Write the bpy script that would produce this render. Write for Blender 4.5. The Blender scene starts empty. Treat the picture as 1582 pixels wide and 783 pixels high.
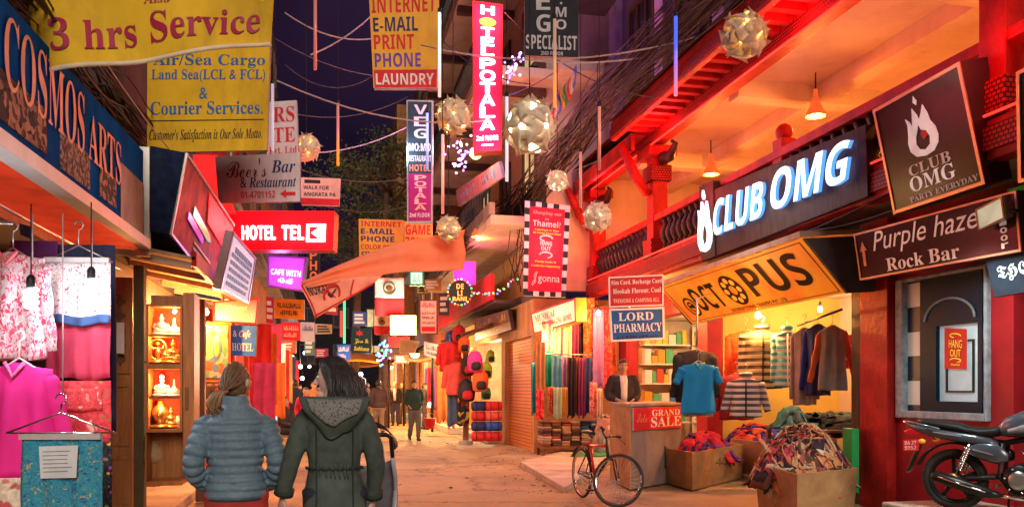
import bpy, bmesh, math, random
from mathutils import Vector, Matrix, noise
random.seed(7)
rnd = random.random
def ru(a, b): return a + (b - a) * random.random()
V = Vector
PI = math.pi
S = bpy.context.scene
C = S.collection

# ---------------------------------------------------------------- camera
FPX, CX, HY, TH, CAMH = 1300.0, 791.0, 600.0, math.atan(285 / 1300.0), 1.5
cam = bpy.data.cameras.new('camera')
cam.sensor_width = 36; cam.sensor_fit = 'HORIZONTAL'
cam.lens = 36 * FPX / 1582
cam.shift_y = (HY - 391.5) / 1582
cam.clip_start = .05; cam.clip_end = 2000
co = bpy.data.objects.new('camera', cam); C.objects.link(co)
co.location = (0, 0, CAMH); co.rotation_euler = (PI / 2, 0, -TH)
S.camera = co

# ---------------------------------------------------------------- night sky
SUN_EL, SUN_ROT = math.radians(38), math.radians(205)
w = bpy.data.worlds.new('World'); S.world = w; w.use_nodes = True
nt = w.node_tree; nt.nodes.clear()
sky = nt.nodes.new('ShaderNodeTexSky'); sky.sky_type = 'NISHITA'; sky.sun_disc = False
sky.sun_elevation = math.radians(-5); sky.sun_rotation = SUN_ROT
b1 = nt.nodes.new('ShaderNodeBackground'); b1.inputs[1].default_value = .03
b2 = nt.nodes.new('ShaderNodeBackground'); b2.inputs[0].default_value = (.011, .0055, .019, 1); b2.inputs[1].default_value = .6
wtc = nt.nodes.new('ShaderNodeTexCoord'); wn = nt.nodes.new('ShaderNodeTexNoise'); wn.inputs['Scale'].default_value = 3.2; wn.inputs['Detail'].default_value = 6; nt.links.new(wtc.outputs['Generated'], wn.inputs['Vector'])
wr = nt.nodes.new('ShaderNodeValToRGB'); wr.color_ramp.elements[0].position = .38; wr.color_ramp.elements[0].color = (.006, .0035, .012, 1); wr.color_ramp.elements[1].position = .68; wr.color_ramp.elements[1].color = (.022, .0095, .030, 1)
nt.links.new(wn.outputs[0], wr.inputs[0]); nt.links.new(wr.outputs[0], b2.inputs[0])
ad = nt.nodes.new('ShaderNodeAddShader'); wo = nt.nodes.new('ShaderNodeOutputWorld')
nt.links.new(sky.outputs[0], b1.inputs[0]); nt.links.new(b1.outputs[0], ad.inputs[0])
nt.links.new(b2.outputs[0], ad.inputs[1]); nt.links.new(ad.outputs[0], wo.inputs[0])
# added fill light, low behind the viewer, with no visible source
sl = bpy.data.lights.new('fill_sun', 'SUN'); sl.energy = 1.2; sl.angle = math.radians(25); sl.color = (1, .84, .70)
so = bpy.data.objects.new('fill_sun', sl); C.objects.link(so)
so.rotation_euler = V((-.06, .90, -.36)).to_track_quat('-Z', 'Y').to_euler()
S.view_settings.view_transform = 'Standard'; S.view_settings.look = 'None'
S.view_settings.exposure = 0.9; S.view_settings.gamma = 1; S.view_settings.use_curve_mapping = False
S.cycles.max_bounces = 6; S.cycles.diffuse_bounces = 3; S.cycles.glossy_bounces = 3; S.cycles.transparent_max_bounces = 8
S.cycles.sample_clamp_indirect = 4; S.cycles.caustics_reflective = False; S.cycles.caustics_refractive = False
S.cycles.use_denoising = True
LK, EM = 1.25, .5      # factors on all lamps and on all glowing faces

# ---------------------------------------------------------------- pixel <-> place
_F = V((math.sin(TH), math.cos(TH), 0)); _R = V((math.cos(TH), -math.sin(TH), 0)); _U = V((0, 0, 1))
CAM = V((0, 0, CAMH))
def ray(px, py): return _F + _R * ((px - CX) / FPX) + _U * ((HY - py) / FPX)
def at(px, py, d): return CAM + ray(px, py) * d
def on_x(px, py, X): r = ray(px, py); return CAM + r * (X / r.x)
def on_y(px, py, Y): r = ray(px, py); return CAM + r * (Y / r.y)
def on_z(px, py, Z): r = ray(px, py); return CAM + r * ((Z - CAMH) / r.z)
def gp(px, d, z=0): p = at(px, 600, d); p.z = z; return p

class Frame:
    def __init__(s, tl, tr, br, bl):
        s.c = [V(tl), V(tr), V(br), V(bl)]
        r = (s.c[1] - s.c[0] + s.c[2] - s.c[3]); u = (s.c[0] - s.c[3] + s.c[1] - s.c[2])
        s.n = r.cross(u).normalized(); s.w = r.length / 2; s.h = u.length / 2
    def m(s, u, v, w=0):
        a, b, c, d = s.c
        return (a * (1 - u) + b * u) * v + (d * (1 - u) + c * u) * (1 - v) + s.n * w
def Q4(pts, d):
    if not isinstance(d, (tuple, list)): d = (d,) * 4
    if len(d) == 2: d = (d[0], d[1], d[1], d[0])
    return Frame(*[at(p[0], p[1], q) for p, q in zip(pts, d)])
def QY(x0, y0, x1, y1, Y):
    c = on_y((x0 + x1) / 2, (y0 + y1) / 2, Y); d = (c - CAM).dot(_F)
    xl, xr = on_y(x0, 600, Y).x, on_y(x1, 600, Y).x
    zt, zb = CAMH + (HY - y0) * d / FPX, CAMH + (HY - y1) * d / FPX
    return Frame((xl, Y, zt), (xr, Y, zt), (xr, Y, zb), (xl, Y, zb))

# ---------------------------------------------------------------- materials
MATS = {}
def _nodes(name, rough, metal, spec=.5):
    m = bpy.data.materials.new(name); m.use_nodes = True
    nt = m.node_tree; b = nt.nodes['Principled BSDF']
    b.inputs['Roughness'].default_value = rough; b.inputs['Metallic'].default_value = metal
    b.inputs['Specular IOR Level'].default_value = spec
    return m, nt, b
def N(nt, t, **k):
    n = nt.nodes.new(t)
    for a, v in k.items(): setattr(n, a, v)
    return n
def ramp(nt, fac, stops, interp='LINEAR'):
    r = N(nt, 'ShaderNodeValToRGB'); r.color_ramp.interpolation = interp
    e = r.color_ramp.elements
    while len(e) < len(stops): e.new(.5)
    for el, (p, c) in zip(e, stops): el.position = p; el.color = tuple(c[:3]) + (1,)
    nt.links.new(fac, r.inputs[0]); return r.outputs[0]
def mixc(nt, f, a, b, mode='MIX'):
    x = N(nt, 'ShaderNodeMix', data_type='RGBA', blend_type=mode)
    for i, v in ((0, f), (6, a), (7, b)):
        if hasattr(v, 'links'): nt.links.new(v, x.inputs[i])
        else: x.inputs[i].default_value = v if i == 0 else tuple(v[:3]) + (1,)
    return x.outputs[2]
def noi(nt, vec, scale, det=4, rough=.6):
    n = N(nt, 'ShaderNodeTexNoise'); n.inputs['Scale'].default_value = scale; n.inputs['Detail'].default_value = det
    n.inputs['Roughness'].default_value = rough; nt.links.new(vec, n.inputs['Vector']); return n
def bump(nt, b, h, st, dist=.02):
    n = N(nt, 'ShaderNodeBump'); n.inputs['Strength'].default_value = st; n.inputs['Distance'].default_value = dist
    nt.links.new(h, n.inputs['Height']); nt.links.new(n.outputs[0], b.inputs['Normal'])
def mat(name, col, rough=.6, metal=0, var=.18, scale=5, bmp=.0, bscale=40, emit=0, ecol=None, dirt=.0, dcol=(.05, .035, .025), spec=.2):
    if name in MATS: return MATS[name]
    m, nt, b = _nodes(name, rough, metal, spec)
    tc = N(nt, 'ShaderNodeTexCoord').outputs['Object']
    n = noi(nt, tc, scale)
    lo = [c * (1 - var) for c in col]; hi = [min(1, c * (1 + var)) for c in col]
    c = ramp(nt, n.outputs[0], [(.3, lo), (.7, hi)])
    if dirt:
        mp = N(nt, 'ShaderNodeMapping'); mp.inputs['Scale'].default_value = (1.5, 1.5, .45); nt.links.new(tc, mp.inputs[0]); d = noi(nt, mp.outputs[0], scale * .37 + .8, 6, .7)
        f = ramp(nt, d.outputs[0], [(.48, (0, 0, 0)), (.72, (dirt,) * 3)])
        c = mixc(nt, f, c, dcol)
    nt.links.new(c, b.inputs['Base Color'])
    if bmp: bump(nt, b, noi(nt, tc, bscale, 5).outputs[0], bmp)
    if emit:
        if ecol: b.inputs['Emission Color'].default_value = tuple(ecol) + (1,)
        else: nt.links.new(c, b.inputs['Emission Color'])
        b.inputs['Emission Strength'].default_value = emit * EM
    MATS[name] = m; return m
def cells(name, cols, scale=12, base=None, amt=.5, rough=.8, stretch=(1, 1, 1), warp=.0):
    """printed cloth: cells of several colours, with a base cloth showing between when base is given"""
    if name in MATS: return MATS[name]
    m, nt, b = _nodes(name, rough, 0, .2)
    tc = N(nt, 'ShaderNodeTexCoord').outputs['Object']
    mp = N(nt, 'ShaderNodeMapping'); mp.inputs['Scale'].default_value = stretch; nt.links.new(tc, mp.inputs[0])
    vec = mp.outputs[0]
    if warp:
        wn = noi(nt, vec, scale * .35, 2)
        ad = N(nt, 'ShaderNodeVectorMath', operation='MULTIPLY_ADD'); ad.inputs[1].default_value = (warp,) * 3
        nt.links.new(wn.outputs['Color'], ad.inputs[0]); nt.links.new(vec, ad.inputs[2]); vec = ad.outputs[0]
    v = N(nt, 'ShaderNodeTexVoronoi'); v.inputs['Scale'].default_value = scale; nt.links.new(vec, v.inputs['Vector'])
    sp = N(nt, 'ShaderNodeSeparateColor'); nt.links.new(v.outputs['Color'], sp.inputs[0])
    c = ramp(nt, sp.outputs[0], [(i / len(cols), k) for i, k in enumerate(cols)], 'CONSTANT')
    if base:
        f = ramp(nt, v.outputs['Distance'], [(amt * .75, (0, 0, 0)), (amt, (1, 1, 1))])
        n2 = noi(nt, vec, scale * 2.2, 3)
        bb = ramp(nt, n2.outputs[0], [(.42, base), (.62, [min(1, k * 1.35 + .03) for k in base])])
        c = mixc(nt, f, c, bb)
    nt.links.new(c, b.inputs['Base Color'])
    bump(nt, b, noi(nt, tc, 60, 2).outputs[0], .15)
    MATS[name] = m; return m
def bricky(name, c1, c2, mortar, bw=.24, bh=.075, rough=.85, axis='x', dirt=.5):
    if name in MATS: return MATS[name]
    m, nt, b = _nodes(name, rough, 0, .2)
    tc = N(nt, 'ShaderNodeTexCoord').outputs['Object']
    sp = N(nt, 'ShaderNodeSeparateXYZ'); nt.links.new(tc, sp.inputs[0])
    ad = N(nt, 'ShaderNodeMath', operation='ADD'); nt.links.new(sp.outputs[0], ad.inputs[0]); nt.links.new(sp.outputs[1], ad.inputs[1])
    cb = N(nt, 'ShaderNodeCombineXYZ'); nt.links.new(ad.outputs[0], cb.inputs[0]); nt.links.new(sp.outputs[2], cb.inputs[1])
    t = N(nt, 'ShaderNodeTexBrick'); t.inputs['Scale'].default_value = 1
    t.inputs['Brick Width'].default_value = bw; t.inputs['Row Height'].default_value = bh; t.inputs['Mortar Size'].default_value = .008
    for k, c in (('Color1', c1), ('Color2', c2), ('Mortar', mortar)): t.inputs[k].default_value = tuple(c) + (1,)
    nt.links.new(cb.outputs[0], t.inputs['Vector'])
    f = ramp(nt, noi(nt, tc, .9, 6, .7).outputs[0], [(.42, (0, 0, 0)), (.75, (dirt,) * 3)])
    nt.links.new(mixc(nt, f, t.outputs[0], (.05, .04, .035)), b.inputs['Base Color'])
    bump(nt, b, t.outputs['Fac'], -.4, .01)
    MATS[name] = m; return m
def woody(name, c1, c2, rough=.5, scale=3, stretch=(6, 6, .6), dirt=0, spec=.4):
    if name in MATS: return MATS[name]
    m, nt, b = _nodes(name, rough, 0, spec)
    tc = N(nt, 'ShaderNodeTexCoord').outputs['Object']
    mp = N(nt, 'ShaderNodeMapping'); mp.inputs['Scale'].default_value = stretch; nt.links.new(tc, mp.inputs[0])
    n = noi(nt, mp.outputs[0], scale, 6, .65); n.inputs['Distortion'].default_value = .6
    c = ramp(nt, n.outputs[0], [(.3, c1), (.68, c2)])
    if dirt:
        f = ramp(nt, noi(nt, tc, 2.3, 6, .7).outputs[0], [(.45, (0, 0, 0)), (.75, (dirt,) * 3)]); c = mixc(nt, f, c, (.03, .02, .015))
    nt.links.new(c, b.inputs['Base Color']); bump(nt, b, n.outputs[0], .25)
    MATS[name] = m; return m
def paper(name, col, tr=.4):
    if name in MATS: return MATS[name]
    m, nt, b = _nodes(name, .75, 0, .2)
    tc = N(nt, 'ShaderNodeTexCoord').outputs['Object']
    c = ramp(nt, noi(nt, tc, 9).outputs[0], [(.3, [k * .8 for k in col]), (.7, col)])
    nt.links.new(c, b.inputs['Base Color'])
    t = N(nt, 'ShaderNodeBsdfTranslucent'); nt.links.new(c, t.inputs[0])
    mx = N(nt, 'ShaderNodeMixShader'); mx.inputs[0].default_value = tr
    nt.links.new(b.outputs[0], mx.inputs[1]); nt.links.new(t.outputs[0], mx.inputs[2])
    nt.links.new(mx.outputs[0], nt.nodes['Material Output'].inputs[0])
    MATS[name] = m; return m
def glow(name, col, st):
    return mat(name, [min(1, c) for c in col], .5, var=.02, emit=st, ecol=col)
def glass(name, col=(.8, .9, .9), rough=.05):
    if name in MATS: return MATS[name]
    m, nt, b = _nodes(name, rough, 0, .5)
    tr = N(nt, 'ShaderNodeBsdfTransparent'); tr.inputs[0].default_value = tuple(col) + (1,)
    gl = N(nt, 'ShaderNodeBsdfGlossy'); gl.inputs['Roughness'].default_value = rough
    mx = N(nt, 'ShaderNodeMixShader'); mx.inputs[0].default_value = .08
    nt.links.new(tr.outputs[0], mx.inputs[1]); nt.links.new(gl.outputs[0], mx.inputs[2])
    nt.links.new(mx.outputs[0], nt.nodes['Material Output'].inputs[0])
    MATS[name] = m; return m

# ---------------------------------------------------------------- objects
ORG = {}
def tag(o, label=None, cat=None, group=None, kind=None):
    if label: o['label'] = label
    if cat: o['category'] = cat
    if group: o['group'] = group
    if kind: o['kind'] = kind
    return o
def thing(name, label, cat, loc=(0, 0, 0), group=None, rz=0, local=False):
    o = bpy.data.objects.new(name, None); o.empty_display_size = .1; C.objects.link(o)
    o.location = loc; o.rotation_euler = (0, 0, rz); ORG[o] = V((0, 0, 0)) if local else V(loc)
    return tag(o, label, cat, group)

class MB:
    """gathers shapes; build() links them as one mesh object"""
    def __init__(s, m=None): s.v = []; s.f = []; s.mi = []; s.sm = []; s.ms = []; s.cur = 0; s.m(m) if m else None; s.smooth = False
    def m(s, m):
        if m not in s.ms: s.ms.append(m)
        s.cur = s.ms.index(m); return s
    def add(s, vs, fs, smooth=None):
        o = len(s.v); s.v += [V(p) for p in vs]
        for f in fs: s.f.append([o + i for i in f]); s.mi.append(s.cur); s.sm.append(s.smooth if smooth is None else smooth)
        return s
    def quad(s, a, b, c, d): return s.add([a, b, c, d], [(0, 1, 2, 3)])
    def bx(s, x0, x1, y0, y1, z0, z1):
        vs = [(x, y, z) for x in (x0, x1) for y in (y0, y1) for z in (z0, z1)]
        return s.add(vs, [(0, 1, 3, 2), (4, 6, 7, 5), (0, 4, 5, 1), (2, 3, 7, 6), (0, 2, 6, 4), (1, 5, 7, 3)], False)
    def box(s, c, sz, rz=0, M=None):
        M = M or (Matrix.Translation(V(c)) @ Matrix.Rotation(rz, 4, 'Z'))
        vs = [M @ V((x * sz[0] / 2, y * sz[1] / 2, z * sz[2] / 2)) for x in (-1, 1) for y in (-1, 1) for z in (-1, 1)]
        return s.add(vs, [(0, 1, 3, 2), (4, 6, 7, 5), (0, 4, 5, 1), (2, 3, 7, 6), (0, 2, 6, 4), (1, 5, 7, 3)], False)
    def bar(s, a, b, w, h=None, up=(0, 0, 1)):
        a, b = V(a), V(b); h = h or w; t = (b - a).normalized(); u = V(up)
        if abs(t.dot(u)) > .95: u = V((0, 1, 0))
        n = t.cross(u).normalized(); u = n.cross(t)
        vs = [p + n * (i * w / 2) + u * (j * h / 2) for p in (a, b) for i, j in ((-1, -1), (1, -1), (1, 1), (-1, 1))]
        return s.add(vs, [(0, 1, 2, 3), (7, 6, 5, 4), (0, 4, 5, 1), (1, 5, 6, 2), (2, 6, 7, 3), (3, 7, 4, 0)], False)
    def fbox(s, q, w0, w1, u0=0, v0=0, u1=1, v1=1, front=None):
        """slab on a Frame between offsets w0 < w1"""
        vs = [q.m(u, v, w) for w in (w0, w1) for u, v in ((u0, v0), (u1, v0), (u1, v1), (u0, v1))]
        s.add(vs, [(3, 2, 1, 0), (0, 1, 5, 4), (1, 2, 6, 5), (2, 3, 7, 6), (3, 0, 4, 7)], False)
        if front: k = s.cur; s.m(front)
        s.add(vs[4:], [(0, 1, 2, 3)], False)
        if front: s.cur = k
        return s
    def rings(s, R, caps=True, closed=False, smooth=True):
        n = len(R[0]); vs = [p for r in R for p in r]; fs = []
        for i in range(len(R) - (0 if closed else 1)):
            a, b = i * n, ((i + 1) % len(R)) * n
            for j in range(n): k = (j + 1) % n; fs.append((a + j, a + k, b + k, b + j))
        if caps and not closed: fs.append(tuple(range(n))[::-1]); fs.append(tuple((len(R) - 1) * n + j for j in range(n)))
        return s.add(vs, fs, smooth)
    def tube(s, pts, r, n=8, flat=1.0, side=None, caps=True, closed=False):
        pts = [V(p) for p in pts]; rs = r if isinstance(r, (list, tuple)) else [r] * len(pts); R = []; pn = None
        for i, p in enumerate(pts):
            if closed: t = pts[(i + 1) % len(pts)] - pts[i - 1]
            else: t = pts[min(i + 1, len(pts) - 1)] - pts[max(i - 1, 0)]
            t.normalize()
            if pn is None:
                u = V(side) if side else (V((0, 0, 1)) if abs(t.z) < .9 else V((0, 1, 0)))
            else: u = pn
            u = (u - t * u.dot(t)).normalized(); pn = u; b = t.cross(u)
            R.append([p + u * (math.cos(2 * PI * k / n) * rs[i]) + b * (math.sin(2 * PI * k / n) * rs[i] * flat) for k in range(n)])
        return s.rings(R, caps, closed)
    def lathe(s, prof, c, n=16, axis='z', caps=True):
        c = V(c); R = []
        for r, h in prof:
            ring = []
            for k in range(n):
                a = 2 * PI * k / n; x, y = math.cos(a) * r, math.sin(a) * r
                ring.append(c + (V((x, y, h)) if axis == 'z' else V((h, x, y)) if axis == 'x' else V((x, h, -y))))
            R.append(ring)
        return s.rings(R, caps)
    def ball(s, c, rx, ry=None, rz=None, n=14, k=9):
        ry = ry or rx; rz = rz or rx
        prof = [(math.sin(PI * i / k), -math.cos(PI * i / k)) for i in range(k + 1)]; prof[0] = (.02, -1); prof[-1] = (.02, 1)
        R = [[V(c) + V((r * rx * math.cos(2 * PI * j / n), r * ry * math.sin(2 * PI * j / n), h * rz)) for j in range(n)] for r, h in prof]
        return s.rings(R)
    def prism(s, q, poly, w0, w1):
        """outline in the frame's (u, v), extruded"""
        n = len(poly); vs = [q.m(u, v, w) for w in (w0, w1) for u, v in poly]
        return s.add(vs, [tuple(range(n))[::-1], tuple(n + i for i in range(n))] + [(i, (i + 1) % n, n + (i + 1) % n, n + i) for i in range(n)], False)
    def grid(s, f, nu, nv, th=0, smooth=True):
        P = [[V(f(i / nu, j / nv)) for i in range(nu + 1)] for j in range(nv + 1)]
        vs = [p for r in P for p in r]; W = nu + 1
        fs = [(j * W + i, j * W + i + 1, (j + 1) * W + i + 1, (j + 1) * W + i) for j in range(nv) for i in range(nu)]
        if th:
            o = len(vs); bk = []
            for j in range(nv + 1):
                for i in range(nu + 1):
                    a = P[j][min(i + 1, nu)] - P[j][max(i - 1, 0)]; b = P[min(j + 1, nv)][i] - P[max(j - 1, 0)][i]
                    bk.append(P[j][i] - a.cross(b).normalized() * th)
            vs += bk; fs += [tuple(o + k for k in f[::-1]) for f in fs]
            for i in range(nu): fs.append((i + 1, i, o + i, o + i + 1)); a = nv * W + i; fs.append((a, a + 1, o + a + 1, o + a))
            for j in range(nv): a = j * W; fs.append((a, a + W, o + a + W, o + a)); a = j * W + nu; fs.append((a + W, a, o + a, o + a + W))
        return s.add(vs, fs, smooth)
    def text(s, q, st, u0, v0, u1, v1, w=.006, style='sb', shear=0, ext=0):
        vs, fs, asp = glyphs(st, style, shear)
        f = lambda x, y, ww: q.m(u0 + (u1 - u0) * x, v0 + (v1 - v0) * y, ww)
        s.add([f(x, y, w + ext) for x, y in vs], fs, False)
        if ext:
            from collections import Counter
            ed = Counter(); keep = {}
            for t in fs:
                for a, b in zip(t, t[1:] + t[:1]): k = (min(a, b), max(a, b)); ed[k] += 1; keep[k] = (a, b)
            o = len(s.v); s.v += [f(x, y, w) for x, y in vs]; top = o - len(vs)
            for k, c in ed.items():
                if c == 1: a, b = keep[k]; s.f.append([top + b, top + a, o + a, o + b]); s.mi.append(s.cur); s.sm.append(False)
        return s
    def build(s, name, parent=None, bev=0, seg=2, loc=None, **tg):
        me = bpy.data.meshes.new(name); off = V((0, 0, 0)); p = parent
        if parent is not None:
            off = ORG.get(parent, V((0, 0, 0)))
        elif loc is not None: off = V(loc)
        me.from_pydata([v - off for v in s.v], [], s.f)
        for m in s.ms: me.materials.append(m)
        me.polygons.foreach_set('material_index', s.mi); me.polygons.foreach_set('use_smooth', s.sm)
        me.update()
        o = bpy.data.objects.new(name, me); C.objects.link(o)
        if parent is not None: o.parent = parent; ORG[o] = off
        elif loc is not None: o.location = loc; ORG[o] = off
        if bev:
            b = o.modifiers.new('bevel', 'BEVEL'); b.width = bev; b.segments = seg; b.limit_method = 'ANGLE'; b.angle_limit = .7; b.harden_normals = False
        tag(o, **tg); return o

_G = {}
def _al(s, u, l, d): return ''.join(chr(u + ord(c) - 65) if 'A' <= c <= 'Z' else chr(l + ord(c) - 97) if 'a' <= c <= 'z' else chr(d + ord(c) - 48) if d and '0' <= c <= '9' else c for c in s)
ST = {'serif': (0x1D400, 0x1D41A, 0x1D7CE), 'script': (0x1D4D0, 0x1D4EA, 0x1D7CE), 'frak': (0x1D56C, 0x1D586, 0x1D7CE), 'bi': (0x1D468, 0x1D482, 0x1D7CE), 'sb': (0x1D5D4, 0x1D5EE, 0x1D7EC), 'sbi': (0x1D63C, 0x1D656, 0x1D7EC)}
def glyphs(st, style, shear):
    k = (st, style, shear)
    if k in _G: return _G[k]
    cu = bpy.data.curves.new('letters', 'FONT'); cu.body = _al(st, *ST[style]) if style in ST else st
    cu.resolution_u = 3; cu.shear = shear
    o = bpy.data.objects.new('letters', cu); C.objects.link(o)
    me = bpy.data.meshes.new_from_object(o.evaluated_get(bpy.context.evaluated_depsgraph_get()))
    P = [tuple(v.co) for v in me.vertices]; fs = [tuple(p.vertices) for p in me.polygons]
    bpy.data.objects.remove(o); bpy.data.curves.remove(cu); bpy.data.meshes.remove(me)
    x0, x1 = min(p[0] for p in P), max(p[0] for p in P); y0, y1 = min(p[1] for p in P), max(p[1] for p in P)
    _G[k] = ([((p[0] - x0) / (x1 - x0), (p[1] - y0) / (y1 - y0)) for p in P], fs, (x1 - x0) / (y1 - y0)); return _G[k]

def copy_tree(o, parent=None):
    c = o.copy(); C.objects.link(c)
    if parent: c.parent = parent; c.matrix_parent_inverse = o.matrix_parent_inverse
    for ch in list(o.children): copy_tree(ch, c)
    return c
def copy_to(o, loc, rz=None, label=None, sc=None):
    c = copy_tree(o); c.location = loc
    if rz is not None: c.rotation_euler = (0, 0, rz)
    if sc: c.scale = (sc,) * 3
    if label: c['label'] = label
    return c
def light(loc, e, col, r=.06, parent=None, kind='POINT', size=None, aim=None):
    l = bpy.data.lights.new('lamp_light', kind); l.energy = e * LK; l.color = col
    if kind == 'POINT': l.shadow_soft_size = r
    if kind == 'SPOT': l.shadow_soft_size = r; l.spot_size = 2.2; l.spot_blend = .8
    if kind == 'AREA': l.shape = 'RECTANGLE'; l.size, l.size_y = size
    o = bpy.data.objects.new('lamp_light', l); C.objects.link(o); p = V(loc)
    if aim is not None: o.rotation_euler = (V(aim)).to_track_quat('-Z', 'Y').to_euler()
    if parent is not None: o.parent = parent; p = p - ORG.get(parent, V((0, 0, 0)))
    o.location = p; return o
WARM = (1, .52, .18); ORNG = (1, .33, .07); COOL = (.86, .93, 1); RED = (1, .05, .06); WHITE = (1, .9, .78)

def sign(name, label, q, face, side, thick=.08, border=None, texts=(), group=None, cat='sign', extra=None, board='board', bev=0):
    base = q.m(.5, 0, -thick / 2)
    r = thing(name, label, cat, base, group)
    mb = MB(side); mb.fbox(q, -thick, 0, front=face); mb.build(board, r, bev=bev)
    if border:
        bw, bm = border; uu, vv = bw / q.w, bw / q.h
        mb = MB(bm)
        mb.fbox(q, -.004, .012, 0, 0, uu, 1); mb.fbox(q, -.004, .012, 1 - uu, 0, 1, 1)
        mb.fbox(q, -.004, .012, uu, 0, 1 - uu, vv); mb.fbox(q, -.004, .012, uu, 1 - vv, 1 - uu, 1); mb.build('frame', r)
    for t in texts:
        st, u0, v0, u1, v1, m = t[:6]; k = t[6] if len(t) > 6 else {}
        if st == '#':      # print too small or worn to read: uneven strokes
            mb = MB(m); u = u0; rs = random.Random(int(u0 * 97 + v0 * 331 + len(label)))
            while u < u1 - .01:
                wd = rs.uniform(.03, .075); a = v0 + (v1 - v0) * rs.choice((0, 0, .15)); b = v1 - (v1 - v0) * rs.choice((0, 0, .35)); e = min(u + wd, u1)
                if rs.random() < .5: mb.fbox(q, .002, .006, u, a, e - wd * .35, b)
                else: mb.fbox(q, .002, .006, u, a, u + wd * .3, b); mb.fbox(q, .002, .006, u + wd * .3, a, e - wd * .2, a + (b - a) * .3)
                u += wd * 1.15
            mb.build('print', r); continue
        MB(m).text(q, st, u0, v0, u1, v1, **k).build('lettering', r)
    if extra: extra(r, q)
    return r
def vtext(st, u0, u1, v0, v1, m, style='sb', gap=.12, **k):
    """letters stacked from top to bottom"""
    h = (v1 - v0) / len(st); out = []
    for i, c in enumerate(st):
        if c == ' ': continue
        a = v1 - h * (i + 1) + h * gap / 2
        if c == 'I': um = (u0 + u1) / 2; uw = (u1 - u0) * .14; out.append((c, um - uw, a, um + uw, a + h * (1 - gap), m, dict(style=style, **k)))
        elif c == ':': um = (u0 + u1) / 2; uw = (u1 - u0) * .12; out.append((c, um - uw, a, um + uw, a + h * (1 - gap), m, dict(style=style, **k)))
        else: out.append((c, u0, a, u1, a + h * (1 - gap), m, dict(style=style, **k)))
    return out
def wallpanel(mb, ax, p0, p1, a0, a1, z0, z1, ops=()):
    """wall slab with openings (a, a, z, z); ax 'x': faces +-x and runs along y"""
    A = sorted({a0, a1, *[o[0] for o in ops], *[o[1] for o in ops]}); A = [a for a in A if a0 <= a <= a1]
    for i in range(len(A) - 1):
        m = (A[i] + A[i + 1]) / 2; hs = sorted([(o[2], o[3]) for o in ops if o[0] < m < o[1]]); z = z0
        for lo, hi in hs + [(z1, z1)]:
            if lo > z + 1e-4:
                if ax == 'x': mb.bx(p0, p1, A[i], A[i + 1], z, lo)
                else: mb.bx(A[i], A[i + 1], p0, p1, z, lo)
            z = max(z, hi)
    return mb
def sag(a, b, s, n=10): a, b = V(a), V(b); return [a.lerp(b, i / n) - V((0, 0, s * 4 * (i / n) * (1 - i / n))) for i in range(n + 1)]
# ================================================================ materials
red = mat('red_paint', (.46, .016, .013), .5, var=.35, scale=3, bmp=.4, bscale=18, dirt=.75, dcol=(.09, .008, .008))
redd = mat('deep_red_paint', (.36, .012, .018), .45, var=.25, scale=2, bmp=.1, dirt=.4)
redc = bricky('carved_red_trim', (.52, .02, .015), (.40, .012, .012), (.06, .003, .003), .055, .045, .6, dirt=.4)
cream = mat('cream_plaster', (.66, .50, .36), .85, var=.08, scale=1.5, bmp=.08, bscale=25, dirt=.35, dcol=(.36, .22, .13))
beige = mat('beige_plaster', (.52, .40, .29), .9, var=.12, scale=1.3, bmp=.1, dirt=.45, dcol=(.2, .13, .09))
grime = mat('grimy_concrete', (.20, .17, .15), .9, var=.25, scale=2, bmp=.3, dirt=.7)
darkw = mat('dark_plaster', (.085, .065, .075), .9, var=.3, scale=1.2, bmp=.2, dirt=.6)
purpw = mat('violet_grey_plaster', (.11, .09, .16), .9, var=.2, scale=1.2, bmp=.2, dirt=.6)
black = mat('black_metal', (.018, .017, .018), .4, var=.2)
dkwood = woody('dark_wood', (.035, .018, .010), (.11, .055, .028), .55)
orwood = woody('orange_wood', (.30, .105, .025), (.52, .21, .055), .42)
brwood = woody('brown_wood', (.12, .05, .02), (.27, .12, .05), .5, dirt=.4)
brick = bricky('warm_brick', (.36, .13, .06), (.26, .085, .045), (.24, .17, .12))
steel = mat('brushed_steel', (.45, .44, .42), .35, .9, var=.12, scale=9)
chrome = mat('chrome', (.75, .75, .75), .12, 1, var=.03)
white = mat('white_paint', (.78, .76, .72), .5, var=.06, dirt=.15, dcol=(.4, .34, .28))
rubber = mat('rubber', (.045, .040, .036), .75, var=.25, scale=12)
cablem = mat('cable_sheath', (.085, .05, .032), .7, var=.5, scale=.6)
cablek = mat('black_cable', (.02, .016, .016), .6, var=.3)
paneg = mat('dark_pane', (.02, .022, .035), .12, var=.3, spec=.6)

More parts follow.
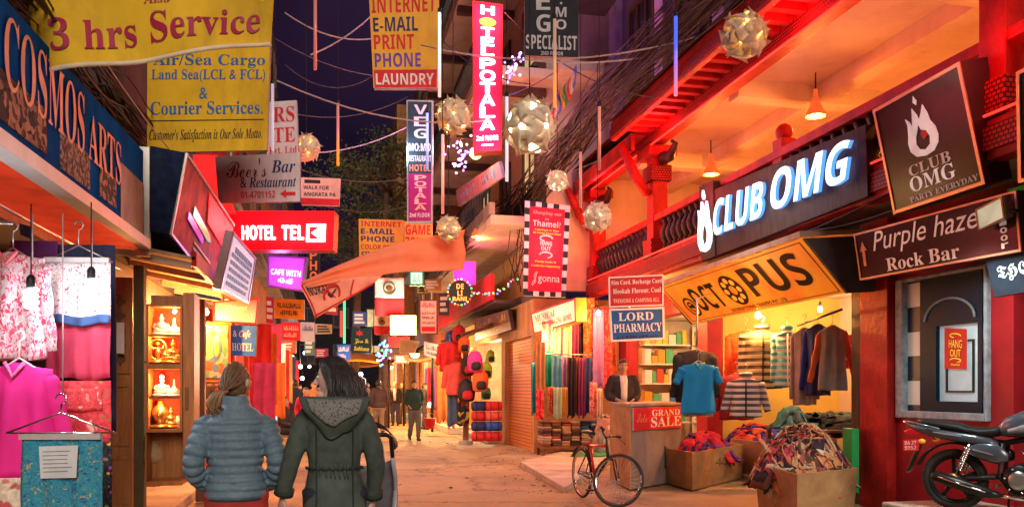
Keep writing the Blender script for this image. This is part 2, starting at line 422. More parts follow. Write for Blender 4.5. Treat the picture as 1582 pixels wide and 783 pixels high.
# road: trodden concrete and dust with cracks, patches and puddle stains
def road_mat():
    m, nt, b = _nodes('dusty_road', .8, 0, .3)
    tc = N(nt, 'ShaderNodeTexCoord').outputs['Object']
    n1 = noi(nt, tc, .55, 8, .68); n2 = noi(nt, tc, 3.2, 8, .7); n3 = noi(nt, tc, 38, 4, .7)
    c = ramp(nt, n1.outputs[0], [(.28, (.19, .135, .080)), (.46, (.34, .25, .148)), (.68, (.45, .34, .21))])
    c = mixc(nt, ramp(nt, n2.outputs[0], [(.56, (0, 0, 0)), (.74, (.7,) * 3)]), c, (.13, .085, .048))
    n4 = noi(nt, tc, .33, 5, .62); c = mixc(nt, ramp(nt, n4.outputs[0], [(.50, (0, 0, 0)), (.66, (.72,) * 3)]), c, (.135, .105, .062))
    v = N(nt, 'ShaderNodeTexVoronoi', feature='DISTANCE_TO_EDGE'); v.inputs['Scale'].default_value = .42
    ad = N(nt, 'ShaderNodeVectorMath', operation='MULTIPLY_ADD'); ad.inputs[1].default_value = (.9,) * 3
    nt.links.new(n2.outputs['Color'], ad.inputs[0]); nt.links.new(tc, ad.inputs[2]); nt.links.new(ad.outputs[0], v.inputs['Vector'])
    c = mixc(nt, ramp(nt, v.outputs['Distance'], [(0, (.8,) * 3), (.02, (0, 0, 0))]), c, (.05, .035, .028))
    c = mixc(nt, ramp(nt, n3.outputs[0], [(.56, (0, 0, 0)), (.68, (.5,) * 3)]), c, (.50, .38, .24))
    nt.links.new(c, b.inputs['Base Color'])
    nt.links.new(ramp(nt, n1.outputs[0], [(.3, (.45,) * 3), (.6, (.9,) * 3)]), b.inputs['Roughness'])
    mx = N(nt, 'ShaderNodeMath', operation='ADD'); nt.links.new(n3.outputs[0], mx.inputs[0]); nt.links.new(n2.outputs[0], mx.inputs[1])
    bump(nt, b, mx.outputs[0], .5, .03); return m
road_m = road_mat()
slab_m = mat('worn_concrete', (.50, .45, .36), .85, var=.2, scale=1.4, bmp=.3, dirt=.6, dcol=(.16, .11, .08))

# ================================================================ ground
def rough_sheet(x0, x1, y0, y1, z, amp, nx, ny):
    mb = MB(road_m)
    mb.grid(lambda u, v: (x0 + (x1 - x0) * u, y0 + (y1 - y0) * v, z + amp * (noise.noise(V((x0 + (x1 - x0) * u, y0 + (y1 - y0) * v, 0)) * .8) + .5 * noise.noise(V((x0 + (x1 - x0) * u, y0 + (y1 - y0) * v, 3)) * 2.3))), nx, ny)
    return mb
MB(mat('earth', (.12, .09, .07), .9)).add([(-300, -100, -.06), (300, -100, -.06), (300, 600, -.06), (-300, 600, -.06)], [(0, 1, 2, 3)]).build('ground', kind='structure')
rough_sheet(-2.6, 9.8, -3, 75, 0, .018, 70, 300).build('road', kind='structure')
mb = MB(slab_m); mb.bx(5.75, 7.8, 3.5, 7.9, 0, .30); mb.build('platform', bev=.02, kind='structure')
a = on_z(800, 708, .09); 
mb = MB(slab_m)
pv = [on_z(803, 712, .09), on_z(872, 752, .09), on_z(948, 706, .09), on_z(905, 688, .09)]
mb.add([V((p.x, p.y, -.02)) for p in pv] + pv, [(3, 2, 1, 0), (4, 5, 6, 7), (0, 1, 5, 4), (1, 2, 6, 5), (2, 3, 7, 6), (3, 0, 4, 7)]); mb.build('pavement', bev=.012, kind='structure')
mb = MB(slab_m); mb.bx(4.25, 4.7, 22.4, 27.2, 0, .14); mb.bx(3.9, 4.8, 27.4, 44, 0, .22); mb.build('kerb', bev=.02, kind='structure')
mb = MB(slab_m); mb.bx(-2.6, -1.75, 9.7, 40, 0, .13); mb.build('step', bev=.02, kind='structure')

# ================================================================ left row
def window(parent, ax, p, a0, a1, z0, z1, fm, pm, out=-1, bars=1, sill=True):
    fr = MB(fm); t = .09
    def B(mb, lo, hi, aa, ab, za, zb):
        if ax == 'x': mb.bx(min(p + out * lo, p + out * hi), max(p + out * lo, p + out * hi), aa, ab, za, zb)
        else: mb.bx(aa, ab, min(p + out * lo, p + out * hi), max(p + out * lo, p + out * hi), za, zb)
    B(fr, .004, .07, a0, a0 + t, z0, z1); B(fr, .004, .07, a1 - t, a1, z0, z1); B(fr, .004, .07, a0 + t, a1 - t, z0, z0 + t); B(fr, .004, .07, a0 + t, a1 - t, z1 - t, z1)
    for i in range(bars): m = a0 + (a1 - a0) * (i + 1) / (bars + 1); B(fr, .006, .05, m - .03, m + .03, z0 + t, z1 - t)
    if sill: B(fr, .004, .14, a0 - .1, a1 + .1, z0 - .09, z0 - .004)
    f = fr.build('window', parent)
    pn = MB(pm); B(pn, .003, .012, a0 + t, a1 - t, z0 + t, z1 - t); pn.build('pane', f)
litp = mat('lit_pane', (.9, .55, .25), .4, var=.5, scale=1.2, emit=.7)

# textile shop
L1 = thing('textile_shop_building', 'dark shop building under the blue and white fascia sign, open front hung with clothes', 'building', (-3.6, 6, 0))
mb = MB(darkw); mb.bx(-2.9, -2.6, 1.5, 9.6, 3.0, 12); mb.bx(-2.9, -2.6, 9.3, 9.6, 0, 3.0); mb.bx(-6, -2.9, 9.4, 9.6, 0, 3.0); mb.bx(-6, -2.9, 1.5, 1.7, 0, 3.0); mb.build('wall', L1)
mb = MB(cream); mb.bx(-6.2, -6, 1.5, 9.6, 0, 3.0); mb.build('back_wall', L1)
mb = MB(beige); mb.bx(-6, -2.6, 1.7, 9.4, 2.9, 3.0); mb.build('ceiling', L1)
mb = MB(slab_m); mb.bx(-6, -2.6, 1.7, 9.4, -.02, .1); mb.build('floor', L1)
redsof = mat('red_soffit', (.80, .06, .02), .5, var=.2, scale=4, dirt=.35, dcol=(.3, .03, .01), emit=.38)  # glow put into the soffit, in place of light through the canopy
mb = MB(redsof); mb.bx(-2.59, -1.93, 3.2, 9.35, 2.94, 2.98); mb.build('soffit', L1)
mb = MB(mat('pink_trim', (.55, .22, .22), .5, dirt=.4)); mb.bx(-2.59, -2.53, 3.2, 9.35, 2.86, 2.935); mb.build('trim', L1)
for i in range(3):
    mb = MB(brwood); z = .9 + i * .62
    mb.bx(-5.99, -5.55, 2.2, 9.2, z, z + .04); mb.build('shelf', L1)
# carved door shop
L2 = thing('craft_shop_building', 'craft shop building with carved orange wooden doors behind the lit display case', 'building', (-3.6, 12.8, 0))
mb = MB(darkw); mb.bx(-2.6, -2.3, 9.62, 16, 2.95, 12); mb.build('wall', L2)
mb = MB(brwood); wallpanel(mb, 'x', -2.5, -2.3, 9.62, 16, .1, 2.94, [(10.3, 12.6, .1, 2.5), (13.2, 15.6, .1, 2.5)]); mb.build('shop_front', L2)
mb = MB(orwood); mb.bx(-4.6, -4.5, 9.62, 16, .1, 2.94); mb.bx(-4.5, -2.5, 9.64, 9.74, .1, 2.94); mb.bx(-4.5, -2.5, 15.9, 16, .1, 2.94); mb.build('interior_panel', L2)
mb = MB(mat('lit_ceiling', (.75, .62, .42), .8)); mb.bx(-4.5, -2.5, 9.75, 15.9, 2.84, 2.93); mb.build('ceiling', L2)
mb = MB(slab_m); mb.bx(-4.5, -2.3, 9.75, 15.9, 0, .09); mb.build('floor', L2)
aw = [at(214, 380, 9.3), at(352, 452, 12.6)]
for i in range(7):      # slatted porch roof over the doors
    y = 9.75 + i * 1.0; MB(cream).bar((-2.3, y, 3.0), (-1.45, y, 2.84), .05, .07).build('rafter', L2)
mb = MB(mat('porch_board', (.50, .36, .22), .7, var=.25, scale=6, dirt=.5)); mb.add([(-2.3, 9.62, 3.05), (-1.4, 9.62, 2.89), (-1.4, 16, 2.89), (-2.3, 16, 3.05), (-2.3, 9.62, 3.08), (-1.4, 9.62, 2.92), (-1.4, 16, 2.92), (-2.3, 16, 3.08)], [(0, 3, 2, 1), (4, 5, 6, 7), (0, 1, 5, 4), (1, 2, 6, 5), (2, 3, 7, 6)]); mb.build('porch_roof', L2)
mb = MB(red); mb.bar((-1.41, 9.62, 2.9), (-1.41, 16, 2.9), .05, .16); mb.build('edge_board', L2)
# further left buildings
def left_building(name, label, X, y0, y1, H, m, ops, winz, shopm):
    r = thing(name, label, 'building', (X - 1, (y0 + y1) / 2, 0))
    mb = MB(m); wallpanel(mb, 'x', X - .3, X, y0, y1, 0, H, ops); mb.bx(X - 4, X - .31, y1 - .2, y1, 0, H); mb.bx(X - 4, X - .31, y0, y0 + .2, 0, H); mb.build('wall', r)
    for o in ops:
        mb = MB(shopm); mb.bx(X - 1.6, X - 1.5, o[0], o[1], 0, o[3] + .1); mb.bx(X - 1.5, X - .31, o[0], o[1], o[3], o[3] + .1); mb.build('shop_interior', r)
    for z in winz:
        n = max(1, int((y1 - y0) / 3))
        for i in range(n):
            a = y0 + (i + .5) * (y1 - y0) / n; window(r, 'x', X, a - .6, a + .6, z, z + 1.5, dkwood, paneg if rnd() > .2 else litp, 1)
    mb = MB(grime); mb.bx(X - .1, X + .45, y0, y1, 5.2, 5.4); mb.build('ledge', r)
    return r
shopw = mat('warm_shop_wall', (.62, .34, .16), .8, var=.3, scale=2)
L3 = left_building('red_front_building', 'narrow dark building with red shop fronts just past the craft shop', -2.25, 16, 25, 13, redd, [(16.6, 19.6, .15, 2.6), (20.6, 24.2, .15, 2.6)], (6.5, 9.6), shopw)
L4 = left_building('brick_building', 'dim brick building at the left of the street behind the purple lit sign', -2.3, 25, 40, 17, brick, [(26, 31, .15, 2.7), (33, 38.5, .15, 2.7)], (6.3, 9, 12, 14.6), shopw)
L5 = left_building('dark_building', 'dark low building at the far left end of the street', -2.1, 40, 62, 13, darkw, [(42, 48, .15, 2.7), (51, 58, .15, 2.7)], (6, 9.4), shopw)
for y in (16.3, 20.1, 24.6): MB(red).bx(-2.249, -2.05, y - .13, y + .13, 0, 3.0).build('pilaster', L3)

# ================================================================ club building on the right
A = thing('club_building', 'red painted building with carved balcony over the clothes shop and club window', 'building', (8, 10, 0))
XW = 6.8
yw = lambda px: on_x(px, 600, XW).y
ya, yb = yw(1531), yw(1389)          # checkered window
zc = lambda px, py: on_x(px, py, XW).z
wz0, wz1 = zc(1460, 648), zc(1460, 420)
mb = MB(redd); wallpanel(mb, 'x', XW, XW + .3, 7.25, 9.05, 0, 3.6, [(ya, yb, wz0, wz1)])
wallpanel(mb, 'x', XW, XW + .3, 9.9, 19, 0, 3.6, [(9.95, 14.3, .0, 3.05), (14.75, 18.6, 0, 3.0)])
mb.bx(XW + .31, 7.8, 7.05, 7.24, 0, 3.6); mb.bx(7.81, 8.0, 1, 7.24, 0, 3.6); mb.build('wall', A)
mb = MB(red); mb.bx(XW - .12, XW + .3, 9.06, 9.60, 0, 3.6); mb.build('pillar', A, bev=.01)
mb = MB(dkwood); mb.bx(XW - .05, XW + .2, 9.61, 9.89, 0, 3.1); mb.build('door_post', A, bev=.01)
# checkered window
fm = mat('grey_marble', (.32, .32, .36), .5, var=.35, scale=9, bmp=.5, bscale=30)
chk = None
def chk_mat():
    m, nt, b = _nodes('checker_tiles', .3, 0)
    tc = N(nt, 'ShaderNodeTexCoord').outputs['Object']; sp = N(nt, 'ShaderNodeSeparateXYZ'); nt.links.new(tc, sp.inputs[0])
    f = N(nt, 'ShaderNodeMath', operation='PINGPONG'); f.inputs[1].default_value = .29; nt.links.new(sp.outputs[2], f.inputs[0])
    c = ramp(nt, f.outputs[0], [(0, (.012, .018, .04)), (.145, (.72, .72, .70))], 'CONSTANT'); nt.links.new(c, b.inputs['Base Color']); return m
chk = chk_mat()
x = XW
W_ = MB(fm); t = .11
ip, iq = yw(1526), yw(1400); W_.bx(x - .06, x + .1, ya, ip, wz0, wz1); W_.bx(x - .06, x + .1, iq, yb, wz0, wz1); W_.bx(x - .06, x + .1, ip, iq, wz0, wz0 + t * .8); W_.bx(x - .06, x + .1, ip, iq, wz1 - t * .4, wz1)
win = W_.build('window', A, bev=.015)
ip, iq = yw(1527), yw(1400)
mb = MB(chk); mb.bx(x + .02, x + .1, yw(1421), iq, wz0 + t * .8, wz1 - t * .4); mb.build('checker_strip', win)
mb = MB(chk); mb.bx(x + .02, x + .1, ip, yw(1517), wz0 + t * .8, wz1 - t * .4); mb.build('checker_strip', win)
dkb = mat('blue_black_paint', (.003, .014, .030), .3, var=.2, spec=.12)
jp, jq = yw(1517) + .002, yw(1421) - .002; jt = .06; jz1 = wz1 - t * .4; jz0 = wz0 + t * .8
mb = MB(dkb); mb.bx(x + .0, x + .1, jp, jp + jt, jz0, jz1); mb.bx(x, x + .1, yw(1446), jq, jz0, jz1); mb.bx(x, x + .1, jp + jt, yw(1446), jz0, jz0 + .12); mb.bx(x, x + .1, jp + jt, yw(1446), jz1 - .56, jz1)
cy = (jp + jq) / 2; R0 = (jq - jp) / 2 - .09
mb.m(mat('grey_trim', (.25, .25, .27), .4)); mb.tube([(x - .01, cy + R0 * math.cos(PI * i / 16), jz1 - .50 + .62 * R0 * math.sin(PI * i / 16)) for i in range(17)], .014, 6)
mb.build('window_frame', win)
mb = MB(mat('frosted_pane', (.42, .52, .58), .12, var=.25, scale=1.5, spec=.5, emit=.30)); mb.bx(x + .05, x + .09, jp + jt, yw(1446), jz0 + .12, jz1 - .56); mb.build('pane', win)  # glow put into the pane, in place of light from the room behind
mb = MB(black); pz0, pz1 = jz0 + .22, jz0 + .80; q0, q1 = yw(1500), yw(1457)
for (a0, a1, z0, z1) in ((q0, q0 + .02, pz0, pz1), (q1 - .02, q1, pz0, pz1), (q0 + .02, q1 - .02, pz0, pz0 + .02), (q0 + .02, q1 - .02, pz1 - .02, pz1)): mb.bx(x + .03, x + .049, a0, a1, z0, z1)
mb.build('letter_slot', win)
# shop and pharmacy insides
yel = mat('yellow_panel', (.72, .46, .10), .7, var=.08, scale=2)
mb = MB(yel); mb.bx(XW + .31, 9.5, 14.3, 14.4, .05, 3.3); mb.build('shop_side_wall', A)
mb = MB(cream); mb.bx(9.5, 9.6, 9.0, 14.4, .05, 3.3); mb.bx(XW + .31, 9.5, 9.0, 9.1, .05, 3.3); mb.build('shop_back_wall', A)
mb = MB(mat('shop_ceiling', (.7, .6, .45), .8)); mb.bx(XW + .31, 9.5, 9.1, 14.3, 3.2, 3.3); mb.bx(XW + .31, 8.8, 14.7, 18.7, 3.1, 3.2); mb.build('shop_ceiling', A)
mb = MB(slab_m); mb.bx(XW, 9.5, 9.1, 14.3, 0, .06); mb.bx(XW, 8.8, 14.4, 18.7, 0, .22); mb.build('shop_floor', A)
mb = MB(cream); mb.bx(8.8, 8.9, 14.4, 18.8, .1, 3.2); mb.bx(XW + .31, 8.8, 18.7, 18.8, .1, 3.2); mb.build('pharmacy_wall', A)
# balcony
mb = MB(red); mb.bx(6.0, 6.2, 2, 19, 3.62, 4.0); mb.build('balcony_beam', A, bev=.01)
mb = MB(redc); mb.bx(5.955, 6.0, 2, 19, 3.70, 3.92); mb.build('carved_band', A)
mb = MB(beige); mb.bx(6.2, 9.6, 2, 19, 3.75, 3.98); mb.build('balcony_floor', A)
rail = MB(red); rail.bx(6.06, 6.32, 2, 19, 4.68, 4.80); rail.bx(6.1, 6.28, 2, 19, 4.0, 4.12); rl = rail.build('railing', A, bev=.012)
bal = None; y = 3.0; prof = [(.05, 0), (.085, .03), (.05, .08), (.10, .17), (.12, .28), (.09, .38), (.05, .44), (.085, .50), (.085, .555)]
dkbal = mat('black_wood', (.03, .014, .012), .4, var=.3)
while y < 18.9:
    if abs(y - 6.7) > .3 and abs(y - 15.2) > .3 and abs(y - 10.6) > .22:
        if bal is None:
            mb = MB(dkbal); mb.lathe(prof, (0, 0, 0), 10); bal = mb.build('baluster', rl, loc=None); bal.data.transform(Matrix.Translation(ORG[A])); bo = bal
        else: bo = bal.copy(); C.objects.link(bo); bo.parent = rl
        bo.location = V((6.19, y, 4.122)) - ORG[A]
    y += .235
for i, y in enumerate((10.6,)):
    mb = MB(red); mb.bx(6.08, 6.30, y - .12, y + .12, 4.0, 4.95); mb.ball((6.19, y, 5.05), .12); mb.build('railing_post', A, bev=.01)
for y in (6.7, 15.2, 18.85):
    mb = MB(red); mb.bx(6.04, 6.34, y - .16, y + .16, 3.98, 6.1); mb.m(redc); mb.bx(5.98, 6.40, y - .22, y + .22, 4.0, 4.35); mb.bx(5.98, 6.40, y - .22, y + .22, 5.45, 5.75); mb.m(red); mb.bx(5.9, 6.46, y - .34, y + .34, 5.90, 6.09); mb.build('column', A, bev=.012)
    mb = MB(red); mb.tube([(6.0, y, 5.2), (5.75, y, 5.55), (5.45, y, 6.15)], [.09, .11, .08], 6); mb.build('eave_strut', A)
    mb = MB(dkbal); mb.tube([(6.2, y - .3, 5.85), (6.2, y - .62, 5.8), (6.2, y - .85, 5.98), (6.2, y - .7, 6.05)], [.13, .10, .05, .03], 8); mb.build('carved_bracket', A)
mb = MB(cream); mb.bx(6.2, 9.6, 2, 19, 6.4, 6.55); 
for y in (4.2, 8.6, 12.4, 16.6): mb.bx(6.35, 9.6, y - .17, y + .17, 6.12, 6.4)
mb.bx(7.7, 8.0, 2, 19, 6.14, 6.395); mb.build('balcony_ceiling', A)
mb = MB(cream); mb.bx(9.6, 9.8, 2, 19, 3.98, 6.4); mb.bx(6.35, 9.6, 18.8, 19, 3.98, 6.4); mb.build('balcony_wall', A)
# eave
mb = MB(red); mb.bx(5.95, 6.2, 2, 19, 6.1, 6.52); mb.bx(5.22, 5.32, 2, 15.1, 6.16, 6.50); mb.bx(5.62, 5.70, 15.1, 19, 6.02, 6.34); mb.build('eave_beam', A, bev=.01)
mb = MB(redc); mb.bx(5.195, 5.218, 2, 15.1, 6.20, 6.36); mb.bx(5.925, 5.948, 2, 19, 6.14, 6.27); mb.build('carved_band', A)
mb = MB(redd); mb.bx(5.32, 5.95, 2, 15.1, 6.44, 6.5); mb.bx(5.70, 5.95, 15.1, 19, 6.3, 6.36); mb.build('eave_soffit', A)
y = 2.2; rf = None
while y < 15:
    if rf is None:
        mb = MB(red); mb.bx(5.323, 5.948, -.06, .06, 6.28, 6.438); rf = mb.build('eave_rafter', A); rf.data.transform(Matrix.Translation(V((0, ORG[A].y, 0)))); k = rf
    else: k = rf.copy(); C.objects.link(k); k.parent = A
    k.location = (0, y - ORG[A].y, 0); y += .34
tile = bricky('roof_tiles', (.20, .05, .03), (.15, .035, .025), (.03, .012, .01), .2, .16, .8)
mb = MB(tile); mb.add([(5.15, 2, 6.51), (6.6, 2, 7.05), (6.6, 19, 7.05), (5.15, 15.1, 6.51), (5.6, 15.1, 6.6), (5.6, 19, 6.6)], [(0, 3, 4, 5, 2, 1)]); mb.build('eave_roof', A)
# upper storeys
mb = MB(purpw); wallpanel(mb, 'x', 6.6, 6.9, 2, 19, 6.6, 17, []); mb.bx(6.6, 9, 18.8, 19, 6.56, 17); mb.build('upper_wall', A)
for z in (7.6, 11.0):
    for y in (4, 6.6, 9.2, 11.8, 14.4, 17.0): window(A, 'x', 6.6, y - .75, y + .75, z, z + 2.3, dkwood, paneg, -1, 2)
vio = mat('violet_pilaster', (.36, .26, .46), .8, var=.3, scale=2, dirt=.5)  # violet light on the pilasters is put into their base colour
for y in (5.3, 7.9, 10.5, 13.1, 15.7, 18.5):
    mb = MB(vio); mb.bx(6.42, 6.598, y - .22, y + .22, 7.0, 16); mb.build('pilaster', A)
mb = MB(darkw); mb.bx(5.6, 6.41, 6.5, 19, 10.3, 10.5); mb.build('ledge', A)

# ================================================================ building with the shutter and the bag shop
B = thing('corner_building', 'stepped concrete building with orange shutter, bag shop and overhanging balconies', 'building', (5.6, 25, 0))
mb = MB(mat('ochre_wall', (.44, .24, .11), .85, var=.2, scale=1.6, bmp=.2, dirt=.6)); wallpanel(mb, 'x', 4.7, 5.0, 19.05, 32, 0, 3.6, [(19.3, 22.3, 0, 2.75), (22.8, 26.8, .14, 2.9), (27.6, 31.4, .2, 2.9)]); mb.bx(5.0, 6.79, 19.05, 19.3, 0, 3.6); mb.build('wall', B)
mb = MB(beige); wallpanel(mb, 'x', 5.0, 5.3, 19.3, 32, 3.8, 15, []); mb.bx(5.0, 9, 19.05, 19.295, 6.8, 15); mb.bx(5.0, 6.79, 19.05, 19.295, 3.8, 6.79); mb.build('upper_wall', B)
slatm = bricky('shutter_slats', (.66, .22, .045), (.60, .19, .04), (.16, .05, .012), 40, .085, .6, dirt=.25)
mb = MB(slatm); mb.bx(4.82, 4.9, 19.3, 22.3, 0, 2.75); mb.build('shutter', B)
mb = MB(shopw); mb.bx(6.6, 6.7, 22.3, 31.8, 0, 3.2); mb.bx(5.0, 6.6, 22.4, 22.5, .1, 3.1); mb.bx(5.0, 6.6, 27.0, 27.1, .1, 3.1); mb.bx(5.0, 6.6, 31.6, 31.7, .1, 3.1); mb.bx(5.0, 6.6, 22.5, 31.6, 3.1, 3.2); mb.build('shop_interior', B)
for z, xo in ((5.15, 3.55), (8.5, 3.4), (11.8, 3.4)):
    mb = MB(beige); mb.bx(xo, 4.99, 18.4, 32, z, z + .22)
    if z > 6: mb.bx(4.995, 6.0, 17.8, 19.04, z, z + .22)
    mb.m(grime); mb.bx(xo - .04, xo + .1, 18.4, 32, z + .225, z + .5); mb.build('balcony_slab', B, bev=.01)
    for k in range(8):
        if k % 2 == 0 and z > 6: mb = MB(dkwood); mb.bx(xo + .02, 4.98, 19 + k * 1.7, 19.2 + k * 1.7, z - .2, z - .005); mb.build('balcony_joist', B)
    mb = MB(black); mb.bar((xo, 18.4, z + 1.2), (xo, 32, z + 1.2), .05)
    for k in range(60): yy = 18.42 + k * .23; mb.bar((xo, yy, z + .5), (xo, yy, z + 1.19), .02)
    mb.build('balcony_railing', B)
mb = MB(darkw)
mb.bx(4.705, 4.995, 19.05, 32, 3.605, 3.795); mb.build('string_course', B)
for z in (6.0, 9.4):
    for y in (20.6, 23.6, 26.6, 29.6): window(B, 'x', 5.0, y - .7, y + .7, z, z + 1.8, dkwood, paneg if (y + z) % 2 > .8 else litp, -1, 1)
# balcony storey over the shops, seen under the beige slab
mb = MB(redd); mb.bx(3.95, 4.05, 20.5, 31, 3.70, 4.35); mb.build('balcony_front', B)
mb = MB(darkw); mb.bx(4.05, 4.699, 20.4, 31, 3.62, 3.69); mb.build('balcony_deck', B)
# further right
Cc = thing('brick_shop_building', 'warm lit brick building beyond the bag shop with scarves at its shop fronts', 'building', (5.6, 38, 0))
mb = MB(brick); wallpanel(mb, 'x', 4.6, 4.9, 32.1, 46, 0, 21, [(33, 37.2, .2, 3.0), (38.5, 44.5, .2, 3.0)]); mb.bx(4.9, 8, 32.1, 32.3, 0, 21); mb.build('wall', Cc)
mb = MB(shopw); mb.bx(6.2, 6.3, 32.4, 46, 0, 3.4); mb.bx(4.9, 6.2, 32.4, 46, 3.1, 3.2); mb.bx(4.9, 6.2, 37.4, 37.5, .1, 3.1); mb.bx(4.9, 6.2, 45, 45.1, .1, 3.1); mb.build('shop_interior', Cc)
for z in (4.6, 7.8, 11, 14.2):
    for y in (34, 37.5, 41, 44.4): window(Cc, 'x', 4.6, y - .7, y + .7, z, z + 1.6, brwood, litp if z < 5 and y < 42 else paneg, -1, 1)
mb = MB(grime); mb.bx(3.9, 4.599, 32.1, 46, 7.1, 7.25); mb.build('ledge', Cc)
D = thing('far_right_building', 'orange lit far building at the bend of the street', 'building', (4, 55, 0))
mb = MB(mat('far_ochre', (.40, .20, .09), .9, var=.3)); wallpanel(mb, 'x', 3.7, 4.0, 46.2, 62, 0, 17, [(47.5, 52, .1, 3), (53.5, 59, .1, 3)]); mb.bx(4.0, 8, 46.2, 46.5, 0, 17); mb.build('wall', D)
mb = MB(shopw); mb.bx(5.3, 5.4, 46.6, 62, 0, 3.3); mb.bx(4.0, 5.3, 46.6, 62, 3.1, 3.2); mb.bx(4.0, 5.3, 52.4, 52.5, .1, 3.1); mb.build('shop_interior', D)
for y in (49, 52.5, 56): window(D, 'x', 3.7, y - .7, y + .7, 4.6, 6.2, brwood, litp, -1, 1)
Eb = thing('end_building', 'dark building closing the far end of the street', 'building', (1, 68, 0))
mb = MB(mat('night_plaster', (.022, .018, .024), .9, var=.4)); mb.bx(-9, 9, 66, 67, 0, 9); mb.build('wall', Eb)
for i, x_ in enumerate((-4, -1.5, 1, 3.5)):
    for z in (3.4, 6.2): window(Eb, 'y', 66, x_ - .6, x_ + .6, z, z + 1.5, dkwood, litp if (i + int(z)) % 3 == 0 else paneg, -1, 1)
# ================================================================ signs
yelp = mat('yellow_print', (.74, .46, .028), .6, var=.16, scale=2, dirt=.55, dcol=(.30, .16, .02), spec=.1)  # dirt streaks, made darker to stand for shade on the cargo board
yelo = mat('orange_yellow_print', (.80, .40, .04), .55, var=.12, scale=2, dirt=.4, dcol=(.4, .2, .04))
wine = mat('wine_print', (.36, .012, .06), .5); redp = mat('red_print', (.62, .02, .03), .5); navy = mat('navy_print', (.035, .03, .13), .5)
bluep = mat('blue_print', (.03, .14, .42), .5); inkp = mat('black_print', (.03, .025, .03), .5); whp = mat('white_print', (.80, .76, .74), .5, var=.08, scale=12, dirt=.3, dcol=(.4, .33, .3))
pinkp = mat('pink_print', (.86, .50, .42), .5, dirt=.4, dcol=(.45, .22, .18)); viop = mat('violet_print', (.14, .06, .38), .5); sgn_grey = mat('sign_back', (.22, .20, .19), .6, dirt=.5)
boardw = mat('white_board', (.66, .58, .60), .6, var=.1, dirt=.4, dcol=(.3, .22, .25))

# long fascia sign of the textile shop
fas = Q4([(-70, -60), (232, 238), (222, 373), (-70, 160)], (4.25, 9.05, 8.85, 4.25))
fas = Frame((-1.9, 3.9, 3.78), (-1.9, 9.5, 4.0), (-1.9, 9.5, 3.08), (-1.9, 3.9, 2.98))
bluew = mat('fascia_blue', (.010, .10, .46), .8, spec=0, var=.25, scale=2, dirt=.4, dcol=(.03, .03, .04))
def fas_u(px): return (on_x(px, 600, -1.9).y - 3.9) / 5.6
r = thing('fascia_sign', 'long blue shop fascia with salmon letters COSMOS ARTS above the hanging clothes', 'sign', (-1.95, 6.7, 3.0))
mb = MB(bluew); mb.fbox(fas, -.10, 0); mb.build('board', r)
salm = mat('salmon_letters', (.86, .50, .36), .6, var=.15, spec=.05)
fl = MB(salm); fl.text(fas, 'COSMOS', fas_u(3), .36, fas_u(128), .90, .014, 'serif'); fl.text(fas, 'ARTS', fas_u(134), .36, fas_u(185), .80, .014, 'serif'); fl.build('lettering', r)
tap = cells('carpet_photo', [(.02, .015, .02), (.30, .18, .12), (.04, .03, .04), (.42, .26, .18), (.10, .05, .05)], 16, warp=.3)
tap2 = cells('brocade_photo', [(.05, .04, .05), (.22, .17, .13), (.10, .08, .09), (.33, .26, .2)], 34)
for a, b, v0, v1, m in ((-20, 70, .10, .46, tap), (92, 137, .08, .40, tap2), (153, 178, .10, .40, tap)):
    mb = MB(m); mb.fbox(fas, .002, .010, fas_u(a), v0, fas_u(b), v1); mb.build('picture_panel', r)
mb = MB(mat('pale_panel', (.30, .27, .24), .6, dirt=.6)); mb.fbox(fas, .002, .010, fas_u(185), .03, .995, .62); mb.build('end_panel', r)
mb = MB(white); mb.bar((-1.90, 3.9, 2.92), (-1.90, 9.5, 3.02), .14, .10); mb.build('edge_trim', r)
mb = MB(steel); mb.bx(-1.98, -1.84, 9.51, 9.6, 2.9, 4.05); mb.build('end_post', r)

# cloth banner
def cloth_sheet(q, amp=.03, fx=9, fy=3, nu=44, nv=22, th=.006, seed=0, edge=0):
    def f(u, v):
        wv = amp * (math.sin(u * fx + v * fy + seed) + .6 * noise.noise(V((u * 4 + seed, v * 3, seed))))
        return q.m(u, v + edge * math.sin(u * PI) * (1 - v), wv)
    return f
bq = Q4([(36, -62), (428, -66), (418, 66), (60, 113)], (5.9, 6.3, 6.3, 5.9))
r = thing('cloth_banner', 'yellow cloth banner reading 3 hrs Service slung across the top of the view', 'banner', bq.m(.5, 0))
f = cloth_sheet(bq, .035, 11, 4)
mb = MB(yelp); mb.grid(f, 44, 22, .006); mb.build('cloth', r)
mb = MB(mat('green_print', (.16, .26, .05), .6)); mb.grid(lambda u, v: V(f(u * .5, .66 + .34 * v + .12 * u)) + bq.n * .004 if v < 1 else V(f(u * .5, 1)) + bq.n * .004, 20, 6); mb.build('print', r)
def cloth_text(mbm, st, u0, v0, u1, v1, style, fun, n, off=.006, shear=0):
    vs, fs, asp = glyphs(st, style, shear); mb = MB(mbm)
    mb.add([V(fun(u0 + (u1 - u0) * x, v0 + (v1 - v0) * y)) + n * off for x, y in vs], fs, False); return mb
pk = mat('pink_outline', (.80, .45, .22), .5)
for dv, m_, o_ in ((.0, wine, .012),):
    cloth_text(m_, '3 hrs Service', .065, .15, .945, .46, 'serif', f, bq.n, o_).build('lettering', r)
cloth_text(wine, 'Also', .45, .53, .56, .63, 'bi', f, bq.n, .01).build('lettering', r)
cloth_text(redp, 'Ks  7', .02, .70, .20, .82, 'serif', f, bq.n, .014).build('lettering', r)
mb = MB(mat('hem_cream', (.72, .60, .40), .7)); mb.tube([V(f(i / 30, .004)) + bq.n * .0 for i in range(31)], .018, 6); mb.build('hem', r)

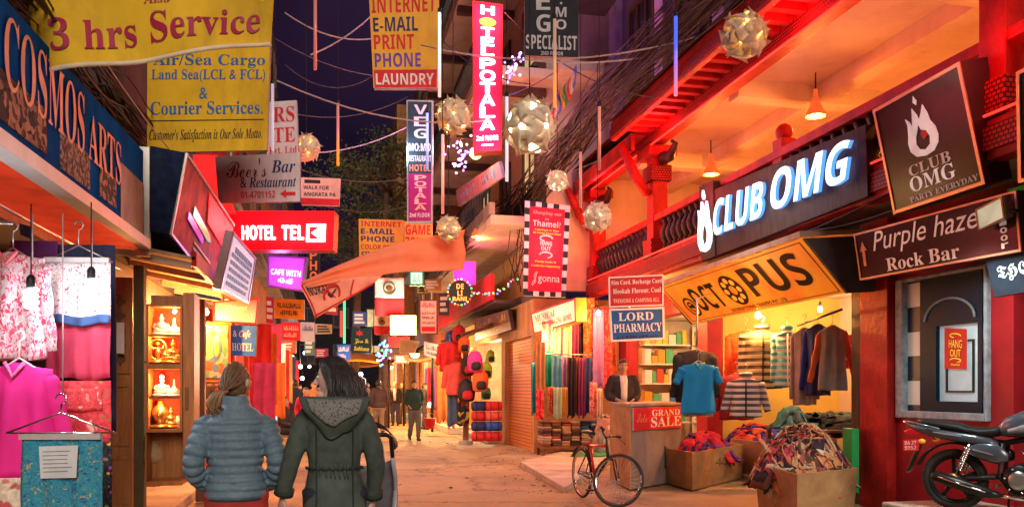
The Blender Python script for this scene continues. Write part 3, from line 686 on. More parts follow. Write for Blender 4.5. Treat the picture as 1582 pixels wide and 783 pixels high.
sign('shop_sign', 'yellow painted cargo and courier board hanging behind the cloth banner', Q4([(228, 40), (418, 42), (412, 232), (227, 236)], 9.8), yelp, sgn_grey, .06, texts=[
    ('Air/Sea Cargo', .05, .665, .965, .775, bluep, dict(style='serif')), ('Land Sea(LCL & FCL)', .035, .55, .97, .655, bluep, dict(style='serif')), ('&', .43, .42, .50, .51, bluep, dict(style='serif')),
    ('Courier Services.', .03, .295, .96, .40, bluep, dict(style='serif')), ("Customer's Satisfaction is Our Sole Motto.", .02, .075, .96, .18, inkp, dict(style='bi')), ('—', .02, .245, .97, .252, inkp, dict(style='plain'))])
sign('shop_sign', 'narrow white board with red serif letters RS TE Pvt. Ltd behind the yellow cargo board', Q4([(412, 158), (458, 155), (461, 241), (412, 243)], 12.6), boardw, sgn_grey, .06, texts=[
    ('RS', .22, .62, .92, .90, redp, dict(style='serif')), ('TE', .22, .26, .92, .52, redp, dict(style='serif')), ('Pvt. Ltd', .08, .05, .96, .18, redp, dict(style='serif'))])
def arrow_left(u0, v0, u1, v1, m):
    def ex(r, q):
        vm = (v0 + v1) / 2; h = (v1 - v0) / 2; um = u0 + (u1 - u0) * .4
        MB(m).prism(q, [(u0, vm), (um, v0), (um, vm - h * .4), (u1, vm - h * .4), (u1, vm + h * .4), (um, vm + h * .4), (um, v1)], .003, .008).build('arrow', r)
    return ex
sign('bar_sign', "faded white Beer's Bar and Restaurant board with a red phone number and arrow", Q4([(332, 242), (463, 236), (463, 311), (338, 313)], 11.6), boardw, sgn_grey, .07, texts=[
    ("Beer's", .12, .52, .60, .92, mat('maroon_print', (.20, .03, .06), .5), dict(style='script')), ('Bar', .66, .60, .95, .86, navy, dict(style='bi')),
    ('& Restaurant', .28, .30, .96, .52, navy, dict(style='bi')), ('01-4701152', .28, .08, .70, .23, redp, dict(style='sb'))], extra=arrow_left(.76, .07, .95, .25, redp))
sign('notice_sign', 'small pink and red walk notice at the right end of the bar board', Q4([(464, 274), (526, 276), (524, 319), (466, 317)], 15.5), pinkp, sgn_grey, .05, texts=[
    ('WALK FOR', .07, .58, .72, .72, inkp), ('ANGKATA PA', .07, .34, .90, .48, inkp)], extra=lambda r, q: (MB(redp).fbox(q, .002, .006, .0, .02, 1, .26).build('red_band', r), MB(inkp).fbox(q, .002, .006, .1, .80, .5, .92).build('print_block', r)))
glr = glow('red_neon_face', (.80, .003, .014), .42); glw = glow('white_neon', (1, .80, .78), 7)
def ktel(r, q):
    mb = MB(glw); a, b, c, d = .745, .20, .925, .66
    mb.fbox(q, .012, .03, a, b, c, b + .07); mb.fbox(q, .012, .03, a, d - .07, c, d); mb.fbox(q, .012, .03, a, b + .07, a + .025, d - .07); mb.fbox(q, .012, .03, c - .025, b + .07, c, d - .07)
    mb.prism(q, [(.79, .43), (.86, .30), (.885, .30), (.885, .56), (.86, .56)], .012, .03); mb.build('emblem', r)
    light(q.m(.5, .5, .5), 35, RED, .2, r)
sign('neon_sign', 'glowing red HOTEL TEL box sign with white tube letters', Q4([(352, 326), (517, 326), (514, 386), (354, 386)], 13.6), glr, redd, .35, texts=[
    ('HOTEL', .13, .26, .45, .62, glw, dict(ext=.02, w=.01)), ('TEL', .51, .26, .72, .62, glw, dict(ext=.02, w=.01))], extra=ktel)
pg = glow('purple_lit_face', (.36, .06, .42), .9); pw_ = glow('pale_lit_letters', (1, .8, 1), 2.5)
sign('lightbox_sign', 'purple backlit cafe panel hanging below the red neon sign', Q4([(413, 394), (474, 397), (467, 450), (413, 442)], 14.6), pg, black, .16, (.03, mat('violet_frame', (.2, .05, .25), .4)), texts=[
    ('CAFE WITH', .10, .40, .90, .58, pw_), ('#', .30, .17, .74, .33, pw_)], extra=lambda r, q: light(q.m(.5, .5, .4), 8, (.8, .3, 1), .15, r))
sign('photo_sign', 'dark upright board with stacked orange letters PHOTO behind the purple panel', Q4([(475, 383), (494, 383), (493, 470), (475, 470)], 19), mat('dark_board', (.03, .02, .03), .5), black, .06, texts=vtext('PHOTO', .2, .8, .03, .97, mat('orange_letters', (.75, .26, .08), .5)))
sign('painted_sign', 'orange painted board under the purple cafe panel', Q4([(424, 461), (470, 463), (470, 494), (424, 491)], 16), mat('orange_board', (.78, .26, .03), .6), sgn_grey, .05, texts=[('#', .1, .55, .9, .8, inkp), ('#', .2, .18, .8, .42, inkp)])
sign('painted_sign', 'small red painted board under the orange one on the left', Q4([(436, 497), (464, 498), (464, 526), (436, 525)], 18), redp, sgn_grey, .05, texts=[('#', .1, .55, .9, .8, pinkp), ('#', .1, .18, .8, .42, pinkp)])
sign('painted_sign', 'pale board below the red one, far down the left row', Q4([(465, 497), (486, 498), (486, 528), (465, 527)], 26), boardw, sgn_grey, .05, texts=[('#', .1, .55, .9, .8, inkp)])
def pinkwhite():
    m, nt, b = _nodes('fading_red_print', .5, 0); tc = N(nt, 'ShaderNodeTexCoord').outputs['Object']; sp = N(nt, 'ShaderNodeSeparateXYZ'); nt.links.new(tc, sp.inputs[0])
    c = ramp(nt, sp.outputs[2], [(.10, (.75, .45, .45)), (.36, (.55, .03, .04))]); nt.links.new(c, b.inputs['Base Color']); return m
sign('restaurant_sign', 'red Chinese restaurant board with white letters over the blue hotel board', Q4([(330, 466), (400, 460), (396, 501), (330, 496)], 11.9), pinkwhite(), sgn_grey, .06, (.02, red), texts=[('Chinese', .28, .54, .76, .78, whp, dict(style='serif')), ('RESTAURANT', .15, .18, .92, .40, whp, dict(style='serif'))])
sign('hotel_sign', 'blue hotel board with white letters below the red restaurant board', Q4([(356, 502), (396, 503), (394, 550), (357, 549)], 11.95), mat('hotel_blue', (.03, .14, .55), .5), sgn_grey, .06, texts=[('& Cafe', .10, .56, .80, .84, whp, dict(style='bi')), ('HOTEL', .05, .16, .92, .42, whp, dict(style='serif'))])

# big light box over the craft shop porch
lq = Q4([(287, 236), (361, 346), (346, 469), (262, 362)], (9.0, 13.3, 13.3, 9.0))
r = thing('lightbox_sign', 'large dark blue light box with a red drinks picture over the craft shop porch', 'sign', lq.m(.5, 0, -.15))
def drinks():
    m, nt, b = _nodes('drinks_picture', .6, 0, .05); tc = N(nt, 'ShaderNodeTexCoord').outputs['Object']
    c = ramp(nt, noi(nt, tc, 1.6, 5, .6).outputs[0], [(.34, (.02, .006, .008)), (.5, (.16, .012, .012)), (.62, (.34, .035, .012)), (.72, (.05, .01, .015))])
    nt.links.new(c, b.inputs['Base Color']); nt.links.new(c, b.inputs['Emission Color']); b.inputs['Emission Strength'].default_value = .05; return m
mb = MB(mat('night_blue_panel', (.012, .022, .060), .6, var=.5, scale=9, dirt=.2, spec=.03)); mb.fbox(lq, -.36, 0, front=drinks()); mb.build('case', r)
mb = MB(steel); uu = .008; mb.fbox(lq, -.01, .02, 0, 0, uu, 1); mb.fbox(lq, -.01, .02, uu, 0, 1, .03); mb.fbox(lq, -.01, .02, uu, .97, 1, 1); mb.build('frame', r)
gq = mat('bottle_green', (.05, .5, .25), .2, emit=.6); gv = mat('bottle_violet', (.30, .08, .6), .2, emit=.6)
mb = MB(gq); mb.prism(lq, [(.22, .48), (.50, .42), (.56, .46), (.50, .52), (.22, .60)], .002, .012); mb.build('picture_bottle', r)
mb = MB(gv); mb.prism(lq, [(.16, .38), (.42, .32), (.42, .40), (.16, .47)], .002, .012); mb.build('picture_bottle', r)
mb = MB(whp); mb.prism(lq, [(.74, .40), (.98, .30), (.97, .48), (.80, .54)], .002, .012); mb.build('picture_plate', r)
for i in range(3): mb = MB(pinkp); mb.fbox(lq, .002, .008, .3, .08 + i * .07, .8 - .1 * i, .11 + i * .07); mb.build('print_line', r)
mb = MB(glow('picture_red_glow', (.85, .008, .008), 1.5)); mb.prism(lq, [(.45, .62), (.97, .55), (.99, .94), (.40, .94)], .002, .010); mb.build('picture_glow', r)
sign('red_panel_sign', 'plain glowing red panel standing behind the drinks light box', Q4([(298, 239), (336, 240), (362, 330), (300, 330)], 13.4), glow('red_panel_face', (.80, .02, .02), .8), redd, .1)
def strokes(r, q):
    for i in range(6):
        v = .80 - i * .125; mb = MB(mat('blue_strokes', (.10, .16, .42), .5)); u = .12 if i else .2
        while u < .86: k = ru(.03, .10); mb.fbox(q, .003, .006, u, v - (.05 if i else .08), min(u + k, .9), v + .02); u += k + .02
        mb.build('print_line', r)
    pass
sign('lightbox_sign', 'tilted white backlit panel with blue lines of print under the red light box', Q4([(360, 357), (395, 398), (383, 470), (340, 447)], (10.4, 11.6, 11.6, 10.4)), glow('white_lit_face', (.50, .60, .90), .5), steel, .10, (.035, mat('violet_metal', (.30, .16, .36), .3, .5)), extra=strokes)

# ---- boards over the middle of the street
sign('internet_sign', 'tall orange board listing INTERNET E-MAIL PRINT PHONE LAUNDRY high over the street', Q4([(570, -8), (678, -12), (676, 136), (577, 136)], 13.5), yelo, sgn_grey, .12, texts=[
    ('INTERNET', .03, .80, .96, .97, redp), ('E-MAIL', .04, .60, .70, .75, navy), ('PRINT', .04, .41, .64, .565, redp), ('PHONE', .04, .22, .74, .37, viop), ('LAUNDRY', .045, .03, .94, .15, whp, dict(w=.014))],
    extra=lambda r, q: MB(redp).fbox(q, .002, .008, .02, .005, .985, .19).build('red_band', r))
hpw = glow('white_tube_letters', (1, .86, .88), 6); hpr = glow('magenta_lit_face', (.80, .008, .06), .9)
def hp(r, q):
    mb = MB(glow('yellow_knob', (1, .75, .05), 1.5)); mb.prism(q, [(.5 + .28 * math.cos(i * PI / 6), .868 + .028 * math.sin(i * PI / 6)) for i in range(12)], .008, .03); mb.build('emblem', r)
    for s in (-.45, .45): light(q.m(.5, .5 + s, .5), 34, (1, .16, .25), .2, r)
hl = vtext('H', .27, .73, .915, .98, hpw, ext=.02, w=.01) + vtext('TEL', .28, .72, .64, .835, hpw, ext=.02, w=.01) + vtext('POTALA', .24, .76, .14, .63, hpw, ext=.02, w=.01) + [('2nd FLOOR', .12, .075, .88, .11, hpw), ('—', .3, .04, .7, .05, hpw, dict(style='plain'))]
sign('neon_sign', 'tall glowing magenta HOTEL POTALA sign with stacked white letters', Q4([(730, 2), (777, 8), (775, 233), (731, 236)], 14.5), hpr, redd, .25, (.03, redp), texts=hl, extra=hp)
teal = mat('dark_teal_board', (.03, .055, .06), .5, var=.2); mag = mat('magenta_board', (.40, .015, .16), .5, var=.1)
def potala2(r, q): MB(mag).fbox(q, .002, .008, .03, .01, .97, .40).build('lower_panel', r); light(q.m(-.1, .6, .4), 12, (.5, .7, 1), .1, r)
sign('hotel_sign', 'tall unlit board, dark VEG MOMO half over a magenta HOTEL POTALA half', Q4([(628, 155), (669, 156), (668, 344), (629, 344)], 16), teal, sgn_grey, .12, (.025, steel), texts=
    vtext('VEG', .28, .78, .68, .975, whp, gap=.2) + [('MO:MO', .08, .585, .92, .65, whp), ('RESTAURANT', .06, .50, .94, .55, whp), ('HOTEL', .10, .42, .92, .475, mat('orange_print', (.85, .25, .12), .5))] + vtext('POTALA', .30, .76, .10, .39, pinkp, w=.014) + [('2nd FLOOR', .1, .045, .9, .08, whp, dict(w=.014))], extra=potala2)
dkg = mat('charcoal_board', (.022, .022, .03), .6, var=.2, spec=.1); silv = mat('silver_letters', (.42, .40, .42), .4)
sign('momo_sign', 'charcoal VEG MOMO SPECIALIST board below the pink lit balcony top', Q4([(809, -60), (894, -60), (893, 89), (811, 86)], 13), dkg, sgn_grey, .1, texts=
    vtext('VEG', .22, .48, .23, .92, silv, gap=.2) + vtext('MO:MO', .58, .78, .27, .92, silv, gap=.2) + [('SPECIALIST', .02, .07, .98, .22, silv), ('2ND FLOOR', .3, .01, .72, .05, silv)])
sign('internet_sign', 'small low yellow board listing INTERNET E-MAIL PHONE, partly behind the salmon banner', Q4([(554, 338), (624, 340), (622, 402), (555, 400)], 17.5), yelo, sgn_grey, .08, texts=[
    ('INTERNET', .05, .82, .95, .95, redp), ('E-MAIL', .05, .63, .80, .77, navy), ('PHONE', .05, .44, .80, .58, navy), ('COLOR PRINT', .05, .25, .95, .37, redp), ('SIM CARD', .05, .04, .8, .19, navy)])
sign('game_sign', 'yellow board with red GAME ZONE letters beside the low internet board', Q4([(625, 342), (668, 343), (668, 402), (624, 402)], 18), yelo, sgn_grey, .08, texts=[('GAME', .04, .66, .94, .92, redp), ('ZONE', .04, .34, .80, .60, redp)])
# salmon banner strung across the street
salc = mat('salmon_cloth', (.84, .25, .13), .75, var=.08, scale=3, dirt=.2, dcol=(.45, .16, .12))
sq = Q4([(462, 437), (716, 356), (716, 417), (476, 446)], (11.2, 13, 13, 11.2))
r = thing('cloth_banner', 'twisted salmon cloth banner with a crossed out bomb mark strung across the street', 'banner', sq.m(.5, 0))
fs_ = lambda u, v: sq.m(u, .5 + (v - .5) , .03 * math.sin(v * 9 + u * 4) + .03 * math.sin(u * 14) + .02 * noise.noise(V((u * 9, v * 5, 1)))) + V((0, 0, (.07 + .05 * v) * math.sin(PI * u)))
mb = MB(salc); mb.grid(fs_, 50, 16, .006); mb.build('cloth', r)
tq = Q4([(464, 440), (592, 424), (574, 440), (487, 492)], (11.15, 11.9, 11.8, 11.1))
tf = lambda u, v: tq.m(u, v, .025 * math.sin(u * 6 + v * 4))
flapm = mat('pale_salmon_cloth', (.86, .33, .22), .75, var=.1, dirt=.3, dcol=(.5, .15, .1))
mb = MB(flapm); mb.grid(tf, 30, 16, .005); mb.build('flap', r)
mb = MB(redp)
for a, b in (((.0, .06), (1, .06)), ((.02, .0), (.02, 1)), ((.62, .0), (.62, .9))): mb.tube([V(tf(a[0] + (b[0] - a[0]) * i / 16, a[1] + (b[1] - a[1]) * i / 16)) + tq.n * .008 for i in range(17)], .012, 5)
cc = tf(.33, .48); ex_, ey_ = (V(tf(.45, .48)) - V(tf(.2, .48))).normalized(), V((0, 0, 1))
mb.tube([V(cc) + tq.n * .02 + (ex_ * math.cos(i * PI / 10) + ey_ * math.sin(i * PI / 10)) * .135 for i in range(20)], .016, 5, closed=True)
mb.bar(V(cc) + tq.n * .02 + (ex_ * -.1 + ey_ * .1), V(cc) + tq.n * .02 + (ex_ * .1 + ey_ * -.1), .02)
mb.m(inkp); mb.ball(V(cc) + tq.n * .012 - ex_ * .02, .04, .012, .04); mb.bar(V(cc) + tq.n * .012, V(cc) + tq.n * .012 + ex_ * .07 + ey_ * .06, .025, .01); mb.build('print', r)
cloth_text(inkp, 'NORAI', .05, .62, .30, .96, 'sb', tf, tq.n, .012).build('lettering', r)
# flags
def flag(label, x0, y0, x1, y1, Y, split):
    q = QY(x0, y0, x1, y1, Y); r = thing('hanging_flag', label, 'flag', q.m(.5, 0), 'white and red flags under the salmon banner')
    f = cloth_sheet(q, .04, 7, 2)
    MB(mat('flag_white', (.74, .60, .48), .8)).grid(lambda u, v: f(u, split + (1 - split) * v), 14, 8, .005).build('upper_band', r)
    MB(mat('flag_red', (.52, .03, .03), .8)).grid(lambda u, v: f(u, split * v), 14, 8, .005).build('lower_band', r)
    c = V(f(.5, (1 + split) / 2)) + q.n * .02; k = q.w * .20
    mb = MB(mat('emblem_green', (.10, .16, .07), .7)); mb.tube([c + V((math.cos(i * PI / 8) * k, 0, math.sin(i * PI / 8) * k)) for i in range(16)], k * .2, 5, closed=True); mb.m(mat('emblem_brown', (.16, .07, .03), .7)); mb.ball(c, k * .6, .02, k * .5); mb.build('emblem', r)
flag('larger white and red flag with a round green emblem', 579, 429, 624, 488, 20, .47)
flag('smaller white and red flag hanging lower down, below the larger one', 578, 488, 602, 516, 20.6, .45)
# lit boxes and far boards
def boxlight(e, c): return lambda r, q: light(q.m(.5, .5, .35), e, c, .15, r)
def bluescr(r, q):
    mb = MB(glow('blue_script', (.12, .25, .8), 1.2)); mb.fbox(q, .004, .01, .15, .28, .22, .74); mb.fbox(q, .004, .01, .22, .62, .40, .74); mb.fbox(q, .004, .01, .34, .48, .40, .62); mb.fbox(q, .004, .01, .5, .3, .86, .38); mb.fbox(q, .004, .01, .5, .52, .8, .6); mb.build('lettering', r); light(q.m(.5, .5, .4), 60, WHITE, .15, r)
sign('lightbox_sign', 'small bright white lit box with an amber rim below the flags', Q4([(603, 487), (643, 487), (643, 517), (603, 517)], 19.6), glow('white_box_face', (.90, .92, 1), 1.3), black, .2, (.05, glow('amber_rim', (1, .62, .12), 1.6)), extra=bluescr)
sign('lightbox_sign', 'small green and white lit box beside the salmon banner tail', Q4([(632, 418), (655, 418), (655, 441), (632, 441)], 23), glow('mint_box_face', (.55, .95, .75), 1.5), black, .2, (.05, mat('green_frame', (.02, .3, .12), .4)), texts=[('#', .25, .2, .75, .8, mat('green_letters', (.02, .3, .1), .5))])
sign('lightbox_sign', 'pink lit board above the round black sign', Q4([(700, 404), (735, 404), (735, 440), (702, 440)], 21.5), glow('pink_box_face', (.75, .02, .25), .9), redd, .12, extra=boxlight(20, (1, .1, .4)))
sign('notice_sign', 'pale notice board with red lines beside the amber rimmed lit box', Q4([(648, 463), (676, 463), (676, 516), (648, 516)], 22), pinkp, sgn_grey, .06, (.03, dkwood), texts=[('#', .15, .78, .85, .92, redp), ('#', .15, .58, .85, .66, inkp), ('#', .15, .44, .85, .52, inkp), ('#', .15, .30, .85, .38, inkp)], extra=lambda r, q: MB(redp).fbox(q, .002, .006, .12, .08, .88, .22).build('red_band', r))
yl = mat('yellow_letters', (.85, .65, .06), .5, emit=.4)
def flower(r, q):
    mb = MB(mat('red_flower', (.7, .03, .02), .5, emit=.3)); mb.prism(q, [(.4 + (.22 if i % 2 else .1) * math.cos(i * PI / 6), .80 + (.14 if i % 2 else .06) * math.sin(i * PI / 6)) for i in range(12)], .002, .008); mb.build('emblem', r)
sign('spa_sign', 'dark teal board with two lines of yellow letters and a red flower in the distance', Q4([(543, 506), (574, 508), (574, 546), (543, 545)], 27), mat('deep_teal_board', (.02, .06, .07), .5), black, .1, texts=[('Zen &', .15, .36, .85, .58, yl, dict(style='script')), ('Bathhouse', .12, .10, .88, .28, yl, dict(style='bi'))], extra=flower)
sign('far_sign', 'blue and white board left of the dark teal one in the distance', Q4([(521, 532), (541, 532), (541, 556), (521, 556)], 30), mat('far_blue', (.03, .10, .35), .5, emit=.2), black, .1, texts=[('#', .1, .55, .9, .85, whp), ('#', .1, .15, .7, .4, whp)])
sign('far_sign', 'white board with dark letters tilted over the right scarf shop', Q4([(655, 527), (690, 535), (690, 560), (655, 548)], 27), boardw, sgn_grey, .1, texts=[('#', .1, .5, .9, .8, inkp), ('#', .1, .15, .6, .38, inkp)])
sign('far_sign', 'red board hanging over the far right shops near the blue fairy lights', Q4([(600, 520), (632, 520), (632, 536), (600, 536)], 30), redp, sgn_grey, .1)
sign('far_sign', 'beige board under the small white and red flag', Q4([(618, 523), (648, 527), (640, 546), (616, 545)], 28), mat('beige_board', (.5, .32, .16), .6), sgn_grey, .1)

# round sign with coloured fairy lights
q = Q4([(692, 431), (729, 431), (729, 471), (692, 471)], 20)
r = thing('round_sign', 'round black sign with orange letters ringed by coloured fairy lights', 'sign', q.m(.5, 0))
circ = lambda k, n=24: [(.5 + k * math.cos(i * 2 * PI / n), .5 + k * math.sin(i * 2 * PI / n)) for i in range(n)]
MB(mat('round_black', (.03, .02, .02), .5)).prism(q, circ(.47), -.08, 0).build('board', r)
ol = glow('orange_lit_letters', (1, .42, .06), 1.4)
mb = MB(ol); mb.text(q, 'DE', .36, .62, .66, .82, .008); mb.text(q, 'LI', .40, .36, .62, .56, .008); mb.text(q, 'RANI', .2, .16, .8, .32, .008); mb.build('lettering', r)
FAIRY = [glow('fairy_red', (1, .06, .04), 4), glow('fairy_green', (.05, 1, .25), 3), glow('fairy_blue', (.08, .2, 1), 4), glow('fairy_amber', (1, .5, .06), 4), glow('fairy_violet', (.5, .15, 1), 4)]
mb = MB(black)
for i, (u, v) in enumerate(circ(.50, 22)): mb.m(FAIRY[i % 4]); mb.ball(q.m(u, v, .01), .022, n=6, k=4)
mb.build('fairy_light', r)

# hang out sign with checker edge
q = Q4([(811, 310), (881, 318), (874, 459), (808, 456)], 16.6)
hotp = mat('hot_red_print', (.66, .010, .04), .45, var=.08, emit=.12)
def checks(r, q):
    for k, m_ in enumerate((inkp, whp)):
        mb = MB(m_); n = 7; mm = 14
        for i in range(mm):
            if i % 2 == k:
                mb.fbox(q, .002, .008, .0, i / mm, .11, (i + 1) / mm); mb.fbox(q, .002, .008, .89, (i + 1) / mm if False else i / mm, 1, (i + 1) / mm)
        for i in range(n - 1):
            if i % 2 == k: a = .11 + .78 * i / (n - 1); b = .11 + .78 * (i + 1) / (n - 1); mb.fbox(q, .002, .008, a, 0, b, .05); mb.fbox(q, .002, .008, a, .95, b, 1)
        mb.build('checker_edge', r)
    mb = MB(whp); c = [(.36, .48), (.36, .63)]
    for s in (0, 1): mb.tube([q.m(.5 + (.14 * math.cos(t) if s else -.14 * math.cos(t)) , (.62 if s else .44) + .032 * math.sin(t), .012) for t in [i * .4 for i in range(12)]], .018, 5)
    mb.build('emblem', r); light(q.m(.5, .55, .6), 14, (1, .3, .3), .2, r)
sign('hangout_sign', 'red hanging sign with black and white checker edge over the scarf stall', q, hotp, sgn_grey, .14, texts=[('Hanging out', .18, .865, .82, .91, pinkp, dict(style='bi')), ('in', .46, .815, .54, .845, pinkp, dict(style='bi')), ('Thamel?', .19, .745, .81, .81, whp), ('Lounge & Bar', .24, .695, .78, .72, yl), ('In Party Town Best', .2, .66, .82, .685, yl),
    ('HANG', .37, .545, .63, .59, whp), ('OUT', .39, .49, .61, .535, whp), ('Party Ends it', .26, .355, .74, .38, yl), ('Create the Happening', .17, .31, .83, .335, yl), ('gonna', .34, .13, .84, .21, whp, dict(style='plain')), ('J', .2, .11, .33, .26, whp, dict(style='script'))], extra=checks)
sign('slanted_sign', 'pinkish slanted board with blue letters on the balcony edge under the magenta sign', Q4([(704, 294), (770, 250), (776, 274), (708, 319)], (21, 17.5)), mat('dull_pink_board', (.40, .14, .22), .6, dirt=.4), sgn_grey, .08, texts=[('#', .10, .3, .5, .75, mat('pale_blue_print', (.3, .3, .6), .5)), ('#', .62, .25, .92, .8, bluep)])
sign('carved_sign', 'brown carved wooden board with gold letters over the bag shop', Q4([(732, 493), (785, 478), (790, 509), (735, 526)], (24.5, 21.3)), brwood, dkwood, .1, texts=[('#', .08, .50, .92, .84, mat('gold_letters', (.62, .38, .10), .4)), ('#', .2, .15, .8, .40, mat('gold_letters', (.62, .38, .10), .4))])
ssf = glow('warm_lit_face', (.95, .66, .50), .42); sred = mat('red_lit_letters', (.75, .06, .02), .5, emit=.5)
sign('shop_sign', 'lit cream sign with red letters and an orange end over the scarf stall', Q4([(820, 484), (889, 460), (890, 497), (825, 516)], (18.8, 17.6)), ssf, mat('orange_end', (.75, .20, .03), .5, emit=.4), .30, (.03, redp), texts=[('MUSICAL', .08, .50, .56, .82, sred, dict(style='serif')), ('SINGING BOWL', .40, .14, .92, .42, sred, dict(style='serif'))], extra=lambda r, q: light(q.m(.5, -.5, .4), 40, WARM, .15, r))

# ---- right hand signs
rb = mat('red_board', (.45, .02, .03), .5, var=.1, dirt=.15); bb = mat('blue_board', (.02, .10, .35), .5, var=.1)
sign('pharmacy_sign', 'red board offering sim card and hookah flavour above the blue pharmacy board', Q4([(940, 428), (1025, 424), (1025, 472), (941, 475)], 13.4), rb, sgn_grey, .05, (.02, whp), texts=[('Sim Card, Recharge Card', .05, .70, .97, .88, whp, dict(style='serif')), ('Hookah Flavour, Coal', .08, .42, .95, .60, whp, dict(style='serif')), ('TREKKING & CAMPING ALL', .08, .14, .92, .27, pinkp)])
sign('pharmacy_sign', 'blue LORD PHARMACY board with white border above the shop counter', Q4([(941, 477), (1026, 474), (1027, 524), (944, 528)], 13.38), bb, sgn_grey, .05, (.03, whp), texts=[('LORD', .16, .62, .80, .87, whp, dict(style='serif')), ('PHARMACY', .06, .27, .95, .53, whp, dict(style='serif')), ('#', .12, .08, .90, .17, inkp)])
oy0, oy1 = 13.85, 9.33
oq = Frame((5.68, oy0, 3.27), (5.68, oy1, 3.34), (6.3, oy1, 2.69), (6.3, oy0, 2.65))
r = thing('awning_sign', 'tilted orange OCTOPUS light box with black letters over the clothes shop', 'sign', (6.3, 11.6, 2.65))
def octoface():
    m, nt, b = _nodes('octopus_face', .4, 0); tc = N(nt, 'ShaderNodeTexCoord').outputs['Object']
    c = ramp(nt, noi(nt, tc, 1.1, 3).outputs[0], [(.35, (.84, .17, .010)), (.65, (.90, .38, .015))])
    nt.links.new(c, b.inputs['Base Color']); nt.links.new(c, b.inputs['Emission Color']); b.inputs['Emission Strength'].default_value = .22; return m
mb = MB(octoface()); mb.fbox(oq, -.02, 0); mb.build('face', r)
cap = mat('cap_grey', (.10, .10, .095), .5, dirt=.3)
for y, s in ((oy1, -1), (oy0, 1)):
    mb = MB(cap); P = [(5.70, 3.335 if s < 0 else 3.265), (6.29, 2.68 if s < 0 else 2.64), (6.78, 2.72), (6.78, 3.42)]
    vs = [V((p[0], y + s * k, p[1])) for k in (.002, .05) for p in P]; mb.add(vs, [(0, 1, 2, 3), (7, 6, 5, 4), (0, 4, 5, 1), (1, 5, 6, 2), (2, 6, 7, 3), (3, 7, 4, 0)]); mb.build('end_cap', r)
mb = MB(mat('cap_cream', (.55, .42, .30), .6, dirt=.4)); mb.add([(5.66, oy0, 3.29), (5.66, oy1, 3.36), (6.79, oy1, 3.46), (6.79, oy0, 3.44), (5.66, oy0, 3.36), (5.66, oy1, 3.43), (6.79, oy1, 3.50), (6.79, oy0, 3.48)], [(0, 1, 2, 3), (7, 6, 5, 4), (0, 4, 5, 1), (1, 5, 6, 2), (2, 6, 7, 3), (3, 7, 4, 0)]); mb.build('top_cover', r)
tin = mat('sign_ink', (.02, .018, .016), .6, spec=.1)
mb = MB(tin); mb.text(oq, 'OCT', .165, .22, .375, .78, .006); mb.text(oq, 'PUS', .575, .26, .92, .86, .006); mb.text(oq, 'INTERNATIONAL TRADERS PVT. LTD', .36, .07, .72, .145, .006); mb.build('lettering', r)
def ring(mb, u, v, ro, ri, n=28):
    a = oq.h / oq.w
    for i in range(n):
        t0, t1 = i * 2 * PI / n, (i + 1) * 2 * PI / n
        mb.add([oq.m(u + k * a * math.cos(t), v + k * math.sin(t), .006) for k, t in ((ri, t0), (ro, t0), (ro, t1), (ri, t1))], [(0, 1, 2, 3)])
mb = MB(tin); ring(mb, .475, .5, .33, .10); mb.m(mat('octo_dot', (.9, .35, .04), .4, emit=.5))
for i in range(8): t = i * PI / 4; a = oq.h / oq.w; mb.prism(oq, [(.475 + a * (.215 * math.cos(t) + .06 * math.cos(k)), .5 + .215 * math.sin(t) + .06 * math.sin(k)) for k in [j * PI / 5 for j in range(10)]], .007, .012)
mb.build('emblem', r)
mb = MB(tin); ring(mb, .115, .38, .24, .19); ring(mb, .115, .38, .13, .09); mb.prism(oq, [(.10, .36), (.13, .34), (.13, .44), (.10, .42)], .002, .008); mb.build('emblem', r)
mb = MB(tin)
for a, b in (((.02, .05), (.98, .05)), ((.02, .95), (.98, .95)), ((.02, .05), (.02, .95)), ((.98, .05), (.98, .95))): mb.bar(oq.m(*a, .004), oq.m(*b, .004), .008, .008)
mb.build('outline', r)
light(oq.m(.5, .5, .7), 18, ORNG, .3, r)

cq = Frame((5.9, 12.65, 4.62), (5.9, 8.38, 4.46), (5.93, 8.38, 3.66), (5.93, 12.65, 3.56))
plank = woody('plank_board', (.035, .018, .012), (.085, .046, .030), .6, 4, (5, 5, .7), spec=.12)
clw = glow('white_blue_letters', (.80, .92, 1), 1.7); clb = glow('blue_letter_side', (.08, .30, .9), 1.6)
r = sign('club_sign', 'long dark plank CLUB OMG sign with raised white letters on the balcony front', cq, plank, plank, .12)
mb = MB(plank); mb.fbox(cq, -.10, .02, .0, .002, .115, 1.14); mb.build('end_block', r)
def letters3d(q, st, u0, v0, u1, v1, shear, w, ext):
    mb = MB(clw); vs, fs, asp = glyphs(st, 'sb', shear); n0 = len(mb.f); mb.text(q, st, u0, v0, u1, v1, w, 'sb', shear, ext)
    mb.m(clb); k = mb.cur
    for i in range(n0 + len(fs), len(mb.f)): mb.mi[i] = k
    return mb
letters3d(cq, 'CLUB', .145, .27, .505, .80, .25, .05, .05).build('lettering', r)
letters3d(cq, 'OMG', .55, .29, .965, .86, .25, .05, .05).build('lettering', r)
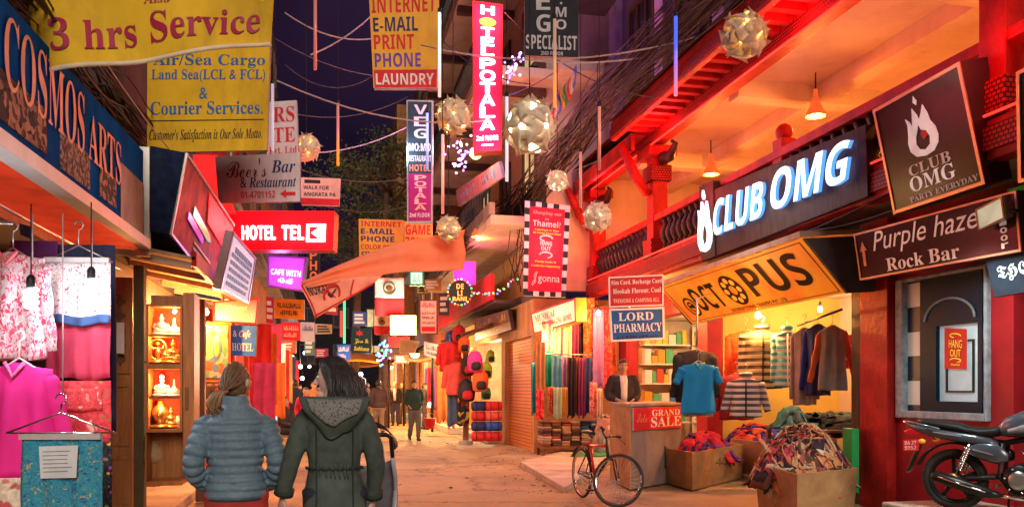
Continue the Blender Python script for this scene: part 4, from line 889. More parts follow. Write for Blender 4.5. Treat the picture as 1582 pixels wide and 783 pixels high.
def flame(mb, q, u0, v0, u1, v1, w0, w1):
    P = lambda x, y: (u0 + (u1 - u0) * x, v0 + (v1 - v0) * y)
    outer = [(.5, 0), (.2, .04), (.03, .16), (.0, .30), (.06, .44), (.10, .60), (.06, .72), (.18, .64), (.24, .54), (.30, .70), (.34, .84), (.46, .70), (.50, .60), (.62, .72), (.70, .82), (.80, .66), (.84, .52), (.96, .40), (1, .26), (.95, .13), (.78, .03)]
    inner = [(.52, .10), (.34, .14), (.25, .24), (.28, .35), (.38, .46), (.44, .56), (.50, .44), (.66, .40), (.74, .28), (.70, .16)]
    # outline ring drawn as a strip between the outer edge and the inner hollow
    import mathutils.geometry as g
    tri = g.delaunay_2d_cdt([V(p) for p in outer + inner], [], [list(range(len(outer))), list(range(len(outer), len(outer) + len(inner)))], 0, 1e-5)
    from mathutils import Vector as _v
    def inside(p, poly):
        c = False
        for (x0, y0), (x1, y1) in zip(poly, poly[1:] + poly[:1]):
            if (y0 > p[1]) != (y1 > p[1]) and p[0] < (x1 - x0) * (p[1] - y0) / (y1 - y0) + x0: c = not c
        return c
    for f in tri[2]:
        pts = [tri[0][i] for i in f]; c = sum((V((p.x, p.y)) for p in pts), V((0, 0))) / len(pts)
        if inside(c, outer) and not inside(c, inner): mb.prism(q, [P(p.x, p.y) for p in pts], w0, w1)
    mb.prism(q, [P(*p) for p in ((.42, .92), (.5, .86), (.54, .92), (.46, 1.02))], w0, w1)
mb = MB(clw); flame(mb, cq, .006, .10, .116, 1.02, .05, .09); mb.build('flame_emblem', r)
light(cq.m(.5, .5, .6), 14, COOL, .3, r)

def sqrect(pts, xs):
    c = [on_x(p[0], p[1], x) for p, x in zip(pts, xs)]; return Frame(*c)
q = sqrect([(1349, 170), (1483, 95), (1523, 284), (1382, 331)], (5.72, 5.72, 5.98, 5.98))
brownf = mat('club_brown_face', (.050, .012, .012), .22, var=.5, scale=1.2, spec=.16); copper = mat('copper_frame', (.50, .28, .18), .35, .7)
def clubsq(r, q):
    mb = MB(mat('white_print_self_glow', (.85, .80, .78), .5, emit=.35)); flame(mb, q, .33, .40, .66, .92, .003, .012); mb.build('flame_emblem', r)  # glow put into the print to make up for weak light here
    mb = MB(redp); mb.prism(q, [(.50, .54), (.56, .56), (.585, .62), (.54, .655), (.48, .60)], .003, .010); mb.build('flame_heart', r)
sign('club_sign', 'square brown CLUB OMG box sign with a white flame, copper edged, at the balcony corner', q, brownf, mat('box_brown', (.05, .018, .016), .35, dirt=.3, spec=.15), .30, (.035, copper), texts=[('CLUB', .27, .275, .73, .37, mat('grey_print', (.60, .52, .50), .5, emit=.2), dict(style='serif')), ('OMG', .25, .135, .75, .265, mat('white_print_self_glow', (.85, .80, .78), .5, emit=.35), dict(style='serif')), ('PARTY EVERYDAY', .22, .05, .95, .10, mat('grey_print', (.60, .52, .50), .5, emit=.2), dict(style='serif'))], extra=clubsq)  # grey and white print glow of themselves, in place of light on the board
q = sqrect([(1320, 362), (1571, 294), (1579, 388), (1330, 433)], (6.1, 6.1, 6.12, 6.12))
def upar(r, q):
    MB(copper).prism(q, [(.045, .28), (.065, .28), (.065, .60), (.08, .60), (.055, .80), (.03, .60), (.045, .60)], .003, .008).build('arrow', r)
ph = mat('haze_letters', (.85, .62, .50), .4, emit=.25); lw = mat('white_print_self_glow', (.85, .80, .78), .5, emit=.35)
sign('bar_sign', 'long brown Purple haze Rock Bar board in a copper frame with an arrow', q, brownf, mat('box_brown', (.05, .018, .016), .35, dirt=.3, spec=.15), .10, (.022, copper), texts=[('Purple haze', .13, .42, .80, .94, ph, dict(style='plain', shear=.3)), ('Rock Bar', .21, .08, .68, .34, ph, dict(style='serif')), ('2', .88, .76, .91, .90, ph)] + vtext('Floor', .905, .94, .08, .72, ph, gap=.25), extra=upar)
q = sqrect([(1523, 403), (1610, 383), (1610, 446), (1536, 459)], (6.25, 6.25, 6.25, 6.25))
sign('pub_sign', 'blue black hanging board with white gothic letters THE below the rock bar board', q, mat('blackboard', (.010, .016, .026), .4, spec=.1), black, .06, texts=[('THE', .18, .36, .78, .78, whp, dict(style='frak'))])
q = sqrect([(1571, 112), (1640, 70), (1650, 268), (1574, 283)], (5.75, 5.75, 5.95, 5.95))
sign('pub_sign', 'dark box sign cut by the right edge beyond the square club sign', q, mat('blackboard', (.010, .016, .026), .4, spec=.1), black, .25, (.035, copper))
q = sqrect([(1556, 293), (1640, 268), (1640, 330), (1574, 345)], (6.5, 6.5, 6.5, 6.5))
sign('pub_sign', 'green board peeping out above the right end of the rock bar board', q, mat('leaf_green', (.04, .30, .04), .5, emit=.15), black, .05)
# flood lamp on the rock bar board
p = on_x(1531, 335, 5.95)
r = thing('flood_lamp', 'small steel flood lamp clamped to the rock bar board', 'lamp', p)
nq = Frame(*[p + V(c) for c in ((-.02, .16, .10), (-.02, -.16, .16), (.03, -.14, -.04), (.03, .18, -.10))])
mb = MB(steel); mb.fbox(nq, -.09, 0, front=mat('lamp_glass', (.75, .78, .55), .1, emit=.5)); mb.build('housing', r)
mb = MB(chrome); mb.fbox(nq, -.01, .012, 0, 0, .06, 1); mb.fbox(nq, -.01, .012, .94, 0, 1, 1); mb.fbox(nq, -.01, .012, .06, 0, .94, .08); mb.fbox(nq, -.01, .012, .06, .92, .94, 1); mb.build('rim', r)
mb = MB(black); mb.tube([p + V((.02, .2, 0)), p + V((.14, .2, 0)), p + V((.14, -.18, .03)), p + V((.02, -.18, .03))], .012, 6); mb.build('bracket', r)
light(p + V((-.4, .1, -.25)), 75, (.80, 1, .93), .08, r, 'SPOT', aim=(.5, .2, -.8))
# poster in the club window
q = Frame(*[on_x(a, b, XW + .025) for a, b in ((1459, 506), (1494, 508), (1494, 570), (1459, 569))])
sign('poster', 'red HANG OUT poster with yellow letters taped to the club window', q, mat('poster_red', (.62, .03, .02), .5, emit=.10), white, .004, texts=[('HANG', .22, .52, .80, .72, yl, dict(style='plain')), ('OUT', .28, .30, .74, .48, yl, dict(style='plain')), ('Thamel', .3, .08, .7, .13, yl)], extra=lambda r, q: MB(yl).tube([q.m(.5 + .24 * math.cos(t) * (1 if k else -1), (.82 if k else .21) + .05 * math.sin(t), .004) for k in (0,) for t in [i * .4 for i in range(12)]], .006, 4).tube([q.m(.5 + .24 * math.cos(i * .4), .82 + .05 * math.sin(i * .4), .004) for i in range(12)], .006, 4).build('emblem', r))

# crowded small boards far up both sides
random.seed(55)
for i, (px, py, w_, h_, d, c, lab) in enumerate([(512, 470, 20, 30, 36, (.30, .03, .03), 'small dark red upright board left of the green strip'), (500, 508, 26, 16, 38, (.42, .36, .30), 'small pale board under the dark red upright board'), (556, 492, 22, 22, 34, (.05, .10, .28), 'small blue board above the dark teal board'), (588, 500, 16, 34, 33, (.5, .05, .04), 'narrow red board right of the dark teal board'), (668, 440, 26, 16, 26, (.55, .22, .05), 'small orange board under the salmon banner end'), (686, 470, 16, 34, 25, (.06, .06, .10), 'narrow dark board left of the round sign'), (654, 446, 18, 14, 30, (.5, .4, .1), 'small yellow board over the pale notice board'), (620, 555, 22, 13, 31, (.45, .1, .05), 'small red board by the orange flare lamp'), (446, 536, 22, 18, 24, (.5, .12, .04), 'small orange red board over the sitting man'), (478, 536, 16, 26, 34, (.08, .18, .12), 'small green board far down the left row'), (417, 478, 12, 40, 17, (.45, .03, .05), 'narrow crimson board beside the orange painted one'), (590, 470, 22, 14, 28, (.6, .5, .42), 'small cream board left of the flags'), (497, 545, 20, 14, 40, (.4, .05, .18), 'small pink board above the far crowd'), (664, 405, 24, 16, 24, (.5, .06, .03), 'small red board hanging right under the salmon banner')]):
    q = Q4([(px - w_ / 2, py - h_ / 2), (px + w_ / 2, py - h_ / 2 + ru(-2, 2)), (px + w_ / 2, py + h_ / 2 + ru(-2, 2)), (px - w_ / 2, py + h_ / 2)], d)
    def ex(r, q):
        for k in range(3): MB(whp if sum(c) < .9 else inkp).fbox(q, .002, .008, .12, .68 - k * .26, ru(.6, .9), .84 - k * .26).build('print_line', r)
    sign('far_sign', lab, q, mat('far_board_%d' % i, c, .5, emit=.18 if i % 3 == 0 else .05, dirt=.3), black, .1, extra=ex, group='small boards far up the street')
# ================================================================ lamps
def pendant(label, p, top, col, e, shade=None, group='cone pendant lamps under the balcony'):
    r = thing('pendant_lamp', label, 'lamp', p, group)
    mb = MB(shade or mat('orange_shade', (.80, .22, .05), .5, emit=.35)); mb.lathe([(.03, .42), (.04, .30), (.09, .16), (.15, .03), (.155, .0), (.145, .0), (.08, .15), (.03, .27)], p, 16); mb.build('lamp_shade', r)
    mb = MB(glow('warm_bulb', (1, .72, .38), 14)); mb.ball(V(p) + V((0, 0, .03)), .075, rz=.05); mb.build('bulb', r)
    mb = MB(cablek); mb.tube([V(p) + V((0, 0, .41)), V((p[0], p[1], top))], .012, 5); mb.build('cord', r)
    light(V(p) + V((0, 0, -.06)), e, col, .08, r); return r
pendant('orange cone lamp hanging under the balcony ceiling, above the long plank sign', (7.4, 11.75, 5.72), 6.4, ORNG, 105)
pendant('orange cone lamp deeper under the balcony ceiling, near the eave strut', (7.4, 15.4, 5.72), 6.4, ORNG, 100)
pendant('orange cone lamp under the balcony ceiling above the square brown sign', (7.9, 7.4, 5.9), 6.4, ORNG, 105)
p = at(738, 366, 20.5); pendant('small orange cone lamp under the beige slab beyond the magenta sign', tuple(p), 5.15, ORNG, 90, group='cone lamps along the shops')

# star lamps: thirty curled paper petals locked into a ball
def starball():
    g = (1 + 5 ** .5) / 2; ico = []
    for a in (-1, 1):
        for b in (-g, g): ico += [V((0, a, b)), V((a, b, 0)), V((b, 0, a))]
    ed = [(i, j) for i in range(12) for j in range(i) if abs((ico[i] - ico[j]).length - 2) < .01]
    mb = MB(paper('lamp_paper', (.80, .72, .58), .35))
    for i, j in ed:
        n = (ico[i] + ico[j]).normalized(); t = (ico[i] - ico[j]).normalized(); t = (Matrix.Rotation(.62, 3, n) @ t); b = n.cross(t)
        def f(u, v, n=n, t=t, b=b):
            x, y = (u - .5) * 2, (v - .5) * 2
            wd = (1 - .40 * x * x) * .37
            lift = .04 * (1 - x * x) + .20 * y * x * abs(x) + .13 * y - .10 * y * y * (1 - x * x) - .03 * abs(x) ** 3
            yy = y * wd + .34 * x ** 3
            d = (n * 1.0 + t * x * .74 + b * yy).normalized()
            return d * (.93 + lift)
        mb.grid(f, 12, 6, .016)
    return mb
SB = starball(); star0 = None
def star(label, px, py, rpx, d, topy, e, col=WHITE):
    global star0
    p = at(px, py, d); R_ = rpx * d / FPX
    if star0 is None:
        r = thing('star_lamp', label, 'lamp', p, 'curled paper ball lamps on cords', local=True); SB.build('lamp_shade', r); star0 = r
    else: r = copy_tree(star0); r['label'] = label; r.location = p; ORG[r] = V((0, 0, 0))
    for c in list(r.children):
        if 'cord' in c.name or 'light' in c.name or 'cap' in c.name: bpy.data.objects.remove(c)
    r.children[0].scale = (R_ * ru(.93, 1.07), R_ * ru(.93, 1.07), R_ * ru(.90, 1.05)); r.children[0].rotation_euler = (ru(0, 6), ru(0, 6), ru(0, 6))
    top = at(px, topy, d).z - p.z
    mb = MB(cablek); mb.tube([(0, 0, R_ * .95), (0, 0, top)], .007, 5); mb.build('cord', r)
    MB(dkwood).lathe([(.03, R_ * .92), (.05, R_ * .95), (.045, R_ * 1.04), (.02, R_ * 1.06)], (0, 0, 0), 10).build('cap', r)
    if e: l = light((0, 0, 0), e, col, .10, None); l.parent = r
star('big bright paper ball lamp in front of the magenta hotel sign', 818, 197, 40, 10.5, -60, 95)
star('paper ball lamp on the left of the magenta hotel sign, below the internet board', 700, 180, 27, 12.5, -40, 26, WARM)
star('dim brownish paper ball lamp in front of the red balcony eave', 1150, 55, 35, 9.5, -40, 7, WARM)
star('dim paper ball lamp hanging beside the white bar board on the left', 473, 228, 21, 13, -60, 5, WARM)
star('small paper ball lamp between the cables and the checker edged hanging sign', 861, 279, 16, 14, 90, 16, WHITE)
star('pale paper ball lamp right of the checker edged hanging sign, before the railing', 923, 335, 23, 13.5, 80, 34)
star('salmon tinted paper ball lamp at the upper end of the salmon banner', 693, 353, 19, 12.4, 200, 6, WARM)

# hanging meteor tubes
TUB = {}
def tubem(top, low, e):
    k = ('tube', top, low)
    if k in TUB: return TUB[k]
    m, nt, b = _nodes('light_tube', .3, 0); tc = N(nt, 'ShaderNodeTexCoord').outputs['Generated']; sp = N(nt, 'ShaderNodeSeparateXYZ'); nt.links.new(tc, sp.inputs[0])
    c = ramp(nt, sp.outputs[2], [(.12, low), (.6, top)]); nt.links.new(c, b.inputs['Base Color']); nt.links.new(c, b.inputs['Emission Color']); b.inputs['Emission Strength'].default_value = e * EM * .6; TUB[k] = m; return m
tp, tw, tb, ta = (.45, .16, .14), (.85, .9, 1), (.06, .12, 1), (1, .35, .03)
tubes = [(487, -20, 108, 11, tp, (.55, .16, .12), .7, 'dull reddish light tube high on the left, beside the cargo board'), (522, 160, 256, 14, tp, ta, 1.2, 'light tube glowing amber at its lower end, left of the tree'),
 (679, 20, 150, 12, tw, (.9, .55, .5), 1.8, 'white light tube along the right edge of the tall internet board'), (684, 208, 330, 12.3, (.9, .5, .45), (.6, .2, .15), 1, 'pinkish light tube below the dim ball lamp left of the magenta sign'),
 (783, 150, 280, 11.5, (.6, .7, .9), tw, 1.2, 'white light tube ending below the magenta sign, behind the big ball lamp'), (857, 30, 166, 11, (.35, .2, .14), ta, 1.4, 'light tube with an amber tip in front of the charcoal board'),
 (926, 165, 262, 11.5, (.6, .25, .18), (.45, .12, .1), .8, 'dull pink light tube over the cable bundle'), (897, 235, 320, 13, (.55, .22, .16), (.5, .2, .14), .7, 'dull pink light tube above the pale ball lamp'),
 (1044, 26, 148, 9.5, tb, (.6, .2, .35), 1.8, 'blue light tube in front of the red eave'), (421, 130, 232, 12, (.5, .45, .6), (.6, .6, .75), .8, 'white light tube against the Pvt. Ltd board on the left'), (660, 175, 262, 15, (.4, .6, 1), (.2, .3, .8), 1.6, 'pale blue light tube in front of the dark half of the tall hotel board')]
for px, y0, y1, d, c0, c1, e, lab in tubes:
    a, b = at(px, y1, d), at(px, y0, d); r = thing('light_tube', lab, 'light tube', a, 'thin light tubes hanging over the street')
    MB(tubem(c0, c1, e)).tube([a, b], .022, 8).build('tube', r)
    MB(black).tube([b, b + V((0, 0, .06))], .026, 8).build('cap', r)
    MB(cablek).tube([b + V((0, 0, .05)), b + V((0, 0, 3.2))], .006, 4).build('cord', r)

# naked bulbs
def bulb(label, p, e, col, top=.4, st=25, R_=.045, group='bare bulbs in the shops', cfl=False):
    p = V(p); r = thing('hanging_bulb', label, 'bulb', p, group)
    g = glow('cool_bulb' if cfl else 'warm_naked_bulb', (.82, .90, 1) if cfl else (1, .70, .36), st)
    if cfl: MB(g).tube([p + V((.028 * math.cos(t), .028 * math.sin(t), -.055 + t * .0058)) for t in [i * .6 for i in range(34)]], .013, 6).build('bulb', r)
    else: MB(g).lathe([(.008, -R_ * 1.1), (R_ * .7, -R_ * .8), (R_, -.1 * R_), (R_ * .8, R_ * .6), (R_ * .35, R_ * 1.3)], p, 12).build('bulb', r)
    MB(black).lathe([(.022, .062), (.026, .07), (.026, .12), (.012, .14)], p, 10).build('socket', r)
    MB(cablek).tube([p + V((0, 0, .13)), p + V((0, 0, top))], .004, 4).build('cord', r)
    light(p + V((0, -.02, -.03)), e, col, .06, r); return r
bulb('bright white bulb hanging before the red and white patterned jacket', at(48, 462, 4.85), 7, COOL, .55, 40, group='white bulbs before the hanging clothes', cfl=True)
bulb('bright white bulb hanging before the flowered tunic on its hanger', at(141, 446, 5.35), 7, COOL, .55, 40, group='white bulbs before the hanging clothes', cfl=True)
bulb('bare warm bulb inside the craft shop, right of the display case', at(318, 482, 12.4), 90, WARM, .3)
bulb('bare warm bulb among the red doors behind the blue hotel board', at(413, 537, 20), 120, WARM, .5)
bulb('bare warm bulb at the porch of the craft shop', (-1.75, 12.2, 2.5), 150, ORNG, .3)
for x_, y_, e, lab in ((8.2, 11.2, 75, 'bare bulb at the front of the clothes shop ceiling'), (8.4, 13.2, 65, 'bare bulb at the back of the clothes shop ceiling'), (7.9, 16.6, 80, 'bare bulb lighting the pharmacy shelves')):
    bulb(lab, (x_, y_, 2.88), e, (1, .70, .38), .25)
bulb('bare bulb hanging in the shop entrance under the tilted orange sign', (6.45, 11.8, 2.62), 170, ORNG, .3)
bulb('bare bulb under the pharmacy board eaves', (6.0, 16.2, 3.2), 150, ORNG, .4)
bulb('bare bulb over the hanging scarves of the stall', (5.6, 17.0, 3.1), 130, ORNG, .5)
bulb('bare bulb in the bag shop', (5.4, 24.6, 2.6), 230, WHITE, .4)
bulb('bare bulb above the hanging jackets of the bag shop', (3.9, 25.2, 3.0), 170, WARM, .5)
bulb('bare bulb in the scarf shop further up', (5.2, 29.4, 2.6), 260, WARM, .4)
bulb('bare bulb in the far shop behind the man in green', (5.2, 35.5, 2.6), 330, WARM, .4)
bulb('bare bulb in the shop past the brick corner', (5.0, 42, 2.6), 360, WARM, .4)
bulb('bare bulb in the red fronted shop on the left', (-2.9, 18.2, 2.4), 200, WARM, .2)
bulb('bare bulb in the second red fronted shop on the left', (-2.9, 22.4, 2.4), 220, WARM, .2)
bulb('bare bulb in the brick building shop on the left', (-3.0, 29, 2.4), 260, WARM, .3)
bulb('bare bulb in the far orange shop on the right', (4.4, 50, 2.6), 420, ORNG, .4)
# street lamps: the bright flares in the distance
def street_lamp(label, px, py, d, e, col, st):
    p = at(px, py, d); r = thing('street_lamp', label, 'street lamp', (p.x + .6, p.y, 0), 'lamps along the far street')
    MB(black).tube([(p.x + .6, p.y, 0), (p.x + .6, p.y, p.z + .1), (p.x + .3, p.y, p.z + .28), (p.x, p.y, p.z + .12)], .045, 8).build('pole', r)
    MB(black).lathe([(.05, .16), (.12, .10), (.20, .02)], p, 12, caps=False).build('lamp_shade', r)
    MB(glow('flare_%d' % (col[2] > .5), col, st)).ball(p, .16, rz=.12).build('bulb', r); light(p + V((0, 0, -.22)), e, col, .16, r)
street_lamp('street lamp with an orange flare over the far shops on the right', 601, 566, 34, 520, ORNG, 30)
street_lamp('street lamp with a white orange flare nearer the scarf shop', 641, 547, 29, 420, WARM, 30)
street_lamp('street lamp with a cold white flare at the end of the street', 549, 588, 48, 420, COOL, 30)
p = at(735, 237, 18); r = thing('globe_lamp', 'orange globe lamp glowing below the magenta hotel sign', 'lamp', p)
MB(glow('orange_globe', (1, .50, .10), 9)).ball(p, .13).build('globe', r); MB(black).bar(p + V((0, 0, .12)), p + V((.4, 0, .3)), .04).build('bracket', r); light(p + V((-.25, -.2, 0)), 120, ORNG, .12, r)
# far points of light
k0 = None
for i, (px, py, d, c, lab) in enumerate([(388, 521, 44, 'b', 'cold white shop lamp highest in the far left row'), (471, 545, 50, 'b', 'cold lamp over the crowd'), (478, 545, 52, 'w', 'warm lamp beside the cold lamp over the crowd'), (464, 566, 44, 'b', 'cold lamp over the man in a red jacket'), (455, 582, 46, 'b', 'large cold lamp low over the crowd'), (467, 584, 42, 'b', 'low cold lamp right of the large one'), (533, 597, 50, 'b', 'cold lamp at head height near the woman'), (557, 578, 52, 'b', 'cold lamp above the far walkers'), (478, 566, 54, 'w', 'small warm lamp over the crowd'), (452, 552, 40, 'w', 'small warm lamp over the left row'), (664, 625, 32, 'w', 'low warm lamp at the scarf shop floor')]):
    p = at(px, py, d); r = thing('shop_lamp', lab, 'lamp', p, 'small lamps in the distance')
    MB(glow('far_cold', (.62, .75, 1), 22) if c == 'b' else glow('far_warm', (1, .62, .25), 18)).ball(p, .14 if i in (4, 6, 7) else .10, n=10, k=6).build('bulb', r)
    MB(cablek).tube([p + V((0, 0, .08)), p + V((0, 0, 1.2))], .01, 4).build('cord', r)
    if i in (0, 3, 6): light(p - V((0, .3, 0)), 150, COOL if c == 'b' else WARM, .1, r)
# red rope light along the eave and its wash
a, b = V((5.93, 2.2, 6.07)), V((5.93, 18.9, 6.07))
r = thing('rope_light', 'thin red rope light along the lower edge of the carved eave', 'rope light', a)
MB(glow('red_rope', (1, .05, .03), 1.6)).tube([a, b], .016, 6).build('rope', r)
for y in (5, 9.5, 14, 17.5): light((5.72, y, 5.98), 26, RED, .3, r)
r2 = thing('rope_light', 'red rope light tucked on top of the balcony beam behind the signs', 'rope light', (5.93, 10, 4.02))
MB(glow('red_rope', (1, .05, .03), 1.6)).tube([(5.97, 2.2, 4.03), (5.97, 18.9, 4.03)], .014, 6).build('rope', r2)
for y in (6.4, 12.2, 15.5, 18.2): light((5.55, y, 4.5), 10, RED, .2, r2)

# strings of tiny lights
def fairy(label, pts, n, mats, R_=.02, e=0, col=None, jit=.05):
    pts = [V(p) for p in pts]; r = thing('fairy_lights', label, 'fairy lights', pts[0]); L = len(pts) - 1
    P = lambda t: pts[min(int(t * L), L - 1)].lerp(pts[min(int(t * L), L - 1) + 1], t * L - min(int(t * L), L - 1))
    MB(cablek).tube(pts, .006, 4).build('wire', r)
    mb = MB()
    for i in range(n): mb.m(mats[i % len(mats)]); mb.ball(P((i + .5) / n) + V((ru(-jit, jit), ru(-jit, jit), ru(-jit, jit))), R_, n=6, k=4)
    mb.build('fairy_light', r)
    if e: light(P(.5) + V((-.3, -.3, 0)), e, col, .2, r)
fv = [glow('fairy_ice', (.35, .40, 1), 12), glow('fairy_violet', (.6, .2, 1), 9)]
fairy('violet and ice blue fairy lights by the pink lit balcony slab', [at(806, 78, 15), at(792, 100, 15.5), at(778, 122, 16), at(790, 96, 16), at(800, 118, 16)], 34, fv, .022, 60, (.45, .25, 1), .10)
fairy('cluster of pale fairy lights behind the dim ball lamp', [at(690, 232, 17), at(715, 214, 17.5), at(724, 240, 17), at(700, 250, 17), at(716, 262, 17.4)], 40, fv + [glow('fairy_pink', (1, .5, .6), 6)], .024, 60, (.9, .3, .8), .14)
fairy('coloured fairy lights running along the red balcony front', sag(at(727, 452, 20), at(800, 428, 19), .18, 8), 22, FAIRY, .022)
fairy('blue fairy lights hanging beside the dark teal board far off', [at(600, 525, 30), at(590, 545, 30), at(584, 560, 30), at(596, 530, 30), at(605, 548, 30)], 40, [FAIRY[2], FAIRY[1], FAIRY[4]], .04, 40, (.3, .4, 1), .15)
a, b = at(532, 465, 34), at(532, 530, 34); r = thing('light_strip', 'green upright light strip on the far left corner', 'light strip', b)
MB(glow('green_strip', (.05, .9, .2), 1.8)).bar(b, a, .09).build('strip', r)
a, b = at(527, 480, 34), at(527, 520, 34); r = thing('light_strip', 'red upright light strip beside the green one', 'light strip', b); MB(glow('red_strip', (.8, .04, .04), 1.2)).bar(b, a, .09).build('strip', r)

# ================================================================ wires and cables
def wire(name, label, pts, rad=.012, m=None, cat='cable', group='wires strung over the street'):
    r = MB(m or cablek).tube(pts, rad, 5).build(name, None, loc=pts[0]); tag(r, label, cat, group); return r
pale = mat('pale_wire', (.42, .34, .34), .6)
wire('overhead_wire', 'pale wire crossing the night sky from the left row to the tall internet board', sag(at(440, 20, 13), at(575, 60, 14), .15), .012, pale)
wire('overhead_wire', 'pale wire carrying the amber tipped light tube left of the tree', sag(at(428, 125, 12), at(760, 185, 14), .25), .012, pale)
wire('overhead_wire', 'wire crossing low in front of the trees to the tall unlit hotel board', sag(at(440, 236, 15), at(640, 190, 17), .2), .012, pale)
wire('overhead_wire', 'long taut wire from the internet board to the upper right storeys', sag(at(650, 70, 13), at(1100, 50, 12), .3), .012, pale)
wire('overhead_wire', 'wire from the charcoal board to the far upper storeys', sag(at(810, 92, 13), at(1010, 86, 13), .08), .014, pale)
wire('overhead_wire', 'second pale wire rising steeply across the night sky on the left', sag(at(480, 85, 12), at(590, 8, 15), .1), .012, pale)
for (a, b, s, lab) in (((425, 60, 16), (640, 118, 18), .25, 'thin dark wire sagging behind the tall internet board'), ((430, 170, 18), (630, 150, 20), .3, 'thin dark wire sagging above the leafy tree'), ((445, 255, 20), (660, 268, 21), .3, 'thin dark wire crossing the tree crown'), ((440, 100, 15), (575, 118, 15), .3, 'thin dark wire below the steep pale one'), ((455, 300, 22), (630, 318, 22), .3, 'thin dark wire over the low internet board'), ((680, 60, 16), (820, 130, 15), .2, 'thin dark wire passing behind the magenta sign'), ((670, 160, 17), (860, 110, 15), .25, 'thin dark wire rising to the charcoal board'), ((780, 20, 14), (1010, 150, 13), .3, 'thin dark wire falling from the charcoal board to the eave')):
    wire('overhead_wire', lab, sag(at(*a), at(*b), s), .010, mat('dusty_wire', (.10, .075, .08), .7))
wire('overhead_wire', 'thin white string from the cloth banner to the dark light box', sag(at(160, 92, 6.4), at(262, 232, 8.9), .02), .006, pale)
wire('overhead_wire', 'thin string in the upper left corner above the fascia', sag(at(-10, 0, 5), at(60, 62, 5.9), .02), .006, pale)
wire('overhead_wire', 'wire slung under the balcony from the orange sign to the rock bar board', sag((6.0, 9.6, 3.5), (6.0, 6.6, 3.6), .12), .012)
wire('overhead_wire', 'wire looped across the plank sign lower edge', sag((5.9, 12.4, 3.5), (5.95, 8.0, 3.62), .1), .010)
for lab, P_, n, sp in (('thick bundle of tangled brown cables along the top of the red eave', [(5.5, 2.5, 6.9), (5.15, 6, 6.80), (4.95, 10, 6.75), (4.7, 14, 6.6), (4.6, 17, 6.25), (4.35, 19.5, 5.75), (3.5, 22, 5.4), (3.4, 30, 5.3)], 80, .22),
                 ('bundle of black cables running above the blue fascia', [(-2.1, 3, 4.35), (-2.05, 5.5, 4.2), (-2.1, 8, 4.35), (-2.2, 10, 4.5), (-2.2, 16, 4.8), (-2.15, 26, 5.0)], 40, .18)):
    mb = MB(cablem); mb.smooth = True
    for k in range(n):
        o = [ru(-1, 1) * sp, ru(-1, 1) * sp]; ph_ = ru(0, 6); pts = []
        if k % 3 == 0: mb.m(cablek)
        else: mb.m(cablem)
        for i in range(len(P_) * 5 - 4):
            t = i / 5; j = min(int(t), len(P_) - 2); p = V(P_[j]).lerp(V(P_[j + 1]), t - j)
            s = math.sin(t * (1.3 + (k % 5) * .5) + ph_) * .2; pts.append(p + V((o[0] + s * sp * 2, 0, o[1] + math.cos(t * 1.7 + ph_) * sp * .7 - .10 * abs(math.sin(t * PI * .8 + ph_)))))
        mb.tube(pts, ru(.006, .015), 4)
    o = mb.build('cable_bundle', None, loc=P_[0]); tag(o, lab, 'cable bundle', 'bundles of cables along the fronts')
mb = MB(cablem)
for k in range(18):
    a = V((4.4 + ru(-.2, .2), 18.7 + ru(-.3, .3), 5.9 + ru(-.3, .3))); b = V((4.5 + ru(-.4, .3), 18.8 + ru(-.3, .2), 3.7 + ru(-.1, .5))); mb.m(cablek if k % 2 else cablem); mb.tube([a, a.lerp(b, .4) + V((ru(-.3, .3), ru(-.2, .2), ru(-.3, .1))), a.lerp(b, .7) + V((ru(-.3, .3), ru(-.2, .2), 0)), b], ru(.008, .018), 4)
o = mb.build('cable_bundle', None, loc=(4.4, 18.7, 4)); tag(o, 'tangle of cables dropping down beside the checker edged hanging sign', 'cable bundle', 'bundles of cables along the fronts')
# bunting
pts = sag(at(895, 88, 13.5), at(838, 170, 14.2), .12, 12)
r = thing('bunting', 'string of small coloured prayer flags below the charcoal board', 'bunting', pts[0])
MB(pale).tube(pts, .006, 4).build('string', r)
for i in range(9):
    a, b = pts[i + 1], pts[i + 2]; cm = [(.08, .12, .5), (.55, .5, .45), (.55, .05, .05), (.05, .3, .1), (.65, .4, .03)][i % 5]
    mb = MB(mat('prayer_cloth_%d' % (i % 5), cm, .8)); dz = V((.02, .03, -.32))
    mb.grid(lambda u, v: a.lerp(b, u * .9) + dz * v + V((.02 * math.sin(v * 5 + i), .03 * math.sin(v * 4 + u * 3), 0)), 4, 5, .004); mb.build('flag', r)

